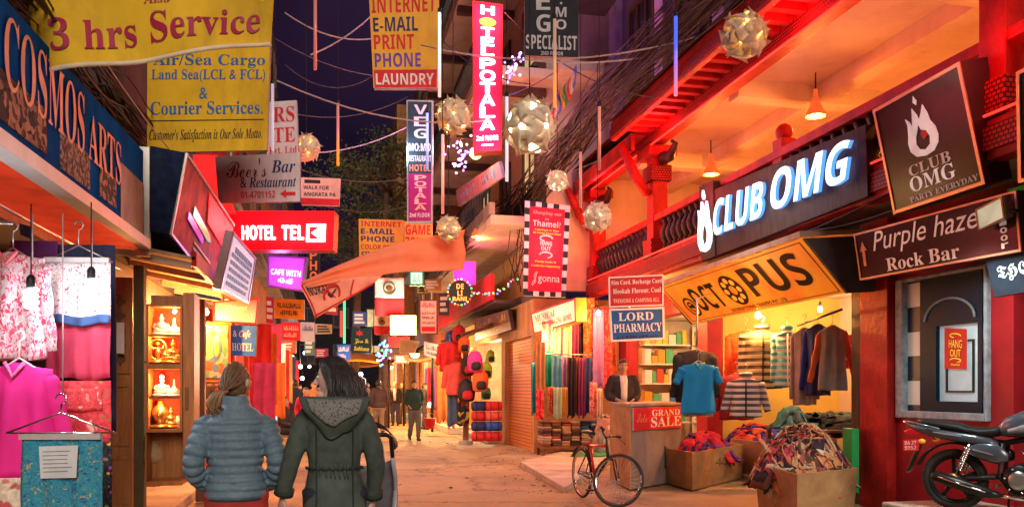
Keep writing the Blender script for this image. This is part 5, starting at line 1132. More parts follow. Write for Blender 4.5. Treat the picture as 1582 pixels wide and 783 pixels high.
# ================================================================ tree over the far roofs
def tree(label, base, H, cr, seed, n):
    random.seed(seed); base = V(base); r = thing('street_tree', label, 'tree', base)
    bark = mat('bark', (.10, .065, .05), .9, var=.35, scale=4, bmp=.6, bscale=14); mb = MB(bark)
    top = base + V((.4, .3, H)); tr = [base, base + V((.1, 0, H * .3)), base + V((.25, .2, H * .6)), base + V((.1, .1, H * .8)), top]
    mb.tube(tr, [.26, .22, .17, .12, .05], 9); cl = []
    for i in range(13):
        t = ru(.5, .95); s = tr[2].lerp(top, (t - .5) / .5); a = ru(0, 6.28); L = cr * ru(.5, 1.05)
        e = s + V((math.cos(a) * L, math.sin(a) * L, ru(-.1, .55) * L)); m_ = s.lerp(e, .5) + V((0, 0, ru(-.15, .35)))
        mb.tube([s, m_, e], [.085, .05, .015], 6); cl += [(e, ru(.5, .95)), (m_, ru(.4, .7))]
        for _ in range(2): e2 = m_ + V((ru(-1, 1), ru(-1, 1), ru(-.6, .8))) * cr * .42; mb.tube([m_, e2], [.03, .01], 5); cl.append((e2, ru(.35, .75)))
    mb.build('trunk', r)
    lm = [mat('leaf_%d' % i, c, .6, var=.35, scale=1.5) for i, c in enumerate([(.055, .085, .03), (.085, .105, .035), (.035, .06, .022), (.12, .11, .04)])]
    mb = MB(lm[0])
    for c, rr in cl:
        k = random.choice(lm)
        for _ in range(int(n * rr)):
            mb.m(k if rnd() < .7 else random.choice(lm)); d = V((random.gauss(0, 1), random.gauss(0, 1), random.gauss(0, .75))) * rr * .5; p = c + d; L = ru(.07, .15)
            a = V((ru(-1, 1), ru(-1, 1), ru(-.8, .3))).normalized(); b = a.cross(V((ru(-1, 1), ru(-1, 1), ru(-1, 1)))).normalized() * L * .45; m_ = p + a * L * .5 + V((0, 0, .015))
            mb.add([p, m_ + b, p + a * L, m_ - b], [(0, 1, 2), (0, 2, 3)], False)
    mb.build('crown', r); random.seed(seed + 1)
p = gp(592, 33); tree('leafy tree rising behind the tall unlit hotel board against the night sky', (p.x, p.y, 0), 11.6, 3.2, 11, 150)
p = gp(545, 40); tree('lower leafy tree behind the low internet board', (p.x, p.y, 0), 11, 3.0, 23, 130)
random.seed(99)
# ================================================================ hanging clothes
def hanger(parent, p, w_, ax, m=None, hook=.18):
    """wire hanger: hook, two sloping arms, bar"""
    mb = MB(m or steel); a = V(ax).normalized(); p = V(p)
    mb.tube([p - a * w_ / 2 - V((0, 0, .11)), p, p + a * w_ / 2 - V((0, 0, .11))], .006, 5)
    mb.tube([p - a * w_ / 2 - V((0, 0, .11)), p + a * w_ / 2 - V((0, 0, .11))], .005, 5)
    mb.tube([p, p + V((0, 0, hook * .5))] + [p + V((0, 0, hook * .75)) + a * (.03 * math.cos(t)) + V((0, 0, .03 * math.sin(t))) for t in [-1.5, -.7, 0, .8, 1.6, 2.4, 3.1]], .005, 5)
    return mb.build('hanger', parent)
def garment(name, label, cat, p, ax, w_, h_, m, sleeve=.6, flare=1.0, quilt=0, dep=.10, sm=None, group=None, neck=None, hang=True, lining=None, spread=.18, zipm=None, hm=None, seed=0):
    """hung garment: p = middle of the shoulder line, ax = direction along the shoulders; torso and two sleeves with folds"""
    p = V(p); a = V(ax).normalized(); n = a.cross(V((0, 0, 1))).normalized()    # n points to the viewer for ax = +x
    r = thing(name, label, cat, p - V((0, 0, h_)), group); tw = w_ * .5
    def wd(v):   # half width down the body
        if v < .06: return tw * (.35 + .62 * (v / .06) ** .6)
        return tw * (.97 - .10 * math.sin(min(1, (v - .06) * 1.3) * PI) + (flare - 1) * (v - .06))
    R = []; k = 40; nv = max(18, int(h_ * 26)) if not quilt else int(quilt * 6)
    for j in range(nv + 1):
        v = j / nv; hw = wd(v); ring = []; qd = (.014 * abs(math.sin(PI * v * quilt)) ** .6 if quilt else 0)
        for i in range(k):
            t = 2 * PI * i / k; c, s = math.cos(t), math.sin(t); dd = dep * (.45 + .55 * min(1, v * 4))
            fold = .028 * math.sin(c * 7 + seed + v * 1.5) * min(1, v * 2) * (0 if quilt else 1) + .012 * noise.noise(V((c * 2.5, v * 3, seed)))
            ring.append(p + a * (hw * c) + n * ((dd + qd) * s + fold * (1 if s > 0 else .4)) + V((0, 0, -v * h_ - .03 * (c * c) * (1 if v < .05 else 0) + .008 * math.sin(c * 6 + seed) * v)))
        R.append(ring)
    MB(m).rings(R).build('body', r)
    for s in (-1, 1):
        if sleeve <= 0: continue
        L = sleeve * h_; s0 = p + a * (s * tw * .84) - V((0, 0, .085)); d = (a * (s * spread) + V((0, 0, -1))).normalized()
        pts = []; rs = []; nn = 12 if not quilt else int(quilt * 4 * sleeve)
        for i in range(nn + 1):
            t = i / nn; pts.append(s0 + d * L * t + n * (.02 * math.sin(t * 3 + seed)) ); rs.append(tw * (.30 - .10 * t) * (1 if t > .0 else .7) + (.010 * abs(math.sin(PI * t * quilt * sleeve)) if quilt else .006 * math.sin(t * 17 + s)))
        MB(sm or m).tube(pts, rs, 14, flat=.62, side=a).build('sleeve', r)
    if neck: # placket / neckline trim
        mb = MB(neck); f = lambda v, o: p + a * o + n * (dep * (.45 + .55 * min(1, v * 4)) + .022) - V((0, 0, v * h_))
        mb.tube([f(.0, -tw * .28), f(.05, -tw * .16), f(.13, 0), f(.05, tw * .16), f(.0, tw * .28)], .012, 6); mb.build('neckline', r)
    if zipm:
        MB(zipm).tube([p + n * (dep * (.45 + .55 * min(1, v * 4)) + .020) - V((0, 0, v * h_)) for v in [i / 14 for i in range(1, 15)]], .011, 5).build('zip', r)
        MB(m).tube([p + a * (tw * .30 * math.cos(t)) + n * (dep * .5 * math.sin(t)) + V((0, 0, .035)) for t in [i * PI / 8 for i in range(16)]], .035, 8, closed=True).build('collar', r)
    if hang: hanger(r, p + V((0, 0, .03)), w_ * .8, a, hm)
    return r
def drape(name, label, cat, p, ax, w_, h_, m, folds=3, amp=.03, th=.008, group=None, seed=0, top=None, parts=None, taper=0):
    """cloth hung from its top edge; p = middle of the top edge"""
    p = V(p); a = V(ax).normalized(); n = a.cross(V((0, 0, 1))).normalized(); r = None
    f = lambda u, v: p + a * ((u - .5) * w_ * (1 - taper * (1 - v)) ) + n * (amp * math.sin(u * folds * 2 * PI + seed + .6 * math.sin(v * 4)) * (.35 + .65 * (1 - v)) + .01 * noise.noise(V((u * 3, v * 4, seed)))) + V((0, 0, -(1 - v) * h_ * (1 + .03 * math.sin(u * 9 + seed))))
    mb = MB(m); mb.grid(f, max(10, folds * 8), max(8, int(h_ * 10)), th)
    if parts is None: o = mb.build(name, None, loc=f(.5, 0)); tag(o, label, cat, group); return o
    r = thing(name, label, cat, f(.5, 0), group); mb.build('cloth', r); parts(r, f, n, a); return r

X1 = V((1, 0, 0))
AX = V((math.cos(.16), math.sin(-.16), 0))
redpat = cells('red_ikat', [(.62, .05, .10), (.70, .42, .44), (.55, .45, .50), (.60, .12, .20), (.72, .60, .60)], 62, warp=.12, stretch=(1, 1, .55))
flowt = cells('flowered_cloth', [(.62, .14, .16), (.66, .32, .26), (.55, .22, .40), (.28, .16, .12), (.68, .60, .58)], 42, (.62, .54, .54), .42, warp=.1)
pinkm = mat('hot_pink_cloth', (.78, .025, .26), .75, var=.10, scale=3); redsk = mat('crimson_cloth', (.60, .055, .11), .75, var=.14, scale=6)
indigo = mat('indigo_cloth', (.035, .05, .13), .85, var=.2); purp = mat('purple_cloth', (.14, .035, .20), .85, var=.2)
paisley = cells('turquoise_paisley', [(.02, .20, .36), (.03, .32, .36), (.05, .10, .32), (.50, .40, .12), (.10, .36, .30), (.04, .22, .42)], 34, (.03, .24, .36), .46, warp=.3)
redflo = cells('red_flower_cloth', [(.66, .05, .06), (.70, .45, .35), (.60, .10, .10), (.35, .20, .05)], 12, (.58, .04, .05), .40, warp=.25)
blkflo = cells('black_embroidery', [(.65, .05, .15), (.10, .35, .10), (.70, .45, .05), (.35, .05, .4)], 22, (.012, .012, .018), .34)
creamflo = cells('cream_red_cloth', [(.58, .10, .10), (.62, .18, .14)], 12, (.66, .54, .42), .44, warp=.2)
gc = 'clothes hung at the left shop front'
garment('hanging_tunic', 'red and white patterned open jacket hung highest on the left edge', 'tunic', at(20, 390, 5.35), AX, .42, .68, redpat, .80, 1.05, dep=.09, neck=mat('coral_trim', (.72, .14, .16), .7), group=gc, seed=1, spread=.10)
mb = None
garment('hanging_tunic', 'hot pink long sleeved kurta with embroidered neck on the left edge', 'tunic', at(30, 560, 5.15), AX, .42, .70, pinkm, .62, 1.18, dep=.08, neck=mat('pink_embroidery', (.80, .18, .42), .7, var=.4, scale=40), group=gc, seed=2, spread=.24, hm=white)
drape('hanging_skirt', 'dark indigo garment hanging behind the flowered tunic', 'garment', at(126, 378, 6.0), AX, .46, 1.30, indigo, 4, .03, group=gc, seed=5)
drape('hanging_cloth', 'purple cloth folded over the rail behind the patterned jacket', 'cloth', at(52, 372, 5.9), AX, .32, .30, purp, 2, .02, group=gc)
def skirtband(r, f, n, a):
    MB(mat('navy_band', (.05, .09, .22), .8)).grid(lambda u, v: f(u, .0 + .14 * v) + n * .012, 24, 4, .004).build('band', r)
    hanger(r, f(.5, 1) + V((0, 0, .10)), .44, a)
    MB(mat('pale_rail', (.5, .46, .46), .6)).bar(f(0, 1) + n * .012, f(1, 1) + n * .012, .03).build('clip_bar', r)
drape('hanging_tunic', 'flowered white and pink tunic on a wire hanger, the right one of the top row', 'tunic', at(121, 402, 5.62), AX, .42, .43, flowt, 3, .014, group=gc, seed=3, parts=skirtband)
drape('hanging_skirt', 'crimson skirt hanging below the flowered tunic', 'skirt', at(121, 496, 5.66), AX, .42, .39, redsk, 4, .012, group=gc, seed=8)
def panel(r, f, n, a):
    MB(cells('white_vine', [(.70, .52, .42), (.62, .06, .07), (.66, .30, .2)], 16, (.62, .05, .06), .34, warp=.4)).grid(lambda u, v: f(.08 + .78 * u, .52 + .36 * v) + n * .010, 20, 6, .003).build('panel', r)
    MB(mat('crimson_hem', (.55, .03, .05), .8)).grid(lambda u, v: f(u, .02 + .1 * v) + n * .010, 20, 3, .003).build('hem', r)
drape('hanging_cloth', 'red cloth with large white vine panel under the crimson skirt', 'cloth', at(128, 588, 5.6), AX, .36, .42, redflo, 3, .012, group=gc, seed=4, parts=panel)
drape('hanging_cloth', 'narrow black cloth with bright embroidered flowers beside the paisley cloth', 'cloth', at(160, 676, 5.6), AX, .10, .52, blkflo, 1, .01, group=gc)
def note(r, f, n, a):
    q_ = Frame(f(.25, .90) + n * .03, f(.74, .91) + n * .03, f(.73, .56) + n * .035, f(.27, .56) + n * .035)
    MB(mat('note_paper', (.68, .70, .74), .8)).fbox(q_, -.003, 0).build('price_note', r)
    mb = MB(mat('pen_grey', (.25, .27, .32), .7))
    for i in range(6): mb.fbox(q_, .001, .002, .08, .82 - i * .125, ru(.7, .92), .845 - i * .125)
    mb.build('handwriting', r)
    MB(mat('royal_hem', (.02, .05, .40), .8)).grid(lambda u, v: f(u, .0 + .15 * v) + n * .010, 20, 3, .003).build('hem', r)
    hanger(r, f(.5, 1) + V((0, 0, .13)), .58, a, chrome, .1); MB(mat('pale_rail', (.5, .46, .46), .6)).bar(f(0, 1) + n * .012, f(1, 1) + n * .012, .03).build('clip_bar', r)
drape('hanging_cloth', 'turquoise paisley cloth on a hanger with a paper price note pinned to it', 'cloth', at(95, 674, 4.6), AX, .43, .50, paisley, 3, .018, group=gc, seed=6, parts=note)
drape('hanging_cloth', 'cream cloth with red flowers in the lower left corner', 'cloth', at(16, 738, 4.7), AX, .15, .36, creamflo, 1, .012, group=gc)
MB(steel).tube([(-2.35, 4.2, 2.62), (-2.0, 4.2, 2.62)], .012, 6)
for i, (p0, p1, lab) in enumerate((((-2.02, 4.0, 2.64), (-1.98, 8.9, 2.66), 'long steel rail for the hanging clothes under the soffit'), (((-2.58, 5.3, 2.44)), (-1.75, 5.28, 2.44), 'short steel rail carrying the patterned jacket'))):
    o = MB(steel).tube([p0, p1], .009, 8).build('clothes_rail', None, loc=p0); tag(o, lab, 'rail', 'rails for hanging clothes')
for px in (50, 97, 142):
    o = MB(pale).tube([at(px, 330, 5.5), at(px, 640 if px == 97 else 420, 5.5)], .005, 4).build('clothes_line', None, loc=at(px, 420, 5.5)); tag(o, {50: 'pink cord hanging before the patterned jacket', 97: 'long pink cord hanging between the two top garments', 142: 'pink cord hanging before the flowered tunic'}[px], 'cord', 'cords in the left shop front')
# stock on shelves inside the textile shop
random.seed(4)
fold_cols = [(.05, .30, .38), (.5, .05, .1), (.62, .45, .2), (.2, .05, .3), (.06, .1, .35), (.6, .3, .3), (.55, .52, .5)]
def folded(label, p, n, w_, d_, group, cols=fold_cols, hh=.05, rz=0):
    r = thing('folded_stack', label, 'folded clothes', p, group)
    for i in range(n):
        c = random.randrange(len(cols)); mb = MB(mat('fold_%s' % ('%d_%d' % (c, len(cols))), cols[c], .85, var=.2, scale=9)); M_ = Matrix.Translation(V(p) + V((ru(-.01, .01), ru(-.01, .01), hh * (i + .5)))) @ Matrix.Rotation(rz + ru(-.04, .04), 4, 'Z')
        mb.box((0, 0, 0), (w_ * ru(.92, 1), d_ * ru(.92, 1), hh * .94), M=M_); mb.build('folded_cloth', r, bev=hh * .35, seg=2)
for i in range(3):
    for k in range(5): folded('stack of folded cloth on the %s shelf inside the textile shop' % ('lower', 'middle', 'upper')[i], (-5.75, 4.2 + k * .95, .945 + i * .62), 5, .36, .55, 'folded stacks in the textile shop', rz=0)
o = MB(mat('pegs_blue', (.05, .15, .45), .6)).fbox(Frame(*[at(a, b, 6.6) for a, b in ((30, 345), (49, 350), (49, 370), (31, 362))]), -.02, 0).build('price_card', None, loc=at(40, 370, 6.6)); tag(o, 'small blue and white card hanging under the red soffit', 'card')

# ================================================================ craft shop pieces
q = QY(224, 452, 301, 748, 9.35)
r = thing('display_case', 'tall orange wooden display case with four lit shelves of gilt statuettes', 'display case', q.m(.5, 0, -.2), None)
fu = lambda px: (px - 224) / 77; fv_ = lambda py: (748 - py) / 296
mb = MB(orwood); D_ = .34
mb.fbox(q, -D_, -.30, 0, 0, 1, 1); mb.fbox(q, -.299, 0, 0, fv_(748), .03, fv_(668)); mb.build('back_board', r)
case = MB(orwood); u0, u1 = fu(226), fu(282)
for (a, b, c, d) in ((u0, fv_(667), u0 + .05, fv_(470)), (u1 - .05, fv_(667), u1, fv_(470)), (u0 + .05, fv_(474), u1 - .05, fv_(470)), (u0 + .05, fv_(667), u1 - .05, fv_(662)), (u0 + .05, fv_(570), u1 - .05, fv_(562))): case.fbox(q, -.298, .02, a, b, c, d)
cs = case.build('case', r, bev=.006)
for y in (518, 614): MB(orwood).fbox(q, -.297, .0, u0 + .051, fv_(y + 2), u1 - .051, fv_(y - 1)).build('shelf', cs)
MB(mat('case_red', (.70, .06, .03), .7)).fbox(q, -.2985, -.29, u0 + .051, fv_(661), u1 - .051, fv_(475)).build('lining', cs)
MB(orwood).fbox(q, -.299, .04, u1 + .02, fv_(728), 1, fv_(452)).build('side_door', r, bev=.006)
MB(orwood).fbox(q, -.299, .10, .08, fv_(748), u1 + .02, fv_(741)).build('ledge', r, bev=.005)
MB(brwood).fbox(q, .041, .06, fu(287), fv_(632), fu(292), fv_(598)).build('door_handle', r)
gold = mat('gilt', (.85, .52, .16), .28, .85, var=.2, scale=20); ivory = mat('ivory_figure', (.80, .72, .58), .4)
def statuette(label, p, s, m, kind):
    p = V(p); mb = MB(m)
    mb.lathe([(.5 * s, 0), (.55 * s, .06 * s), (.42 * s, .14 * s)], p, 14)
    if kind == 'buddha':
        mb.ball(p + V((0, 0, .24 * s)), .46 * s, .30 * s, .13 * s); mb.lathe([(.22 * s, .25 * s), (.30 * s, .5 * s), (.26 * s, .62 * s), (.10 * s, .70 * s), (.09 * s, .74 * s)], p, 12); mb.ball(p + V((0, 0, .86 * s)), .13 * s, rz=.16 * s); mb.lathe([(.09 * s, .97 * s), (.06 * s, 1.05 * s), (.01, 1.12 * s)], p, 10)
        for k in (-1, 1): mb.tube([p + V((k * .28 * s, 0, .58 * s)), p + V((k * .38 * s, -.06 * s, .40 * s)), p + V((k * .1 * s, -.24 * s, .30 * s))], [.09 * s, .08 * s, .05 * s], 8)
    elif kind == 'head': mb.lathe([(.18 * s, .14 * s), (.20 * s, .25 * s), (.33 * s, .42 * s), (.36 * s, .62 * s), (.28 * s, .82 * s), (.14 * s, .95 * s), (.02, 1.12 * s)], p, 14); mb.ball(p + V((0, -.33 * s, .5 * s)), .05 * s, rz=.1 * s)
    elif kind == 'stupa': mb.lathe([(.42 * s, .14 * s), (.40 * s, .3 * s), (.30 * s, .5 * s), (.12 * s, .58 * s), (.12 * s, .66 * s), (.09 * s, .70 * s), (.01, 1.1 * s)], p, 14)
    else: # dancer in a flame ring
        mb.tube([p + V((math.cos(t) * .36 * s, 0, .60 * s + math.sin(t) * .44 * s)) for t in [i * PI / 9 for i in range(18)]], .045 * s, 6, closed=True); mb.tube([p + V((0, 0, .15 * s)), p + V((.03 * s, 0, .5 * s)), p + V((0, 0, .7 * s))], [.06 * s, .12 * s, .07 * s], 8); mb.ball(p + V((0, 0, .84 * s)), .09 * s)
        for k in (-1, 1): mb.tube([p + V((0, 0, .68 * s)), p + V((k * .2 * s, -.05 * s, .62 * s)), p + V((k * .26 * s, -.05 * s, .80 * s))], .035 * s, 6)
    o = mb.build('statuette', None, loc=p); tag(o, label, 'statuette', 'statuettes in the display case'); return o
def cp(px, py, w_=-.15): return q.m(fu(px), fv_(py) + .001, w_)
statuette('pale seated figure under the case lamp, left on the top shelf', cp(245, 517), .20, ivory, 'buddha')
statuette('pale figure right beside the case lamp on the top shelf', cp(265, 517), .17, ivory, 'stupa')
statuette('gilt dancing figure in a ring on the second shelf', cp(239, 561), .25, gold, 'ring')
statuette('gilt seated figure on the second shelf, right of the ringed dancer', cp(264, 561), .24, gold, 'buddha')
statuette('pale figure with a round glow on the third shelf, left', cp(246, 612), .19, ivory, 'buddha')
statuette('pale stupa on the third shelf, right', cp(265, 612), .16, ivory, 'stupa')
statuette('gilt crowned head on the bottom shelf, left', cp(243, 661), .25, gold, 'head')
statuette('gilt seated figure on the bottom shelf, middle', cp(260, 661), .19, gold, 'buddha')
statuette('small white figure on the bottom shelf, far right', cp(271, 661), .11, ivory, 'head')
for (px, py, e, lab) in ((268, 480, 9, 'lamp in the top of the display case'), (248, 582, 4, 'lamp in the third shelf of the display case')):
    p = q.m(fu(px), fv_(py), -.06); o = MB(glow('case_lamp', (1, .85, .6), 16)).ball(p, .022).build('case_lamp', None, loc=p); tag(o, lab, 'lamp', 'small lamps in the display case'); light(p + V((0, -.03, -.03)), e, WARM, .03)
for (px, py, e) in ((245, 526, 3), (250, 622, 3)): light(q.m(fu(px), fv_(py), -.05), e, WARM, .03)
# bag hanging by the case
p = at(237, 668, 9.1)
mb = MB(mat('sack_cloth', (.50, .33, .18), .85, var=.2, scale=8)); mb.lathe([(.03, 0), (.05, -.04), (.10, -.14), (.13, -.24), (.11, -.31), (.03, -.335)], p, 14)
r = thing('hanging_bag', 'pale cloth bag hanging from the display case corner', 'bag', p - V((0, 0, .33))); mb.build('sack', r); MB(cablek).tube([p, p + V((0, 0, .1))], .006, 4).build('strap', r)
# carved door leaf and post left of the case
q2 = QY(166, 428, 205, 800, 9.75)
r = thing('carved_door', 'carved orange wooden door leaf between the clothes and the display case', 'door', q2.m(.5, 0))
mb = MB(orwood); mb.fbox(q2, -.06, 0, 0, -.02, 1, 1)
for v0, v1 in ((.06, .26), (.30, .56), (.60, .94)):
    mb.fbox(q2, .002, .022, .10, v0, .18, v1); mb.fbox(q2, .002, .022, .82, v0, .90, v1); mb.fbox(q2, .002, .022, .18, v1 - .015, .82, v1); mb.fbox(q2, .002, .022, .18, v0, .82, v0 + .015)
mb.build('leaf', r, bev=.004); mb = MB(brwood)
for v in (.66, .72, .78, .84, .90): mb.prism(q2, [(.5 + .24 * math.cos(t) * (.6 + .4 * math.cos(4 * t)), v + .024 * math.sin(t)) for t in [i * PI / 12 for i in range(24)]], .002, .02)
mb.build('carving', r)
o = MB(mat('post_olive', (.11, .085, .04), .7, dirt=.4)).fbox(QY(206, 410, 222, 800, 9.6), -.14, 0, 0, -.03, 1, 1).build('door_post', None, loc=QY(206, 410, 222, 800, 9.6).m(.5, 0)); tag(o, 'dark square door post between carved door and display case', 'post')
MB(whp)
o = MB(whp).fbox(QY(180, 498, 192, 546, 9.62), -.01, 0).build('price_card', None, loc=QY(180, 498, 192, 546, 9.62).m(.5, 0)); tag(o, 'white paper tag hanging on the carved door', 'card')
o = MB(brwood).fbox(QY(302, 462, 316, 760, 11.6), -.14, 0, 0, -.05, 1, 1).build('door_post', None, loc=QY(302, 462, 316, 760, 11.6).m(.5, 0)); tag(o, 'brown wooden post between the display case and the painted scroll', 'post')
# painted scroll
q3 = QY(314, 497, 356, 590, 12.4)
thang = cells('scroll_painting', [(.10, .22, .42), (.10, .30, .14), (.62, .14, .06), (.66, .50, .22), (.62, .44, .34), (.16, .34, .2)], 10, warp=.3)
def scroll_x(r, q):
    MB(thang).fbox(q, .002, .008, .08, .07, .92, .94).build('painting', r)
    mb = MB(mat('scroll_blue', (.10, .20, .42), .7)); c = (.5, .58); mb.prism(q, [(c[0] + .16 * math.cos(t), c[1] + .22 * math.sin(t)) for t in [i * PI / 10 for i in range(20)]], .009, .013); mb.m(mat('scroll_gold', (.70, .42, .10), .6)); mb.prism(q, [(c[0] + .10 * math.cos(t), c[1] - .04 + .12 * math.sin(t)) for t in [i * PI / 10 for i in range(20)]], .014, .018); mb.build('figure', r)
    MB(brwood).tube([q.m(-.05, 0, .02), q.m(1.05, 0, .02)], .018, 8).build('roller', r)
sign('painted_scroll', 'painted scroll with a blue deity hanging behind the person in the quilted jacket', q3, mat('scroll_border', (.62, .16, .04), .7), brwood, .012, extra=scroll_x, cat='scroll', board='border')
drape('hanging_cloth', 'folded amber valance cloth above the painted scroll', 'cloth', at(334, 497, 12.2), X1, .44, .24, mat('amber_cloth', (.66, .36, .10), .8), 2, .03)
drape('hanging_cloth', 'dark cloth with pink rosettes below the painted scroll', 'cloth', at(333, 592, 12.3), X1, .36, 1.3, cells('rosette_cloth', [(.5, .10, .14), (.4, .2, .2)], 11, (.04, .025, .03), .36), 2, .02)
# hanging goods of the red fronted shops down the left row
random.seed(31)
cl = [(.62, .03, .02), (.66, .18, .03), (.5, .05, .12), (.6, .4, .1), (.12, .3, .12), (.1, .12, .3), (.55, .4, .3)]
lab = ['crimson', 'orange', 'maroon', 'mustard', 'green', 'navy', 'buff']
for i, (px, py, hh, d, c) in enumerate([(402, 500, 1.6, 16.5, 0), (412, 515, 1.5, 17.5, 1), (420, 500, 1.9, 19, 2), (428, 530, 1.5, 20.5, 6), (434, 540, 1.6, 22, 0), (440, 545, 1.4, 24, 3), (425, 560, 1.2, 18.4, 1), (408, 560, 1.5, 16.0, 2), (447, 550, 1.3, 27, 5), (452, 556, 1.2, 30, 0)]):
    drape('hanging_shawl', '%s shawl hung at the left shop fronts, %s' % (lab[c], ['behind the hotel board', 'just past the hotel board', 'under the orange board', 'by the sitting man', 'beyond the sitting man', 'over the sitting man', 'low before the red doors', 'beside the quilted jacket', 'far along the row', 'at the far end of the row'][i]), 'shawl', at(px, py, d), X1, .42, hh, mat('shawl_%d' % c, cl[c], .85, var=.25, scale=4), 2, .04, group='shawls along the left row', seed=i)
o = MB(glow('lit_white_post', (.75, .85, 1), .9)).fbox(QY(421, 548, 428, 660, 19.5), -.08, 0).build('lit_panel', None, loc=QY(421, 548, 428, 660, 19.5).m(.5, 0)); tag(o, 'narrow white lit panel in the left row by the sitting man', 'light panel')

# ================================================================ clothes shop on the right
gr = 'jackets hung in the clothes shop'
wht = mat('pale_stripe', (.62, .55, .42), .7)
def striped(name, c1, c2, per):
    if name in MATS: return MATS[name]
    m, nt, b = _nodes(name, .6, 0); tc = N(nt, 'ShaderNodeTexCoord').outputs['Object']; sp = N(nt, 'ShaderNodeSeparateXYZ'); nt.links.new(tc, sp.inputs[0])
    f = N(nt, 'ShaderNodeMath', operation='PINGPONG'); f.inputs[1].default_value = per; nt.links.new(sp.outputs[2], f.inputs[0])
    c = ramp(nt, f.outputs[0], [(per * .42, c1), (per * .58, c2)]); nt.links.new(c, b.inputs['Base Color']); MATS[name] = m; return m
AR = V((math.cos(.45), -math.sin(.45), 0))
garment('hanging_jacket', 'olive and cream striped quilted jacket on the yellow wall', 'jacket', at(1178, 508, 13.0), AR, .62, .92, striped('olive_stripe', (.055, .055, .03), (.66, .60, .42), .055), .82, 1.0, 8, .12, group=gr, zipm=black, seed=3, spread=.06)
garment('hanging_jacket', 'orange red quilted jacket half hidden behind the striped one', 'jacket', at(1152, 510, 13.5), AR, .56, .95, mat('orange_jacket', (.68, .08, .025), .6), .8, 1.0, 9, .10, group=gr, seed=5, spread=.05)
garment('hanging_jacket', 'sky blue and white quilted jacket right of the striped one', 'jacket', at(1216, 510, 12.75), AR, .40, .86, striped('sky_stripe', (.04, .34, .62), (.50, .66, .74), .05), .8, 1.0, 8, .10, group=gr, zipm=whp, seed=6, spread=.05)
garment('hanging_jacket', 'small grey and white striped child jacket below the striped one', 'jacket', at(1152, 582, 12.6), AR, .46, .60, striped('grey_stripe', (.10, .085, .11), (.60, .55, .55), .045), .75, 1.05, 7, .12, sm=striped('grey_stripe', (.10, .085, .11), (.60, .55, .55), .045), group=gr, zipm=black, seed=8, spread=.30)
garment('hanging_jacket', 'dark red and navy jacket hung behind the child jacket', 'jacket', at(1138, 578, 13.0), AR, .54, .70, mat('wine_jacket', (.30, .03, .05), .7), .7, 1.0, 0, .12, group=gr, seed=9, spread=.2)
garment('hanging_jacket', 'long grey brown coat hung on the rail at right', 'jacket', at(1243, 506, 12.0), AR, .33, 1.10, mat('taupe_coat', (.34, .27, .25), .8), .85, 1.0, 0, .10, group=gr, seed=10, spread=.04)
garment('hanging_jacket', 'navy and royal blue jacket on the rail between two grey ones', 'jacket', at(1264, 500, 11.8), AR, .34, 1.00, mat('navy_jacket', (.03, .05, .20), .6), .85, 1.0, 0, .11, sm=mat('royal_sleeve', (.02, .06, .38), .6), group=gr, seed=11, spread=.10)
garment('hanging_jacket', 'grey fleece jacket with an orange side on the rail, far right', 'jacket', at(1286, 502, 11.4), AR, .34, .88, mat('grey_fleece', (.30, .25, .21), .9), .8, 1.15, 0, .11, sm=mat('orange_sleeve', (.62, .13, .03), .7), group=gr, seed=12, spread=.22)
a, b = at(1232, 503, 12.4), at(1300, 478, 11.0); o = MB(black).tube([a, b], .018, 8).build('clothes_rail', None, loc=a); tag(o, 'slanting black rail carrying the long coats in the clothes shop', 'rail', 'rails for hanging clothes')
# dummy with the blue T-shirt over the counter
garment('hanging_shirt', 'bright blue V neck T-shirt hung in front of the clothes shop', 'shirt', at(1079, 560, 12.3), V((1, -.1, 0)), .52, .74, mat('blue_tee', (.015, .26, .58), .75, var=.1), .34, 1.06, dep=.07, neck=mat('green_tape', (.1, .4, .2), .6), seed=3, spread=.55)
garment('hanging_jacket', 'black jacket hung behind the blue T-shirt', 'jacket', at(1074, 540, 12.7), V((1, -.1, 0)), .60, .80, mat('black_jacket', (.03, .028, .03), .8), .8, 1.05, group=gr, seed=13, spread=.14)
drape('hanging_shirt', 'pale grey shirt tail showing below the blue T-shirt', 'shirt', at(1078, 622, 12.42), V((1, -.1, 0)), .46, .20, mat('pale_grey_cloth', (.42, .40, .40), .8), 3, .02)
a = at(1079, 540, 12.3); o = MB(steel).tube([a + V((0, .05, .05)), a + V((0, .05, .75)), a + V((.5, .6, .9))], .014, 6).build('hanging_rod', None, loc=a); tag(o, 'bent steel rod the blue T-shirt hangs from', 'rod')
# boxes
ply = woody('box_board', (.30, .16, .065), (.46, .26, .11), .75, 1.2, (1.5, 1.5, 4), dirt=.45)
def open_box(label, corners, h_, m, wr=None, flare=.04):
    """corners: four ground points, in order round the box"""
    c = sum((V(p) for p in corners), V((0, 0, 0))) / 4; r = thing('clothes_box', label, 'box', c, 'open boxes of clothes')
    lo = [V(p) for p in corners]; hi = [p + (p - c).normalized() * flare + V((0, 0, h_)) for p in lo]; t = .03
    li = [c + (p - c) * .95 for p in lo]; hi2 = [V((c.x, c.y, p.z)) + (p - V((c.x, c.y, p.z))) * .95 for p in hi]
    for i in range(4):
        j = (i + 1) % 4; mb = MB(m); mb.add([lo[i], lo[j], hi[j], hi[i], li[i], li[j], hi2[j], hi2[i]], [(0, 1, 2, 3), (7, 6, 5, 4), (3, 2, 6, 7), (0, 4, 5, 1), (0, 3, 7, 4), (1, 5, 6, 2)]); mb.build('side_panel', r, bev=.004)
    MB(m).add([p + V((0, 0, .02)) for p in li] + [p + V((0, 0, .035)) for p in li], [(0, 1, 2, 3), (7, 6, 5, 4)]).build('bottom', r)
    return r, lo, hi, c
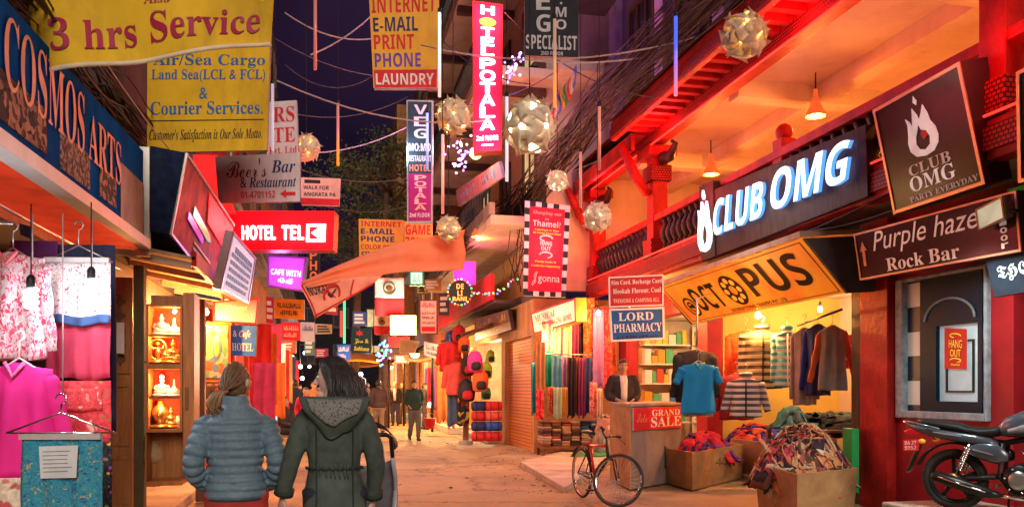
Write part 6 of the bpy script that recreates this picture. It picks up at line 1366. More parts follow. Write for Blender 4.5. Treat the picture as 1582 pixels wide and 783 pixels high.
def lin_(r_, n): return [r_ * (.7 + .3 * math.sin(i * 1.7)) for i in range(n)]
def heap(label, c, rx, ry, z, hh, cols, n, seed, rot=0, fringe=False, cat='clothes'):
    """a heap of crumpled garments: many folded sheets thrown over each other"""
    random.seed(seed); c = V(c); mb = MB(); R_ = Matrix.Rotation(rot, 3, 'Z')
    core = MB(mat('heap_core', (.05, .03, .05), .9)); 
    mb.m(mat('heap_core', (.05, .03, .05), .9)); mb.ball(V((c.x, c.y, z - .02)), rx * .78, ry * .78, hh * .6)
    for k in range(n):
        a = ru(0, 2 * PI); rr = math.sqrt(rnd()) * .9; x, y = rr * math.cos(a) * rx, rr * math.sin(a) * ry; zz = z + hh * (1 - rr * rr) * ru(.55, 1.0)
        m_ = cols[k % len(cols)]; mb.m(m_); L, W_ = ru(.16, .34), ru(.10, .2); th = ru(0, 2 * PI); s = ru(0, 9); d1 = V((math.cos(th), math.sin(th), ru(-.3, .1))); d2 = V((-math.sin(th), math.cos(th), ru(-.2, .2)))
        def f(u, v):
            p = V((x, y, 0)) + d1 * (u - .5) * 2 * L * .8 + d2 * (v - .5) * 2 * W_; e = (p.x / rx) ** 2 + (p.y / ry) ** 2
            p = R_ @ p + V((c.x, c.y, 0)); p.z = min(zz, z + hh * max(-.35, 1.08 - e)) + d1.z * (u - .5) * L - .08 * abs(u - .5) + .045 * noise.noise(V((u * 3.4 + s, v * 3.4, s))) + .02 * math.sin(u * 11 + s) * math.sin(v * 7 + s); return p
        mb.grid(f, 10, 8, .012)
        if fringe and k % 2 == 0:
            mb.m(cols[-1]); e = V(f(1, .5)); 
            for q_ in range(3): a0 = V(f(1, .2 + .3 * q_)); mb.tube([a0, a0 + d1 * .03 + V((0, 0, -.03)), a0 + d1 * .05 + V((ru(-.02, .02), 0, -.10))], .006, 4)
    if fringe:
        for k in range(130):
            mb.m(cols[(k * 3) % len(cols)]); a = ru(0, 2 * PI); rr = math.sqrt(rnd()) * 1.02; x, y = rr * math.cos(a) * rx, rr * math.sin(a) * ry; th = ru(0, 6.28); pts = []
            for i in range(9):
                th += ru(-.9, .9); x += .055 * math.cos(th); y += .055 * math.sin(th); k_ = math.hypot(x / rx, y / ry); x, y = (x / k_, y / k_) if k_ > 1 else (x, y); e = (x / rx) ** 2 + (y / ry) ** 2
                p = R_ @ V((x, y, 0)) + V((c.x, c.y, 0)); p.z = z + hh * max(-.22, 1.06 - e) + ru(.0, .035); pts.append(p)
            mb.tube(pts, lin_(ru(.009, .020), 9), 5, flat=.6)
    o = mb.build('clothes_heap', None, loc=(c.x, c.y, z)); tag(o, label, cat, kind='stuff'); return o
g_ = lambda px, py: on_z(px, py, .012)
cb, lo, hi, cc_ = open_box('plywood box marked 400 heaped with purple and red clothes', [g_(1029, 746), g_(1070, 757), g_(1146, 738), g_(1098, 726)], .56, ply)
qf = Frame(hi[1], hi[2], lo[2], lo[1]); MB(mat('pencil', (.10, .06, .03), .8)).text(qf, '400', .42, .50, .80, .74, .004, 'plain').build('lettering', cb)
def hc(*cs): return [mat('heap_%d_%d_%d' % tuple(int(k * 100) for k in c), c, .85, var=.25, scale=9) for c in cs]
heap('heap of purple, navy and red clothes in the box marked 400', cc_, .52, .42, .50, .34, hc((.10, .03, .20), (.55, .02, .05), (.04, .03, .12), (.16, .04, .22), (.62, .03, .04)), 46, 3, .6)
drape('hanging_sleeve', 'dark sleeve drooping over the left edge of the box marked 400', 'clothes', hi[0] + V((-.03, -.03, .03)), AR, .08, .34, mat('heap_dark', (.03, .03, .07), .9), 1, .01)
cb2, lo2, hi2_, cc2 = open_box('battered cardboard box in the foreground spilling fringed scarves', [g_(1172, 786), g_(1232, 815), g_(1318, 800), g_(1262, 770)], .58, ply, flare=.06)
heap('heap of fringed brown, cream and red scarves spilling from the front box', cc2 + V((-.05, 0, 0)), .62, .50, .54, .50, hc((.12, .05, .03), (.55, .12, .08), (.04, .03, .04), (.60, .42, .26), (.42, .06, .10), (.22, .12, .08), (.58, .26, .10), (.62, .52, .38)), 110, 5, .5, True)
for i, (px, py, L) in enumerate(((1196, 690, .30), (1183, 690, .24), (1226, 694, .2), (1262, 690, .16))):
    p = at(px, py, 10.0); o = MB(mat('scarf_cord', (.60, .40, .26), .8) if i % 2 else mat('scarf_cord_dark', (.06, .03, .03), .8)).tube([p + V((0, .12, .08)), p, p + V((.02, -.02, -L * .5)), p + V((-.01, -.03, -L))], [.02, .022, .016, .01], 6).build('scarf_tail', None, loc=p - V((0, 0, L))); tag(o, ['long dark scarf tail over the front box, left of its corner', 'pale scarf tail furthest left on the front box', 'dark scarf tail at the middle of the front box', 'pale scarf tail furthest right on the front box'][i], 'scarf', 'scarf tails hanging over the front box')
cb3, lo3, hi3, cc3 = open_box('plain box behind the front one under the child jacket', [g_(1130, 732), g_(1175, 740), g_(1215, 722), g_(1165, 712)], .62, ply)
heap('heap of blue, violet and red clothes behind the two front boxes', cc3, .62, .46, .62, .26, hc((.04, .06, .40), (.60, .05, .03), (.10, .05, .3), (.66, .12, .06), (.05, .10, .45)), 46, 8, .4)
table = thing('shop_table', 'low table inside the clothes shop piled with dark jackets', 'table', (7.6, 11.6, 0)); 
MB(brwood).bx(7.0, 8.3, 10.9, 12.6, .86, .90).build('table_top', table, bev=.005)
for x_, y_ in ((7.05, 10.95), (8.25, 10.95), (7.05, 12.55), (8.25, 12.55)): MB(brwood).bx(x_ - .03, x_ + .03, y_ - .03, y_ + .03, .06, .86).build('leg', table)
heap('heap of dark green and black jackets on the shop table', (7.6, 11.6, 0), .62, .75, .92, .26, hc((.03, .045, .04), (.02, .02, .025), (.06, .07, .06)), 40, 12, .2)
heap('bunch of teal hats under the long coats', at(1222, 645, 12.6), .2, .2, at(1222, 645, 12.6).z, .22, hc((.03, .16, .22), (.05, .10, .16)), 14, 14)
# sale placard, shelves with packets, green crate
q = Q4([(1292, 518), (1325, 516), (1325, 568), (1292, 570)], 12.0)
sign('sale_placard', 'red placard with 50% hanging inside the clothes shop', q, redp, white, .01, texts=[('50%', .12, .25, .92, .70, whp, dict(style='plain'))])
random.seed(77)
rk = thing('shop_rack', 'wire rack of bright packets at the right of the clothes shop opening', 'rack', (8.0, 9.75, .06))
for z in (.5, .95, 1.4, 1.85): MB(steel).bx(7.3, 8.9, 9.5, 9.95, z, z + .025).build('shelf', rk)
for x_ in (7.3, 8.88):
    for y_ in (9.5, 9.93): MB(steel).bx(x_, x_ + .03, y_, y_ + .03, .06, 2.3).build('post', rk)
pc = [(.62, .5, .06), (.06, .2, .5), (.6, .08, .05), (.1, .4, .2), (.7, .66, .6), (.55, .3, .05)]
pn_ = ['yellow', 'blue', 'red', 'green', 'white', 'orange']
for z, sh in ((.526, 'lowest'), (.976, 'second'), (1.426, 'third'), (1.876, 'top')):
    x_ = 7.36
    while x_ < 8.8:
        k = random.randrange(6); wd_ = ru(.10, .18); h_ = ru(.2, .34)
        o = MB(mat('packet_%d' % k, pc[k], .4, var=.2)).bx(x_, x_ + wd_, 9.6, 9.68, z, z + h_).m(whp).bx(x_ + .02, x_ + wd_ - .02, 9.68, 9.684, z + h_ * .3, z + h_ * .6).build('packet', None, loc=(x_, 9.64, z), bev=.006); tag(o, '%s packet on the %s shelf of the wire rack' % (pn_[k], sh), 'packet', 'packets on the wire rack'); x_ += wd_ + .03
o = MB(mat('green_plastic', (.02, .34, .09), .4)).fbox(Q4([(1316, 662), (1327, 662), (1327, 762), (1316, 755)], 10.6), -.3, 0).build('plastic_crate', None, loc=at(1321, 760, 10.6), bev=.01); tag(o, 'tall green plastic crate beside the door post', 'crate')
# stone counter with the sale sign
a0, a1, a2 = g_(944, 742), g_(975, 756), g_(1052, 742); 
e1 = (a0 - a1); e2 = V((a2 - a1)); e2 = e2 * 1.0; k3 = a0 + e2
r = thing('shop_counter', 'concrete counter with a plywood end before the pharmacy', 'counter', (a0 + a2) / 2)
hC = V((0, 0, 1.22))
mb = MB(mat('counter_grey', (.25, .185, .155), .85, var=.2, scale=3, bmp=.2, dirt=.5)); P8 = [a0, a1, a2, k3]; c_ = sum(P8, V()) / 4
mb.add([p for p in P8] + [p + hC for p in P8], [(3, 2, 1, 0), (4, 5, 6, 7), (0, 1, 5, 4), (1, 2, 6, 5), (2, 3, 7, 6), (3, 0, 4, 7)]); mb.build('body', r, bev=.01)
out = ((a0 + a1) / 2 - c_).normalized() * .012
MB(ply).fbox(Frame(a0 + hC + out, a1 + hC + out, a1 + out + V((0, 0, .01)), a0 + out + V((0, 0, .01))), -.004, .012).build('end_panel', r)
MB(mat('counter_top', (.30, .24, .19), .6, dirt=.3)).add([c_ + (p - c_) * 1.05 + hC + V((0, 0, z)) for z in (.002, .05) for p in P8], [(3, 2, 1, 0), (4, 5, 6, 7), (0, 1, 5, 4), (1, 2, 6, 5), (2, 3, 7, 6), (3, 0, 4, 7)]).build('top', r, bev=.008)
qf = Frame(a1 + hC, a2 + hC, a2, a1); 
sign('sale_placard', 'red GRAND SALE placard on the face of the concrete counter', Frame(qf.m(.02, .985, .02), qf.m(.99, .985, .02), qf.m(.99, .71, .02), qf.m(.02, .71, .02)), redp, white, .012, texts=[('GRAND', .36, .60, .95, .90, whp, dict(style='serif')), ('SALE', .34, .10, .98, .56, whp, dict(style='serif')), ('Sale', .06, .35, .26, .75, mat('orange_print', (.85, .25, .12), .5), dict(style='script'))])
# pharmacy shelves
random.seed(15)
ps = thing('medicine_shelf', 'tall shelf of small boxes inside the pharmacy', 'shelf', (8.5, 16.6, .22))
for i in range(5): MB(white).bx(8.35, 8.79, 15.0, 18.4, .7 + i * .45, .73 + i * .45).build('shelf', ps)
for y_ in (15.0, 16.7, 18.37): MB(white).bx(8.36, 8.79, y_, y_ + .03, .22, 2.95).build('upright', ps)
ps2 = thing('medicine_shelf', 'shelf of small boxes on the end wall of the pharmacy, facing the street', 'shelf', (7.9, 18.5, .22))
for i in range(5): MB(white).bx(7.15, 8.3, 18.35, 18.68, .7 + i * .45, .73 + i * .45).build('shelf', ps2)
for i in range(5):
    x_ = 7.18
    while x_ < 8.2:
        k = random.randrange(6); wd_ = ru(.08, .2); o = MB(mat('packet_%d' % k, pc[k], .4, var=.2)).bx(x_, x_ + wd_, 18.37, 18.55, .732 + i * .45, .732 + i * .45 + ru(.15, .34)).build('medicine_box', None, loc=(x_, 18.4, .732 + i * .45)); tag(o, '%s box on the %s shelf of the pharmacy end wall' % (pn_[k], ('lowest', 'second', 'middle', 'fourth', 'top')[i]), 'box', 'boxes on the pharmacy shelves'); x_ += wd_ + .02
    y_ = 15.1
    while y_ < 18.2:
        k = random.randrange(6); wd_ = ru(.12, .3); o = MB(mat('packet_%d' % k, pc[k], .4, var=.2)).bx(8.4, 8.6, y_, y_ + wd_, .732 + i * .45, .732 + i * .45 + ru(.15, .34)).build('medicine_box', None, loc=(8.4, y_, .732 + i * .45)); tag(o, '%s box on the %s shelf at the back of the pharmacy' % (pn_[k], ('lowest', 'second', 'middle', 'fourth', 'top')[i]), 'box', 'boxes on the pharmacy shelves'); y_ += wd_ + .05

# ================================================================ scarf stall on the corner wall
random.seed(21)
SC = {'rust': (.42, .09, .03), 'cream': (.66, .52, .40), 'plum': (.18, .03, .12), 'violet': (.24, .12, .42), 'teal': (.03, .26, .32), 'emerald': (.02, .34, .18), 'sky': (.10, .36, .52), 'tan': (.42, .22, .10), 'crimson': (.56, .03, .04), 'black': (.03, .025, .04), 'mint': (.32, .48, .34), 'rose': (.60, .22, .20), 'lilac': (.40, .26, .55), 'navy': (.03, .05, .18), 'brown': (.18, .08, .04), 'mustard': (.55, .32, .06)}
rows = [(837, 462 + 58, .28, [('tan', 0)], 1.9)]
pos = [('rose', 846, 496, 1.25, .26, 18.2), ('cream', 861, 500, 1.15, .26, 18.25), ('cream', 877, 498, 1.2, .2, 18.2), ('plum', 888, 478, 1.3, .18, 18.3), ('black', 898, 464, 1.5, .2, 18.5), ('rust', 910, 460, 2.0, .26, 18.4), ('violet', 925, 478, 1.7, .26, 18.3), ('crimson', 938, 474, 1.9, .24, 18.5), ('brown', 918, 466, 1.7, .2, 18.7), ('rust', 945, 480, 1.4, .2, 18.75),
       ('teal', 826, 560, 1.1, .16, 17.9), ('tan', 835, 528, 1.15, .20, 17.7), ('emerald', 847, 542, .75, .22, 17.9), ('sky', 859, 548, .80, .22, 17.8), ('lilac', 872, 550, .72, .18, 17.9), ('black', 882, 552, 1.25, .16, 17.7), ('brown', 890, 552, 1.2, .14, 17.8), ('plum', 898, 552, 1.25, .14, 17.7), ('navy', 908, 552, 1.2, .18, 17.75), ('cream', 902, 553, 1.0, .10, 17.9),
       ('crimson', 834, 602, .62, .16, 17.5), ('mint', 862, 598, .65, .18, 17.5), ('rust', 851, 598, .60, .12, 17.6), ('mustard', 873, 598, .60, .10, 17.55), ('rose', 917, 590, .75, .16, 17.6), ('cream', 926, 600, .6, .12, 17.5)]
wherel = ['under the left end of the lit sign', 'under the middle of the lit sign', 'under the right half of the lit sign', 'at the right end of the lit sign', 'behind the orange sign end', 'right of the orange sign end', 'between the rust and crimson ones', 'nearest the pharmacy board, front', 'behind the violet one', 'nearest the pharmacy board, behind', 'on the far left edge of the stall', 'on the left edge of the middle row', 'second in the middle row', 'third in the middle row', 'fourth in the middle row', 'fifth in the middle row', 'sixth in the middle row', 'seventh in the middle row', 'right end of the middle row', 'thin, between plum and navy', 'left end of the low row', 'below the sky blue scarf', 'below the emerald scarf', 'low, beside the black scarf', 'right of the navy scarf', 'low, at the right end of the stall']
for (c, px, py, h_, w_, d), wl in zip(pos, wherel):
    col = SC[c]; m_ = mat('scarf_' + c, col, .85, var=.2, scale=4)
    if c in ('rust', 'rose', 'crimson'): m_ = cells('scarf_print_' + c, [col, [k * .6 for k in col], [min(1, k * 1.5 + .05) for k in col]], 16, warp=.3)
    drape('hanging_scarf', '%s scarf hanging in the stall, %s' % (c, wl), 'scarf', at(px, py, d), X1, w_, h_, m_, 2, .03, group='scarves hanging in the corner stall', seed=rnd() * 6)
for i, (x0, x1, y, d, lab) in enumerate(((832, 944, 492, 18.3, 'upper rail of the scarf stall'), (826, 914, 546, 17.75, 'middle rail of the scarf stall'))):
    a, b = at(x0, y if i else 500, d), at(x1, y + 2 if i else 470, d); o = MB(steel).tube([a, b], .014, 6).build('clothes_rail', None, loc=a); tag(o, lab, 'rail', 'rails for hanging clothes')
tb_ = thing('stall_bench', 'low wooden bench under the scarf stall carrying folded shawls', 'bench', (5.5, 17.6, 0))
ba, bb_ = on_y(838, 690, 18.05), on_y(928, 690, 18.05); bx0, bx1, by = ba.x, bb_.x, ba.y
MB(brwood).bx(bx0, bx1, by, by + .6, .16, .22).build('bench_top', tb_, bev=.005)
for x_ in (bx0 + .04, bx1 - .04):
    for y_ in (by + .04, by + .56): MB(brwood).bx(x_ - .03, x_ + .03, y_ - .03, y_ + .03, .0, .16).build('leg', tb_)
fc2 = [(.10, .06, .06), (.42, .30, .22), (.30, .06, .06), (.06, .05, .07), (.5, .4, .32), (.18, .1, .08)]
fc3 = [(.04, .10, .34), (.03, .03, .08), (.5, .42, .36), (.35, .05, .1), (.03, .18, .45)]
n_ = 6; wq = (bx1 - bx0) / n_
for i in range(n_):
    folded(['first stack of brown shawls from the left under the scarf stall', 'second stack of brown shawls under the scarf stall', 'third stack of brown shawls under the scarf stall', 'fourth stack of brown shawls beside the blue stacks', 'stack of blue and black shawls under the scarf stall', 'last stack of blue shawls nearest the bicycle'][i], (bx0 + (i + .5) * wq, by + .26, .222), 10, wq * .94, .48, 'stacks of folded shawls on the bench', fc2 if i < 4 else fc3, .055)
o = heap('pile of pale patterned cloth at the right end of the scarf stall', on_y(936, 690, 17.8), .3, .3, .3, .75, hc((.40, .32, .32), (.30, .16, .16), (.16, .20, .26)), 36, 17)
random.seed(12); mb = MB(mat('rubble_brown', (.22, .15, .09), .9)); mk = [MATS['rubble_brown'], mat('rubble_pale', (.42, .34, .25), .9), mat('rubble_dark', (.08, .06, .05), .9), mat('litter_white', (.6, .56, .5), .8)]
for k in range(300):
    if k % 3: p = on_z(ru(770, 960), ru(688, 762), .012)
    else: p = V((ru(-1.6, 4.4), ru(9, 34), .012))
    if 803 < 0: pass
    s = ru(.006, .018) if k % 12 else ru(.02, .04); mb.m(mk[3] if k % 23 == 0 else random.choice(mk[:3])); a = ru(0, 6)
    vs = [p + V((math.cos(a + t) * s * ru(.7, 1.3), math.sin(a + t) * s * ru(.7, 1.3), z_ * s)) for z_ in (-.2, .45) for t in (0, 1.3, 2.5, 3.8, 5)] + [p + V((0, 0, s * .8))]
    mb.add(vs, [(i, (i + 1) % 5, 5 + (i + 1) % 5, 5 + i) for i in range(5)] + [(5 + i, 5 + (i + 1) % 5, 10) for i in range(5)], False)
o = mb.build('rubble', None, loc=(4, 15, 0)); tag(o, 'scattered stones and litter along the right edge of the road', 'rubble', kind='stuff')
o = MB(mat('green_sheet', (.03, .30, .10), .6)).add([on_z(888, 694, .104), on_z(950, 694, .104), on_z(945, 704, .104), on_z(880, 705, .104)], [(0, 1, 2, 3)]).build('plastic_sheet', None, loc=on_z(900, 694, .1)); tag(o, 'green plastic sheet on the pavement slab behind the bicycle', 'sheet')

# ================================================================ bag shop and the shops beyond
random.seed(41)
def ruck(label, p, s, m, m2, grp='bags hung at the bag shop'):
    p = V(p); r = thing('rucksack', label, 'bag', p, grp)
    mb = MB(m); mb.lathe([(.10 * s, 0), (.17 * s, .04 * s), (.19 * s, .2 * s), (.17 * s, .38 * s), (.09 * s, .48 * s), (.02, .5 * s)], p, 12); mb.build('body', r)
    MB(m2).lathe([(.09 * s, .05 * s), (.12 * s, .10 * s), (.12 * s, .2 * s), (.08 * s, .24 * s)], p + V((0, -.12 * s, 0)), 10).build('pocket', r)
    mb = MB(black); mb.tube([p + V((-.04 * s, 0, .47 * s)), p + V((0, 0, .6 * s)), p + V((.04 * s, 0, .47 * s))], .012, 5); mb.build('strap', r); return r
bc = {'red': (.58, .03, .03), 'coral': (.70, .10, .08), 'pink': (.72, .06, .36), 'orange': (.70, .14, .03), 'lime': (.30, .55, .03), 'blue': (.03, .10, .40), 'black': (.03, .03, .035), 'emerald': (.02, .35, .15), 'navy': (.03, .04, .14)}
bm = {k: mat('bag_' + k, v, .6, var=.2) for k, v in bc.items()}
for c, px, py, s, d, wl in (('pink', 734, 575, 1.1, 21.5, 'hung at the left of the bag shop door'), ('lime', 751, 585, .9, 22, 'hung in the bag shop door'), ('orange', 742, 605, 1.15, 21.6, 'hung below the pink one'), ('emerald', 751, 617, .7, 22, 'hung below the lime one'), ('black', 724, 580, 1.1, 22, 'beside the coral jacket'), ('black', 721, 620, 1.2, 22, 'low beside the shop post'), ('lime', 758, 560, .7, 23, 'higher inside the bag shop'), ('red', 709, 530, 1.0, 23, 'hung high under the corrugated awning'), ('orange', 717, 545, .9, 22.6, 'under the corrugated awning, lower'), ('blue', 700, 540, 1.1, 23.5, 'under the corrugated awning, left')):
    ruck('%s rucksack %s' % (c, wl), at(px, py, d), s, bm[c], bm['black'] if c != 'black' else bm['red'])
garment('hanging_jacket', 'coral red jacket hung outside the bag shop', 'jacket', at(706, 560, 22.3), X1, .62, .85, bm['coral'], .7, group='jackets outside the bag shop', seed=1)
garment('hanging_jacket', 'red jacket high above the coral one outside the bag shop', 'jacket', at(694, 528, 23), X1, .55, .8, bm['red'], .7, group='jackets outside the bag shop', seed=4)
drape('hanging_cloth', 'blue grey trousers hung below the coral jacket', 'trousers', at(703, 590, 22.4), X1, .42, 1.15, mat('slate_cloth', (.08, .12, .18), .85), 2, .04)
drape('hanging_cloth', 'black and yellow jersey hung beside the blue grey trousers', 'jersey', at(716, 600, 22.2), X1, .3, .9, cells('jersey_print', [(.03, .03, .03), (.03, .03, .03), (.6, .4, .05), (.4, .05, .05)], 7), 2, .03)
def bagcrate(label, p, c):
    r = thing('duffel_bag', label, 'bag', p, 'duffel bags stacked at the bag shop'); p = V(p)
    MB(bm[c]).tube([p + V((-.21, 0, .12)), p + V((-.19, 0, .12)), p + V((.19, 0, .12)), p + V((.21, 0, .12))], [.08, .125, .125, .08], 12, side=(0, 0, 1)).build('body', r)
    mb = MB(black)
    for s in (-.1, .1): mb.tube([p + V((s, -.128 * math.cos(t), .12 + .128 * math.sin(t))) for t in [i * .35 - .6 for i in range(12)]], .010, 4)
    mb.build('strap', r)
for i, (c, k, j) in enumerate((('red', 0, 0), ('red', 1, 0), ('navy', 0, 1), ('blue', 1, 1), ('red', 0, 2), ('coral', 1, 2), ('navy', 0, 3), ('red', 1, 3))):
    p = gp(741 + k * 22, 21.7, .15 + j * .26); bagcrate('%s duffel bag, %s in the %s column of the bag stack' % (c, ('lowest', 'second', 'third', 'topmost')[j], ('left', 'right')[k]), p, c)
# corrugated awning over the bag shop
aw0, aw1, aw2, aw3 = at(672, 520, 27), at(728, 487, 22.5), at(800, 520, 22), at(735, 535, 27)
r = thing('awning', 'sagging corrugated awning over the jackets outside the bag shop', 'awning', at(700, 515, 24))
A0, A1 = V((3.5, 22.2, 2.95)), V((3.55, 27.0, 3.0)); B0, B1 = V((4.69, 22.2, 3.35)), V((4.69, 27.0, 3.35))
MB(mat('rusty_sheet', (.26, .17, .11), .7, .3, var=.3, scale=2, dirt=.6)).grid(lambda u, v: A0.lerp(A1, u).lerp(B0.lerp(B1, u), v) + V((0, 0, .025 * math.sin(u * 110) - .06 * math.sin(u * PI))), 130, 4, .01).build('sheet', r)
for y_ in (22.3, 24.6, 26.9): MB(brwood).bar((3.5, y_, 2.9), (4.69, y_, 3.28), .06).build('rafter', r)
r = thing('shop_post', 'timber post holding the corrugated awning before the bag shop', 'post', (3.62, 22.35, 0)); MB(brwood).bx(3.56, 3.70, 22.3, 22.44, .1, 2.9).build('shaft', r, bev=.008); MB(slab_m).bx(3.46, 3.80, 22.2, 22.54, 0, .12).build('base', r, bev=.01)
# scarves of the far shop
fcn = list(SC)
for i in range(14):
    px = 660 + (i % 7) * 5.2; d = 33 - (i % 7) * .9 + (i // 7) * 1.5; c = fcn[(i * 5 + 3) % 16]
    drape('hanging_scarf', '%s scarf in the far scarf shop, %s of the %s row' % (c, ('first', 'second', 'third', 'fourth', 'fifth', 'sixth', 'last')[i % 7], ('front', 'back')[i // 7]), 'scarf', at(px, 568 - (i // 7) * 10, d), V((.6, -1, 0)), .34, 1.5, mat('scarf_' + c, SC[c], .85, var=.2, scale=4, ), 2, .04, group='scarves hanging in the far shop', seed=i)
drape('hanging_cloth', 'large orange cloth hung at the corner of the far scarf shop', 'cloth', at(686, 560, 27), X1, .5, 1.9, mat('orange_hanging', (.66, .24, .06), .8), 2, .05)
drape('hanging_cloth', 'tall pink lit cloth between the orange cloth and the jackets', 'cloth', at(697, 570, 26), X1, .22, 1.8, mat('pink_hanging', (.66, .30, .32), .8), 1, .03)
r = thing('red_bucket', 'small red bucket on the step before the far scarf shop', 'bucket', gp(664, 27, .22)); p = gp(664, 27, .22)
MB(redp).lathe([(.13, 0), (.19, .32), (.20, .33), (.17, .31), (.11, .03)], p, 14).build('bucket', r)
MB(steel).tube([p + V((.19 * math.cos(t), 0, .32 + .17 * math.sin(t))) for t in [i * PI / 8 for i in range(9)]], .008, 4).build('handle', r)
# far awnings in orange
for lab, px, py, d, w_, c in (('orange lit awning over the far walkers', 590, 560, 36, 3.2, (.62, .24, .06)), ('small orange awning left of the far orange one', 560, 566, 44, 2.6, (.55, .2, .06)), ('pale awning over the far right shop front', 640, 556, 33, 2.2, (.6, .42, .28))):
    p = at(px, py, d); r = thing('awning', lab, 'awning', p, 'awnings at the far shops')
    MB(mat('awning_%d' % px, c, .8)).grid(lambda u, v: p + V(((u - .5) * w_, (v - .5) * 1.6, .5 * v + .05 * math.sin(u * 9))), 12, 5, .02).build('cloth', r)
    for s in (-.48, .48): MB(black).tube([V((p.x + s * w_, p.y - .78, 0)), V((p.x + s * w_, p.y - .78, p.z))], .03, 6).build('pole', r)
# ================================================================ bicycle
spoke = mat('spoke_steel', (.55, .5, .45), .3, .9)
def wheel(parent, c, R_, M_, tyr=.02, spokes=28, rimm=None):
    """wheel in its own x-z plane, axle along y, turned by M_ about its centre"""
    c = V(c); T = lambda x, y, z: c + (M_ @ V((x, y, z)))
    rimm = rimm or chrome; n = 40; circ_ = lambda r, y=0: [T(r * math.cos(i * 2 * PI / n), y, r * math.sin(i * 2 * PI / n)) for i in range(n)]
    ax = M_ @ V((0, 1, 0)); mb = MB(rimm); mb.tube(circ_(R_ - tyr * 1.9), tyr * .75, 8, closed=True, side=ax)
    mb.m(spoke)
    for i in range(spokes):
        a = i * 2 * PI / spokes; s = .028 if i % 2 else -.028; b = a + (.35 if (i // 2) % 2 else -.35); mb.tube([T(.02 * math.cos(b), s, .02 * math.sin(b)), T((R_ - tyr * 2) * math.cos(a), 0, (R_ - tyr * 2) * math.sin(a))], .0022, 3)
    mb.m(steel); mb.tube([T(0, -.05, 0), T(0, -.03, 0), T(0, .03, 0), T(0, .05, 0)], [.012, .022, .022, .012], 10)
    w_ = mb.build('wheel', parent); MB(rubber).tube(circ_(R_ - tyr * .9), tyr, 10, closed=True, side=ax).build('tyre', w_); return w_
hub = gp(899, 11.45); fr_dir = (gp(944, 10.55) - hub); rz = math.atan2(fr_dir.y, fr_dir.x)
bk = thing('bicycle', 'black and red bicycle with a turned front wheel parked before the concrete counter', 'bicycle', (hub.x, hub.y, .02), None, rz, True)
hub_off = .335; HB = V((.86, 0, .60)); stm = math.radians(46)   # steering about the head tube
def sr(p):
    p = V(p); d = p - HB; axs = V((-.30, 0, .95)).normalized(); return HB + Matrix.Rotation(stm, 3, axs) @ d
I3 = Matrix.Identity(3)
wheel(bk, (0, 0, hub_off), .335, I3, .019)
fh = V((1.04, 0, hub_off)); M_st = Matrix.Rotation(stm, 3, V((-.30, 0, .95)).normalized()); fhp = sr(fh); fhp.z = .335
wheel(bk, fhp, .335, M_st, .019)
rp = mat('frame_red', (.55, .02, .02), .3); bp_ = mat('frame_black', (.02, .02, .022), .3)
mb = MB(bp_); bb_ = V((.44, 0, .29)); seatt = V((.28, 0, .78)); ht0, ht1 = V((.86, 0, .60)), V((.81, 0, .78))
mb.tube([ht0, ht1], .022, 10); mb.tube([bb_, ht0], .019, 8)
for s in (-1, 1): mb.tube([V((0, s * .06, hub_off)), bb_ + V((0, s * .03, 0))], .010, 6); mb.tube([V((0, s * .06, hub_off)), seatt + V((.02, s * .02, -.08))], .009, 6)
mb.m(rp); mb.tube([bb_, seatt], .018, 8); mb.tube([seatt + V((.015, 0, -.05)), ht1 - V((0, 0, .03))], .018, 8); mb.build('frame', bk)
mb = MB(bp_)
for s in (-1, 1): mb.tube([sr(fh + V((0, s * .055, 0))), sr(fh + V((-.10, s * .055, .26))), sr((.86, s * .045, .59))], .011, 6)
mb.tube([sr((.86, 0, .59)), sr((.79, 0, .86))], .015, 8); mb.build('fork', bk)
mb = MB(bp_); hb = [sr((.84, s * .30, .93) if abs(s) == 1 else (.79, s * .30, .90) if abs(s) > .3 else (.78, 0, .86)) for s in (-1, -.5, 0, .5, 1)]; mb.tube(hb, .011, 8); mb.tube([sr((.79, 0, .85)), sr((.78, 0, .87))], .02, 8)
for s in (-1, 1): mb.tube([sr((.87, s * .2, .90)), sr((.93, s * .24, .86)), sr((.95, s * .28, .83))], .006, 5)
h_ = mb.build('handlebar', bk)
for s in (-1, 1): MB(rubber).tube([sr((.835, s * .24, .922)), sr((.845, s * .36, .935))], .017, 8).build('grip', h_)
mb = MB(black); mb.rings([[V((x_, yy * math.cos(t) * w_, z_ + math.sin(t) * .025)) for t in [i * PI / 6 for i in range(12)] for yy in (1,)] for x_, w_, z_ in ((.12, .05, .90), (.16, .085, .905), (.24, .07, .90), (.34, .03, .895), (.42, .022, .89))]); mb.m(steel); mb.tube([seatt, V((.25, 0, .88))], .013, 8); mb.build('saddle', bk)
mb = MB(steel); mb.tube([bb_ + V((.09 * math.cos(t), -.05, .09 * math.sin(t))) for t in [i * PI / 12 for i in range(24)]], .006, 4, closed=True)
for t in (0, 2.1, 4.2): mb.tube([bb_ + V((0, -.05, 0)), bb_ + V((.09 * math.cos(t), -.05, .09 * math.sin(t)))], .007, 4)
mb.m(black); mb.tube([bb_ + V((.0, -.05, .085)), V((0, -.05, hub_off + .03))], .005, 4); mb.tube([bb_ + V((.0, -.05, -.085)), V((0, -.05, hub_off - .03))], .005, 4); mb.build('chain_wheel', bk)
for s, d in ((-1, V((.12, 0, -.12))), (1, V((-.12, 0, .12)))):
    mb = MB(steel); mb.tube([bb_ + V((0, s * .07, 0)), bb_ + d + V((0, s * .07, 0))], .009, 6); cr = mb.build('crank', bk); MB(black).box(bb_ + d + V((0, s * .12, 0)), (.09, .08, .02)).build('pedal', cr)
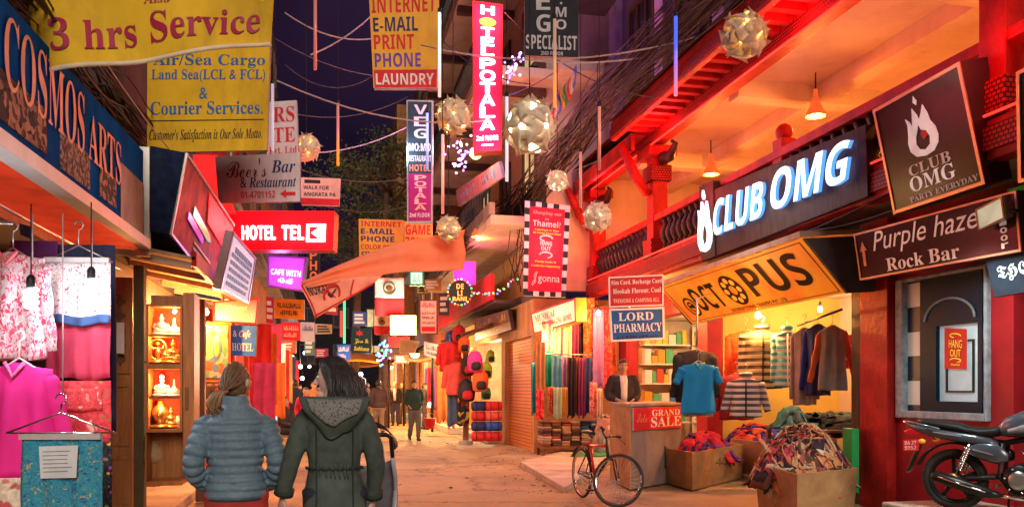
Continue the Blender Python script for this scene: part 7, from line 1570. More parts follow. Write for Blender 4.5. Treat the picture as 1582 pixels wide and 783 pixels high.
mb = MB(bp_); mb.tube([V((.37 * math.cos(t), 0, hub_off + .37 * math.sin(t))) for t in [.5 + i * .16 for i in range(14)]], .022, 6, flat=.25, side=(0, 1, 0)); mb.build('mudguard', bk)
MB(black).tube([V((.36, .05, .26)), V((.22, .16, .02))], .008, 6).build('kickstand', bk)

# ================================================================ motorcycle
gm = mat('bike_grey_paint', (.11, .12, .15), .22, .4, var=.2, spec=.6); gm2 = mat('bike_silver_paint', (.42, .45, .54), .25, .5, var=.1); seatm = mat('seat_vinyl', (.018, .017, .018), .5, bmp=.15)
hp_ = gp(1475, 8.4, .30); mo = thing('motorcycle', 'dark grey motorcycle with a red number plate parked on the step by the checkered window', 'motorcycle', hp_, None, math.atan2(-.83, .55), True)
def mwheel(c, R_, wt, front):
    c = V(c); n = 44; mb = MB(black); ci = lambda r, y=0: [c + V((r * math.cos(i * 2 * PI / n), y, r * math.sin(i * 2 * PI / n))) for i in range(n)]
    for s in (-1, 1): mb.tube(ci(R_ - wt * 1.25, s * wt * .5), wt * .22, 6, closed=True, side=(0, 1, 0))
    mb.tube(ci(R_ - wt * 1.35), wt * .42, 8, closed=True, side=(0, 1, 0))
    for i in range(5):
        a = i * 2 * PI / 5 + .3
        mb.tube([c + V((.05 * math.cos(a), 0, .05 * math.sin(a))), c + V(((R_ - wt * 1.4) * math.cos(a + .08), 0, (R_ - wt * 1.4) * math.sin(a + .08)))], [.026, .018], 8)
    mb.lathe([(.05, -.07), (.065, -.05), (.065, .05), (.05, .07)], c, 16, 'y'); w_ = mb.build('wheel', mo)
    mb = MB(rubber); mb.tube(ci(R_ - wt * .7), wt * .74, 12, closed=True, side=(0, 1, 0)); 
    for i in range(60):
        a = i * 2 * PI / 60; mb.bar(c + V(((R_ - .005) * math.cos(a), -.035, (R_ - .005) * math.sin(a))), c + V(((R_ - .005) * math.cos(a + .06), .035, (R_ - .005) * math.sin(a + .06))), .014, .012)
    mb.build('tyre', w_); mb = MB(mat('brass_hub', (.62, .32, .12), .35, .7)); mb.lathe([(.058, -.075), (.058, -.085), (.030, -.085), (.030, -.075)], c, 20, 'y', caps=False); mb.m(black); mb.lathe([(.028, -.07), (.026, -.092), (.012, -.096)], c, 12, 'y'); mb.build('hub_cap', w_)
    if front: MB(steel).lathe([(.13, -.062), (.13, -.058), (.07, -.058), (.07, -.062)], c, 28, 'y', caps=False).build('brake_disc', w_)
mwheel((0, 0, .30), .30, .058, False); mwheel((1.28, 0, .29), .29, .05, True)
mb = MB(black); mb.tube([(0, -.09, .30), (.25, -.09, .33), (.42, -.08, .36)], .024, 8); mb.tube([(0, .09, .30), (.25, .09, .33), (.42, .08, .36)], .024, 8); mb.tube([(.42, -.1, .36), (.42, .1, .36)], .03, 8); mb.build('swingarm', mo)
mb = MB(black); mb.tube([(1.0, 0, .86), (.78, 0, .76), (.45, 0, .68), (.1, 0, .70), (-.25, 0, .76)], .028, 8); mb.tube([(1.0, 0, .84), (.86, 0, .5), (.72, 0, .26)], .026, 8); mb.tube([(.45, -.1, .68), (.42, -.1, .36), (.52, -.1, .24)], .02, 8); mb.tube([(.45, .1, .68), (.42, .1, .36), (.52, .1, .24)], .02, 8); mb.build('frame', mo)
def loft(mb, secs, n=20, p=2.4):
    """sections across x: (x, zc, half width, half height)"""
    R = []
    for x_, zc_, hw, hh in secs:
        R.append([V((x_, hw * math.copysign(abs(math.cos(t)) ** (2 / p), math.cos(t)), zc_ + hh * math.copysign(abs(math.sin(t)) ** (2 / p), math.sin(t)))) for t in [i * 2 * PI / n for i in range(n)]])
    return mb.rings(R)
loft(MB(gm), [(.40, .80, .06, .05), (.46, .83, .12, .09), (.58, .86, .155, .125), (.72, .885, .165, .14), (.86, .88, .14, .125), (.95, .85, .08, .08), (.98, .84, .04, .04)]).build('fuel_tank', mo)
loft(MB(gm2), [(.50, .80, .14, .04), (.62, .83, .172, .06), (.78, .86, .178, .07), (.90, .85, .13, .05)]).build('tank_panel', mo)
loft(MB(seatm), [(-.34, .865, .05, .02), (-.28, .86, .10, .035), (-.1, .835, .125, .045), (.06, .815, .13, .045), (.14, .79, .125, .04), (.26, .775, .12, .045), (.38, .785, .10, .05), (.46, .81, .07, .04)]).build('seat', mo)
loft(MB(gm), [(-.44, .825, .03, .015), (-.36, .80, .075, .04), (-.2, .765, .12, .055), (0, .735, .135, .06), (.2, .71, .135, .065), (.34, .68, .12, .05), (.40, .66, .08, .03)]).build('tail_fairing', mo)
mb = MB(gm); 
for s in (-1, 1): mb.rings([[V((x_, s * (.115 + .025 * math.sin(t)), z_ + hh * math.cos(t))) for t in [i * PI / 5 for i in range(10)]] for x_, z_, hh in ((.14, .60, .03), (.25, .60, .08), (.40, .58, .10), (.50, .55, .04))])
mb.build('side_panel', mo)
mb = MB(gm2); mb.fbox(Frame((-.16, -.139, .775), (.10, -.142, .745), (.10, -.142, .73), (-.16, -.139, .762)), 0, .004); mb.fbox(Frame((.20, -.148, .62), (.38, -.145, .575), (.38, -.145, .565), (.20, -.148, .607)), 0, .004); mb.build('decal', mo)
mb = MB(chrome); mb.tube([(-.34, -.10, .83), (-.46, -.08, .86), (-.48, 0, .865), (-.46, .08, .86), (-.34, .10, .83)], .012, 8); mb.m(gm); mb.tube([(-.1, -.14, .80), (-.34, -.12, .85), (-.46, -.06, .865)], .012, 8); mb.build('grab_rail', mo)
# engine
eng = MB(mat('engine_black', (.03, .03, .032), .35, .6)); eng.lathe([(.13, -.15), (.15, -.12), (.15, .12), (.13, .15)], (.60, 0, .34), 20, 'y'); eng.box((.70, 0, .36), (.26, .22, .16)); eng.m(steel)
for i in range(7): 
    z_ = .47 + i * .030; eng.box((.74 + i * .008, 0, z_), (.20, .20, .014))
eng.m(black); eng.box((.745, 0, .56), (.13, .14, .22)); eng.m(steel); eng.lathe([(.09, -.165), (.085, -.18), (.04, -.182)], (.60, 0, .34), 20, 'y'); eng.lathe([(.05, -.152), (.045, -.165), (.01, -.166)], (.74, 0, .36), 16, 'y'); eng.box((.77, 0, .70), (.18, .16, .06)); eng.m(chrome)
for a in range(6): eng.lathe([(.010, -.17), (.008, -.19)], (.60 + .115 * math.cos(a), 0, .34 + .115 * math.sin(a)), 8, 'y')
eng.tube([(.62, -.14, .62), (.70, -.16, .52), (.68, -.17, .42)], .012, 6); eng.m(mat('engine_red_mark', (.6, .03, .02), .4)); eng.box((.70, -.118, .44), (.06, .01, .014)); eng.build('engine', mo)
ex = MB(chrome); ex.tube([(.88, -.06, .52), (.95, -.10, .40), (.86, -.14, .22), (.66, -.16, .17), (.45, -.165, .19)], .022, 10); ex.m(mat('exhaust_black', (.03, .03, .03), .3, .6)); ex.tube([(.45, -.165, .19), (.36, -.17, .20), (.1, -.175, .27), (-.12, -.18, .33), (-.16, -.18, .34)], [.024, .048, .058, .056, .035], 14); exo = ex.build('exhaust', mo)
MB(chrome).tube([(.34, -.225, .22), (.1, -.236, .285), (-.08, -.238, .335)], .012, 6, flat=2).build('heat_shield', exo)
for s in (-1, 1):
    mb = MB(chrome); a, b = V((.06, s * .125, .36)), V((.17, s * .125, .66)); mb.tube([a, b], .018, 8)
    for i in range(11): c = a.lerp(b, .15 + .07 * i); ax = (b - a).normalized(); mb.tube([c, c + ax * .012], .036, 12)
    mb.build('shock_absorber', mo)
mb = MB(black); mb.tube([V((.36 * math.cos(t), 0, .30 + .36 * math.sin(t))) for t in [1.1 + i * .13 for i in range(14)]], .075, 8, flat=.16, side=(0, 1, 0)); mb.build('rear_mudguard', mo)
mb = MB(mat('brown_flap', (.20, .10, .05), .7)); q = Frame((-.33, -.08, .62), (-.33, .08, .62), (-.44, .07, .34), (-.44, -.07, .34)); mb.fbox(q, -.005, .005); mb.m(black); mb.bar((-.26, -.07, .70), (-.42, -.07, .36), .02); mb.build('mud_flap', mo)
# number plates, lamps
plm = mat('plate_red', (.80, .02, .015), .4, emit=.12); pq = Frame((-.46, -.10, .675), (-.30, -.14, .69), (-.30, -.14, .575), (-.46, -.10, .56)); mb = MB(plm); mb.fbox(pq, -.008, 0); pl = mb.build('number_plate', mo)  # slight glow put into the red to lift the plate from the dark
MB(whp).text(pq, 'BA 27', .12, .55, .88, .88, .003).text(pq, '5952', .12, .12, .88, .45, .003).build('lettering', pl)
mb = MB(mat('tail_red', (.55, .01, .02), .2, emit=.35)); loft(mb, [(-.47, .755, .05, .02), (-.40, .76, .07, .035), (-.28, .755, .06, .03)]); tl = mb.build('tail_light', mo)
for s in (-1, 1):
    mb = MB(mat('amber_lens', (.85, .32, .04), .25, emit=.25)); mb.ball((-.24, s * .21, .675), .035, .03, .025); mb.m(black); mb.tube([(-.24, s * .12, .69), (-.24, s * .19, .677)], .010, 6); mb.build('indicator', mo)
mb = MB(chrome)
for s in (-1, 1): mb.tube([(1.28, s * .09, .29), (1.04, s * .09, .86)], [.026, .020], 10)
mb.m(black); mb.box((1.03, 0, .87), (.08, .24, .03)); mb.build('fork', mo)
mb = MB(gm); mb.tube([V((1.28 + .33 * math.cos(t), 0, .29 + .33 * math.sin(t))) for t in [.4 + i * .17 for i in range(12)]], .06, 8, flat=.2, side=(0, 1, 0)); mb.build('front_mudguard', mo)
mb = MB(chrome); mb.tube([(.86, -.36, .99), (.93, -.24, 1.02), (1.0, -.08, .96), (1.0, .08, .96), (.93, .24, 1.02), (.86, .36, .99)], .012, 8); mb.m(black)
for s in (-1, 1): mb.tube([(.95, s * .2, 1.0), (.98, s * .30, .985), (.93, s * .36, .97)], .007, 5)
hbar = mb.build('handlebar', mo)
for s in (-1, 1): MB(rubber).tube([(.90, s * .28, 1.005), (.845, s * .40, .985)], .019, 8).build('grip', hbar)
mb = MB(gm); loft(mb, [(.98, .99, .06, .05), (1.06, .98, .11, .10), (1.14, .95, .11, .11), (1.18, .94, .10, .10)]); hl_ = mb.build('headlight', mo); MB(mat('lens', (.7, .7, .7), .08)).lathe([(.09, 1.182), (.06, 1.20), (.01, 1.205)], (0, 0, .94), 16, 'x').build('lens', hl_)
for s in (-1, 1):
    mb = MB(chrome); mb.tube([(.95, s * .22, 1.01), (.97, s * .28, 1.12), (.93, s * .36, 1.17)], .008, 6); mb.m(black); mb.ball((.92, s * .38, 1.19), .025, .06, .042); mb.build('mirror', mo)
for s in (-1, 1): MB(rubber).tube([(.42, s * .10, .28), (.42, s * .24, .28)], .016, 8).build('foot_peg', mo)
MB(black).tube([(.46, .12, .26), (.40, .30, -.0)], .012, 6).build('side_stand', mo)

# ================================================================ pushchair half hidden by the woman
hp_ = gp(569, 6.6); pc_ = thing('pushchair', 'pale pushchair with a black hood and handle, half hidden behind the woman in the parka', 'pushchair', hp_, None, math.radians(-8), True)
mb = MB(mat('hood_black', (.02, .02, .024), .6)); mb.grid(lambda u, v: V((.20 * math.cos(PI * u), .02 + .34 * v, 1.02 + (.22 - .06 * v) * math.sin(PI * u))), 14, 6, .01).build('hood', pc_)
mb = MB(black); mb.tube([(-.20, -.18, .98), (-.20, -.36, 1.14), (-.17, -.40, 1.16), (.17, -.40, 1.16), (.20, -.36, 1.14), (.20, -.18, .98)], .017, 8); mb.build('handle', pc_)
fm_ = mat('pale_blue_tube', (.45, .52, .58), .3, .4); mb = MB(fm_)
for s in (-1, 1): mb.tube([(s * .20, -.18, .98), (s * .215, -.05, .80), (s * .21, .14, .55), (s * .20, .36, .18)], .017, 8); mb.tube([(s * .21, .0, .70), (s * .20, -.15, .45), (s * .20, -.24, .16)], .016, 8)
mb.tube([(-.2, -.24, .18), (.2, -.24, .18)], .012, 6); mb.build('frame', pc_)
mb = MB(mat('seat_cloth', (.16, .16, .19), .8, var=.3)); mb.grid(lambda u, v: V(((u - .5) * .38, -.06 + .30 * v + .0, .95 - .45 * v - .05 * math.sin(PI * u))), 10, 8, .02); mb.m(mat('seat_violet', (.28, .12, .30), .8)); mb.grid(lambda u, v: V(((u - .5) * .36, .24 + .2 * v, .5 - .02 * v)), 6, 4, .02); mb.build('seat', pc_)
MB(mat('seat_cloth', (.16, .16, .19), .8, var=.3)).bx(-.17, .17, -.18, .12, .30, .42).build('basket', pc_, bev=.03)
for x_, y_, r_ in ((-.22, -.24, .145), (.22, -.24, .145), (-.20, .38, .11), (.20, .38, .11)): wheel(pc_, (x_, y_, r_ + .015), r_, Matrix.Rotation(PI / 2, 3, 'Z'), .018, 10, mat('wheel_grey', (.3, .3, .3), .4))

# ================================================================ people
def remesh(mb, name, parent, m, voxel, smooth=4, disp=0, dfreq=(6, 6, 6)):
    me = bpy.data.meshes.new('tmp'); me.from_pydata(mb.v, [], mb.f); me.update()
    o = bpy.data.objects.new('tmp', me); C.objects.link(o)
    r_ = o.modifiers.new('r', 'REMESH'); r_.mode = 'VOXEL'; r_.voxel_size = voxel; r_.use_smooth_shade = True
    if smooth: s_ = o.modifiers.new('s', 'SMOOTH'); s_.iterations = smooth; s_.factor = .5
    nm = bpy.data.meshes.new_from_object(o.evaluated_get(bpy.context.evaluated_depsgraph_get()))
    bpy.data.objects.remove(o); bpy.data.meshes.remove(me)
    nm.materials.clear(); nm.materials.append(m); nm.name = name
    if disp:
        ns = [v.normal.copy() for v in nm.vertices]
        for v, n in zip(nm.vertices, ns): p = v.co; v.co = p + n * (disp * (noise.noise(V((p.x * dfreq[0], p.y * dfreq[1], p.z * dfreq[2]))) + .5 * noise.noise(V((p.x * dfreq[0] * 2.3 + 5, p.y * dfreq[1] * 2.3, p.z * dfreq[2] * 2.3)))))
    nm.polygons.foreach_set('use_smooth', [True] * len(nm.polygons)); nm.update()
    ob = bpy.data.objects.new(name, nm); C.objects.link(ob); ob.parent = parent; ORG[ob] = V((0, 0, 0)); return ob
def ell(mb, secs, n=24, p=2.2):
    """upright body sections (z, cx, cy, rx, ry)"""
    R = [[V((cx + rx * math.copysign(abs(math.cos(t)) ** (2 / p), math.cos(t)), cy + ry * math.copysign(abs(math.sin(t)) ** (2 / p), math.sin(t)), z)) for t in [i * 2 * PI / n for i in range(n)]] for z, cx, cy, rx, ry in secs]
    return mb.rings(R)
def interp(keys, z):
    for a, b in zip(keys, keys[1:]):
        if a[0] <= z <= b[0]: t = (z - a[0]) / (b[0] - a[0]); t = t * t * (3 - 2 * t); return [x + (y - x) * t for x, y in zip(a, b)]
    return list(keys[0] if z < keys[0][0] else keys[-1])
def path(pts, n):
    pts = [V(p) for p in pts]; out = []
    for i in range(n + 1):
        t = i / n * (len(pts) - 1); j = min(int(t), len(pts) - 2); f = t - j; p0, p1, p2, p3 = pts[max(j - 1, 0)], pts[j], pts[j + 1], pts[min(j + 2, len(pts) - 1)]
        out.append(.5 * ((2 * p1) + (p2 - p0) * f + (2 * p0 - 5 * p1 + 4 * p2 - p3) * f * f + (3 * p1 - p0 - 3 * p2 + p3) * f ** 3))
    return out
def lin(rs, n): return [rs[min(int(i / n * (len(rs) - 1)), len(rs) - 2)] * (1 - (i / n * (len(rs) - 1) - min(int(i / n * (len(rs) - 1)), len(rs) - 2))) + rs[min(int(i / n * (len(rs) - 1)), len(rs) - 2) + 1] * (i / n * (len(rs) - 1) - min(int(i / n * (len(rs) - 1)), len(rs) - 2)) for i in range(n + 1)]
def hand(mb, w_, d, pn, side, curl=.5):
    """palm, four unequal fingers and a thumb; d along the hand, pn out of the palm"""
    w_ = V(w_); d = V(d).normalized(); pn = V(pn); pn = (pn - d * pn.dot(d)).normalized(); s = d.cross(pn) * side
    mb.tube([w_ - d * .03, w_, w_ + d * .04, w_ + d * .085], [.024, .030, .038, .036], 10, flat=.42, side=s)
    for k, (o, L) in enumerate(((.027, .068), (.009, .078), (-.009, .073), (-.026, .058))):
        b = w_ + d * .072 + s * o; a = 0; pts = [b - d * .015, b]; dd = d
        for q_ in range(3): a += curl * (.5 + .25 * q_); dd = d * math.cos(a) + pn * math.sin(a); pts.append(pts[-1] + dd * L * (.42, .33, .25)[q_])
        mb.tube(pts, [.0095, .0095, .009, .0082, .0065], 7)
    b = w_ + d * .02 + s * .026; mb.tube([b - s * .01, b + s * .018 + d * .02 + pn * .008, b + s * .026 + d * .045 + pn * .02, b + s * .022 + d * .068 + pn * .03], [.013, .012, .010, .007], 7)
def person(label, loc, rz, H=1.7, skin=(.50, .30, .21), coat=(.05, .05, .05), pants=(.05, .05, .07), shoe=(.03, .03, .03), hairc=(.015, .012, .012), arms=None, legs=None, yaw=0, vox=.022, hem=.86, bulk=1.0, female=False, hair='short', coatm=None, sit=0, shirt=None, group=None, quilt=0, hands=True, coatname='jacket', detail=False, collar=True):
    r = thing('person', label, 'person', loc, group, rz, True); k = H / 1.70; r.scale = (k, k, k)
    A_ = arms or {-1: [(-.185, 0, 1.40), (-.245, -.03, 1.13), (-.235, .07, .89)], 1: [(.185, 0, 1.40), (.245, -.03, 1.13), (.235, .07, .89)]}
    L_ = legs or {-1: [(-.09, 0, .92), (-.10, .03, .50), (-.10, -.02, .09)], 1: [(.09, 0, .92), (.10, .02, .50), (.10, .0, .09)]}
    dz = -sit
    sk = mat('skin_%d' % int(skin[0] * 100), skin, .55, var=.08, scale=14); b = MB(sk)
    tor = [(.80, 0, 0, .13, .10), (.90, 0, 0, .165, .115), (1.04, 0, .005, .135, .10), (1.15, 0, .01, .138, .10), (1.28, 0, .005, .165, .115), (1.37, 0, -.005, .17, .10), (1.43, 0, -.005, .11, .075), (1.47, 0, 0, .06, .058), (1.52, 0, .005, .055, .055)]
    ell(b, [(z + dz, *c) for z, *c in tor])
    Rh = Matrix.Rotation(yaw, 3, 'Z'); hc_ = V((0, .015, 1.595 + dz)); hp = lambda x, y, z: hc_ + Rh @ V((x, y, z))
    R = []
    for i in range(13):
        t = PI * i / 12; z = -.118 * math.cos(t); s = max(.04, math.sin(t)); jaw = 1 - .22 * max(0, -z / .118) ** 1.5; R.append([hp(.077 * s * jaw * math.cos(a), .098 * s * (jaw if math.sin(a) < 0 else (1 - .10 * max(0, -z / .118))) * math.sin(a) + .006, z) for a in [j * 2 * PI / 20 for j in range(20)]])
    b.rings(R)
    b.tube([hp(0, .098, .018), hp(0, .112, -.012), hp(0, .124, -.030), hp(0, .104, -.040)], [.008, .011, .014, .010], 8); b.tube([hp(-.022, .097, -.066), hp(0, .106, -.066), hp(.022, .097, -.066)], [.006, .010, .006], 8); b.ball(hp(0, .086, -.102), .030, .024, .022)
    for s in (-1, 1): b.tube([hp(s * .076, -.002, .025), hp(s * .084, -.012, .012), hp(s * .083, -.008, -.012), hp(s * .076, .0, -.028)], [.010, .014, .012, .008], 8)
    for s in (-1, 1):
        pts = [V(p) + V((0, 0, dz)) for p in A_[s]]; b.tube(path(pts, 10), lin([.052, .040, .028], 10), 10)
        d = pts[2] - pts[1]
        if hands: hand(b, pts[2] + d.normalized() * .02, d, V((-s, .35, 0)), -1 if s > 0 else 1, .45)
        pts = [V(p) + V((0, 0, dz if i == 0 else 0)) for i, p in enumerate(L_[s])]; b.tube(path(pts, 10), lin([.085, .056, .038], 10), 10)
    remesh(b, 'body', r, sk, min(vox, .016) if not detail else .0075, 3)
    # eyes and lips
    e = MB(mat('eye_white', (.7, .66, .62), .3))
    for s in (-1, 1):
        e.m(MATS['eye_white']); e.ball(hp(s * .031, .092, .006), .013, .010, .009, 8, 6); e.m(mat('iris', (.02, .012, .01), .2)); e.ball(hp(s * .031, .1005, .006), .006, .004, .006, 8, 6)
        e.m(mat('brow', tuple(hairc), .8)); e.tube([hp(s * .012, .101, .026), hp(s * .032, .102, .031), hp(s * .052, .090, .025)], .0045, 5)
    e.m(mat('lips', (skin[0] * .8, skin[1] * .45, skin[2] * .5), .5)); e.tube([hp(-.020, .1015, -.066), hp(0, .110, -.064), hp(.020, .1015, -.066)], .0052, 6); e.build('face', r)
    # trousers
    pm = mat('trouser_%d_%d' % (int(pants[0] * 200), int(pants[2] * 200)), pants, .85, var=.2, scale=7, bmp=.2); t_ = MB(pm); ell(t_, [(.80 + dz, 0, 0, .15, .12), (.90 + dz, 0, 0, .182, .13), (1.0 + dz, 0, 0, .16, .115)])
    for s in (-1, 1):
        pts = [V(p) + V((0, 0, dz if i == 0 else 0)) for i, p in enumerate(L_[s])]; pts[2] = pts[2] + (pts[1] - pts[2]) * .03; t_.tube(path(pts, 14), lin([.108, .078, .066], 14), 14)
    remesh(t_, 'trousers', r, pm, vox, 3, .008, (5, 5, 9))
    # shoes
    sm_ = mat('shoe_%d' % int(shoe[0] * 100), shoe, .5); sh = MB(sm_)
    for s in (-1, 1):
        a = V(L_[s][2]); a.z = a.z; f = V((s * .10, 1, 0)).normalized(); z0 = a.z - .09
        sh.tube([a - f * .085 + V((0, 0, -.035)), a - f * .05 + V((0, 0, -.035)), a + f * .06 + V((0, 0, -.045)), a + f * .15 + V((0, 0, -.06)), a + f * .185 + V((0, 0, -.066))], [.030, .046, .050, .042, .018], 12, flat=.85, side=(0, 0, 1)); sh.tube([a + V((0, 0, -.05)), a + V((0, 0, .03))], [.048, .044], 10)
    sh.build('shoes', r)
    # coat
    cm_ = coatm or mat('coat_%d_%d_%d' % tuple(int(c * 100) for c in coat), coat, .8, var=.18, scale=6, bmp=.25, bscale=14); c_ = MB(cm_); g = bulk
    keys = [(hem - .001, 0, 0, (.20 if hem < .8 else .185) * g, (.155 if hem < .8 else .14) * g), (.94, 0, 0, .186 * g, .14 * g), (1.06, 0, .0, (.160 if female else .172) * g, .125 * g), (1.22, 0, .0, .180 * g, .138 * g), (1.34, 0, -.005, .192 * g, .125 * g), (1.41, 0, -.008, .150 * g, .100 * g), (1.455, 0, -.004, .088, .085)]
    n = 84 if quilt else 16; secs = []
    for i in range(n + 1):
        z = hem + (1.455 - hem) * i / n; _, cx, cy_, rx, ry = interp(keys, z); q_ = 0
        if quilt and z < 1.40: q_ = quilt * (abs(math.sin(PI * (z - hem) / .050)) ** .55 - .55)
        secs.append((z + dz, cx, cy_, rx + q_, ry + q_))
    ell(c_, secs, 30)
    for s in (-1, 1):
        pts = [V(p) + V((0, 0, dz)) for p in A_[s]]; n = 50 if quilt else 14; pp = path(pts, n); rr = lin([.072 * g, .060 * g, .049 * g], n)
        if quilt: rr = [x + quilt * .9 * (abs(math.sin(PI * i / n * 10)) ** .55 - .55) for i, x in enumerate(rr)]
        c_.tube([pts[0] + V((-s * .06, 0, .0))] + pp, [rr[0] * .9] + rr, 16)
    if collar and not shirt: ell(c_, [(1.42 + dz, 0, -.0, .085, .085), (1.47 + dz, 0, .0, .082, .086), (1.515 + dz, 0, .0, .078, .083)], 24)
    remesh(c_, coatname, r, cm_, (.0085 if detail else vox), 1 if quilt else 4, .005 if quilt else .010, (9, 9, 12) if quilt else (4, 4, 7))
    if shirt: ell(MB(mat('shirt_%d' % int(shirt[0] * 100), shirt, .8)), [(1.0 + dz, 0, .095, .05, .066), (1.2 + dz, 0, .100, .06, .066), (1.36 + dz, 0, .082, .066, .065), (1.45 + dz, 0, .040, .064, .062)]).build('shirt', r)
    hm_ = woody('hair_%d' % int(hairc[0] * 1000), hairc, [min(1, c * 2.6 + .01) for c in hairc], .45, 9, (9, 9, 1.2))
    h = MB(hm_)
    if hair in ('short', 'cap'):
        R = []
        for i in range(9):
            t = PI * (.30 + .70 * i / 8); z = -.124 * math.cos(t); s = max(.03, math.sin(t)); R.append([hp((.086 + .004 * math.sin(a * 5)) * s * math.cos(a), (.106 * s * math.sin(a)) * (1 if math.sin(a) < .2 else (.93 if z > .05 else .55)) + .0, z + .008 + (.0 if math.sin(a) < .2 else max(0, .02 - z) * 1.2)) for a in [j * 2 * PI / 20 for j in range(20)]])
        h.rings(R); h.build('cap' if hair == 'cap' else 'hair', r)
    r['_k'] = k; del r['_k']; return r, hp, hm_, A_
random.seed(3)
skA, skB = (.46, .27, .19), (.58, .36, .27)
# ---- the two walkers in front
steelblue = mat('quilt_blue', (.125, .20, .265), .5, var=.22, scale=7, bmp=.5, bscale=26, spec=.3)
armsA = {-1: [(-.172, 0, 1.345), (-.245, -.07, 1.10), (-.185, .12, .95)], 1: [(.172, 0, 1.345), (.245, -.07, 1.10), (.185, .12, .95)]}
legsA = {-1: [(-.09, 0, .92), (-.095, .10, .50), (-.09, .02, .10)], 1: [(.09, 0, .92), (.095, .02, .50), (.09, -.16, .13)]}
p = gp(365, 5.0)
P1, hp, hm_, _ = person('person in blue grey quilted jacket and red trousers walking away with a ponytail', p, .06, 1.635, skB, pants=(.40, .045, .035), hairc=(.085, .05, .028), arms=armsA, legs=legsA, yaw=-.55, vox=.012, hem=.885, bulk=.97, hair='tied', coatm=steelblue, quilt=.021, coatname='quilted_jacket', detail=True, collar=True, female=True)
def strands(h, curves, r0=.007, r1=.003):
    for c in curves: h.tube(c, lin([r0, r0 * 1.15, r0, r1], len(c) - 1), 5)
h = MB(hm_); R = []
for i in range(11):
    t = PI * (.20 + .80 * i / 10); z = -.120 * math.cos(t); s = max(.03, math.sin(t)); R.append([hp(.082 * s * math.cos(a), .102 * s * math.sin(a) * (1 if math.sin(a) < .25 else .72) - .004, z + .010 + (0 if math.sin(a) < .25 else max(0, .03 - z) * 1.3)) for a in [j * 2 * PI / 22 for j in range(22)]])
h.rings(R); root = V((-.055, -.112, 1.545)); cs_ = []
for k in range(90):
    a = ru(0, 2 * PI); e_ = ru(.02, .95); s0 = hp(.083 * math.cos(a) * math.sin(e_ * 1.75), .103 * math.sin(a) * math.sin(e_ * 1.75) * (1 if math.sin(a) < 0 else .75), .014 + .118 * math.cos(e_ * 1.75))
    m1 = s0.lerp(root, .5); m1 = hc0 + (m1 - hc0).normalized() * .112 if False else m1 + (m1 - V((0, .015, 1.595))).normalized() * .028
    cs_.append(path([s0, m1, root], 6))
strands(h, cs_, .0055, .003); h.build('hair', P1)
h = MB(woody('hair_blond', (.16, .085, .04), (.40, .25, .13), .45, 9, (9, 9, 1.2))); cs_ = []
for k in range(46):
    o = V((ru(-.028, .028), ru(-.02, .02), ru(-.01, .01))); cs_.append(path([root + o * .4, root + V((-.045, -.03, -.02)) + o, root + V((-.066, -.025, -.07)) + o * 1.3, root + V((-.052 + ru(-.035, .03), .0, -.125 + ru(-.035, .03))) + o * .8], 9))
strands(h, cs_, .0075, .002); h.build('ponytail', P1)
MB(mat('hair_tie', (.20, .08, .05), .6)).tube([root + V((-.012 + .004 * math.cos(t), .020 * math.sin(t), .022 * math.cos(t))) for t in [i * PI / 6 for i in range(12)]], .008, 6, closed=True).build('hair_tie', P1)
ell(MB(mat('collar_lining', (.03, .035, .045), .6)), [(1.49, .0, .0, .070, .074), (1.518, .0, .0, .070, .074)], 24).build('collar', P1)
ell(MB(mat('hem_binding', (.04, .06, .08), .5)), [(.878, 0, 0, .177, .134), (.888, 0, 0, .183, .140), (.898, 0, 0, .180, .136)], 30).build('hem_band', P1)
# ---- woman in the parka
parkm = mat('parka_green', (.070, .094, .082), .75, var=.38, scale=7, bmp=.35, bscale=9, dirt=.25, dcol=(.085, .10, .08))
armsB = {-1: [(-.172, 0, 1.35), (-.250, -.03, 1.12), (-.300, .05, .90)], 1: [(.172, 0, 1.35), (.240, -.05, 1.10), (.235, .07, .87)]}
p = gp(517, 5.0)
P2, hp, hm_, _ = person('woman in long dark green hooded parka with loose black hair, looking left', p, .0, 1.665, (.62, .40, .32), pants=(.03, .035, .05), hairc=(.012, .010, .011), arms=armsB, legs={-1: legsA[1] and [(-.09, 0, .92), (-.095, .02, .50), (-.09, -.16, .13)], 1: [(.09, 0, .92), (.095, .10, .50), (.09, .02, .10)]}, yaw=1.35, vox=.012, hem=.70, bulk=.95, female=True, hair='long', coatm=parkm, coatname='parka', detail=True, collar=False)
h = MB(hm_); R = []
for i in range(11):
    t = PI * (.12 + .88 * i / 10); z = -.126 * math.cos(t); s = max(.03, math.sin(t)); R.append([hp(.088 * s * math.cos(a), .108 * s * math.sin(a) * (1 if math.sin(a) < .3 else (.97 if z > .045 else .60)) - .004, z + .012 + (0 if math.sin(a) < .3 else max(0, .03 - z) * 1.2)) for a in [j * 2 * PI / 22 for j in range(22)]])
h.rings(R); cs_ = []
for k in range(300):
    a = ru(.97 * PI, 2.03 * PI) if k % 4 else ru(PI, 2 * PI)      # all round but the face
    s0 = hp(ru(-.02, .02), ru(-.03, .03), .128); e1 = hp(.093 * math.cos(a), .112 * math.sin(a) - .01, .04); wv = ru(0, 6); sp_ = ru(1.0, 1.42)
    e2 = hp(.104 * math.cos(a) * sp_ + .008 * math.sin(wv), .118 * math.sin(a) * sp_ - .012, -.06); L = ru(.13, .205)
    e3 = hp(.110 * math.cos(a) * sp_ + .030 * math.sin(wv + 1.5), .118 * math.sin(a) * sp_ - .02 + .030 * math.cos(wv), -.06 - L * .5); e4 = hp(.098 * math.cos(a) * sp_ + .034 * math.sin(wv + 3.4), .104 * math.sin(a) * sp_ - .02 + .02 * math.cos(wv + 2), -.06 - L)
    cs_.append(path([s0, e1, e2, e3, e4], 14))
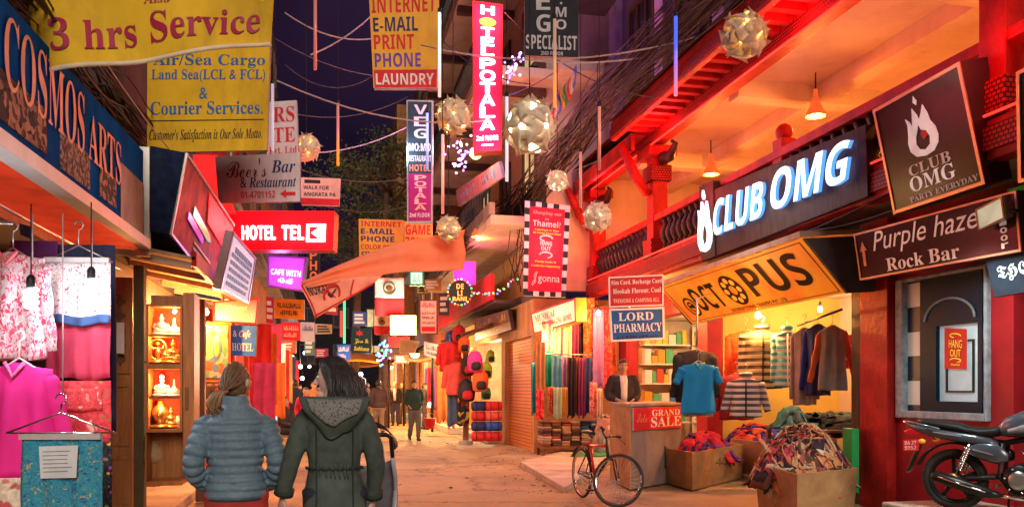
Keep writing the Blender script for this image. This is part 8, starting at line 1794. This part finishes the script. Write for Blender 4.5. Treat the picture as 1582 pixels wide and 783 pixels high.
for k in range(40):
    s_ = 1 if k % 2 else -1; t = ru(0, 1); cs_.append(path([hp(.01 * s_, .02, .130), hp(s_ * (.02 + .05 * t), .080 - .05 * t, .105 - .02 * t), hp(s_ * (.075 + .01 * t), .058 - .05 * t, .045), hp(s_ * .094, .022 - .03 * t, -.03), hp(s_ * (.10 + ru(-.01, .03)), .01 - .03 * t, -.12), hp(s_ * (.10 + ru(-.03, .04)), ru(-.02, .02), -.20)], 14))
strands(h, cs_, .0088, .002); h.build('hair', P2)
# hood lying on the back
ho = MB(parkm)
def hoodf(u, v):
    a = (u - .5) * 2.5; rx = .205 - .035 * v; x_ = rx * math.sin(a) * (1 - .42 * v * v); y_ = -.075 - .085 * math.cos(a) * (1 - .25 * v) - .045 * math.sin(PI * v); z = 1.475 - .22 * v * (math.cos(a * .62)) ** 1.5 + .015 * math.sin(u * 12) * v; return V((x_, y_, z))
ho.grid(hoodf, 26, 14, .022); hood = ho.build('hood', P2)
knit = cells('hood_lining_knit', [(.07, .075, .075), (.13, .135, .135), (.04, .04, .045)], 60, (.17, .17, .165), .35)
MB(knit).grid(lambda u, v: V(hoodf(.14 + .72 * u, .06 + .70 * v * (1 - .35 * abs(u - .5) * 2))) + V((0, -.036, .006)), 22, 10, .006).build('hood_lining', hood)
MB(parkm).tube([V(hoodf(i / 24, 1.0)) + V((0, -.018, 0)) for i in range(25)], .013, 8).build('hood_rim', hood)
gth = MB(mat('parka_seam', (.028, .042, .034), .8)); 
for z, a0, a1 in ((1.055, 0, 1),):
    gth.tube([V(((.160 * .95 + .014 + .004 * math.sin(i * 2.3)) * math.cos(t), (.125 * .95 + .013) * math.sin(t), z + .006 * math.sin(i * 1.9))) for i, t in enumerate([PI + i * PI / 40 for i in range(41)])], .007, 6)
for x_ in (-.105, .105): gth.tube([V((x_ * (1 + .12 * abs(z - 1.05)), -(.118 + .10 * abs(z - 1.06) ** 1.1) * .95 * .97, z)) for z in [1.30 - i * .04 for i in range(14)]], .0045, 5)
gth.build('seam', P2)
ga = MB(parkm)
for i in range(9):
    t = PI * (1.27 + .46 * (i + ru(-.3, .3)) / 8); x_, y_ = .152 * math.cos(t), -.120 * abs(math.sin(t)) ** .9
    ga.tube([V((x_ * 1.0, y_ + .004, 1.105)), V((x_ * 1.02, y_ - .008, 1.07)), V((x_ * 1.01, y_ - .004, 1.055)), V((x_ * 1.03, y_ - .010, 1.03)), V((x_ * 1.04, y_ + .002, .985))], [.003, .009, .006, .009, .003], 6)
ga.build('waist_gather', P2)
for s, P_ in ((-1, armsB[-1]), (1, armsB[1])):
    a, b = V(P_[1]), V(P_[2]); d = (b - a).normalized(); MB(mat('parka_seam', (.028, .042, .034), .8)).tube([b - d * .03, b + d * .006], .060, 14).build('cuff', P2)
# ---- others in the street
walk = {-1: [(-.09, 0, .92), (-.095, .12, .51), (-.09, .10, .09)], 1: [(.09, 0, .92), (.095, .02, .50), (.09, -.18, .12)]}
pock = {-1: [(-.185, 0, 1.40), (-.255, -.06, 1.14), (-.19, .11, 1.0)], 1: [(.185, 0, 1.40), (.255, -.06, 1.14), (.19, .11, 1.0)]}
person('man in a dark green jacket and grey trousers walking towards us, hands in pockets', gp(640, 24.2), PI + .15, 1.72, skA, coat=(.02, .05, .035), pants=(.09, .085, .08), arms=pock, legs=walk)
person('man in a dark jacket and white T-shirt standing behind the concrete counter', gp(962, 14.4, .22), PI - .15, 1.76, skA, coat=(.035, .03, .035), pants=(.04, .04, .05), shirt=(.68, .62, .58), vox=.016, arms={-1: [(-.185, 0, 1.40), (-.25, .0, 1.13), (-.14, .2, 1.06)], 1: [(.185, 0, 1.40), (.25, .0, 1.13), (.14, .2, 1.06)]})
person('short person in a crimson jacket and black cap coming down the street', gp(473, 20), PI, 1.52, skA, coat=(.52, .02, .07), pants=(.04, .04, .05), hair='cap', legs=walk)
person('person wrapped in an orange shawl behind the one in crimson', gp(485, 23), PI + .2, 1.70, skB, coat=(.60, .24, .07), pants=(.2, .1, .05), bulk=1.15)
person('man in a dark blue jacket at the left of the one in crimson, facing away', gp(457, 25), .3, 1.74, skA, coat=(.03, .035, .06))
person('man in a brown black jacket walking away beyond the pushchair', gp(585, 27), .1, 1.76, skA, coat=(.085, .055, .05), pants=(.30, .22, .16), legs=walk, bulk=1.12)
person('person in a dark coat left of the one in the brown black jacket', gp(568, 30), .4, 1.68, skA, coat=(.05, .035, .04), pants=(.1, .08, .07))
person('man in a black jacket with a white shirt standing before the far red shop', gp(611, 34), PI - .3, 1.74, skA, coat=(.03, .025, .03), shirt=(.65, .6, .55))
person('man in black leaning by the far red shop, right of the white shirted man', gp(622, 35.5), PI - .6, 1.76, skA, coat=(.02, .02, .025))
person('distant person in grey walking under the cold street lamp', gp(546, 38), 0, 1.7, skA, coat=(.14, .12, .13), legs=walk)
person('distant person in a blue coat deep in the crowd', gp(498, 34), PI, 1.68, skA, coat=(.06, .08, .2), legs=walk)
person('distant person in a red coat deep in the crowd beside the blue coat', gp(510, 42), PI, 1.7, skA, coat=(.4, .04, .04), legs=walk)
for px, d, rz_, c, lab in ((528, 31, PI, (.10, .08, .05), 'distant person in brown facing us left of the cold street lamp'), (537, 44, 0, (.05, .05, .07), 'small dark figure far off under the green strip'), (556, 46, PI, (.35, .3, .26), 'small figure in a pale coat far off'), (595, 40, .3, (.06, .05, .1), 'small figure in a dark blue coat by the orange flare'), (463, 31, PI, (.12, .10, .09), 'man in grey brown among the far left crowd'), (602, 46, PI, (.3, .08, .03), 'small figure in rust red before the far awning'), (655, 31, -PI / 2, (.05, .04, .04), 'shopkeeper in black standing by the far scarves')):
    person(lab, gp(px, d), rz_, ru(1.6, 1.78), skA, coat=c, legs=walk if d > 35 else None)
st_ = gp(437, 19.5, .0); sx = thing('step_stool', 'low wooden stool under the sitting man on the left', 'stool', st_); MB(brwood).bx(st_.x - .2, st_.x + .2, st_.y - .18, st_.y + .18, .38, .43).build('seat', sx, bev=.006)
for a in (-1, 1):
    for b in (-1, 1): MB(brwood).bx(st_.x + a * .16 - .02, st_.x + a * .16 + .02, st_.y + b * .14 - .02, st_.y + b * .14 + .02, 0, .38).build('leg', sx)
person('man in black sitting on a stool by the left shop fronts', st_, -PI / 2 - .3, 1.72, skA, coat=(.03, .03, .035), pants=(.025, .025, .03), sit=.40, legs={-1: [(-.09, 0, .92), (-.12, .44, .50), (-.12, .62, .10)], 1: [(.09, 0, .92), (.10, .45, .52), (.10, .78, .12)]}, arms={-1: [(-.185, 0, 1.40), (-.24, .06, 1.14), (-.12, .28, 1.04)], 1: [(.185, 0, 1.40), (.24, .06, 1.14), (.12, .28, 1.04)]})
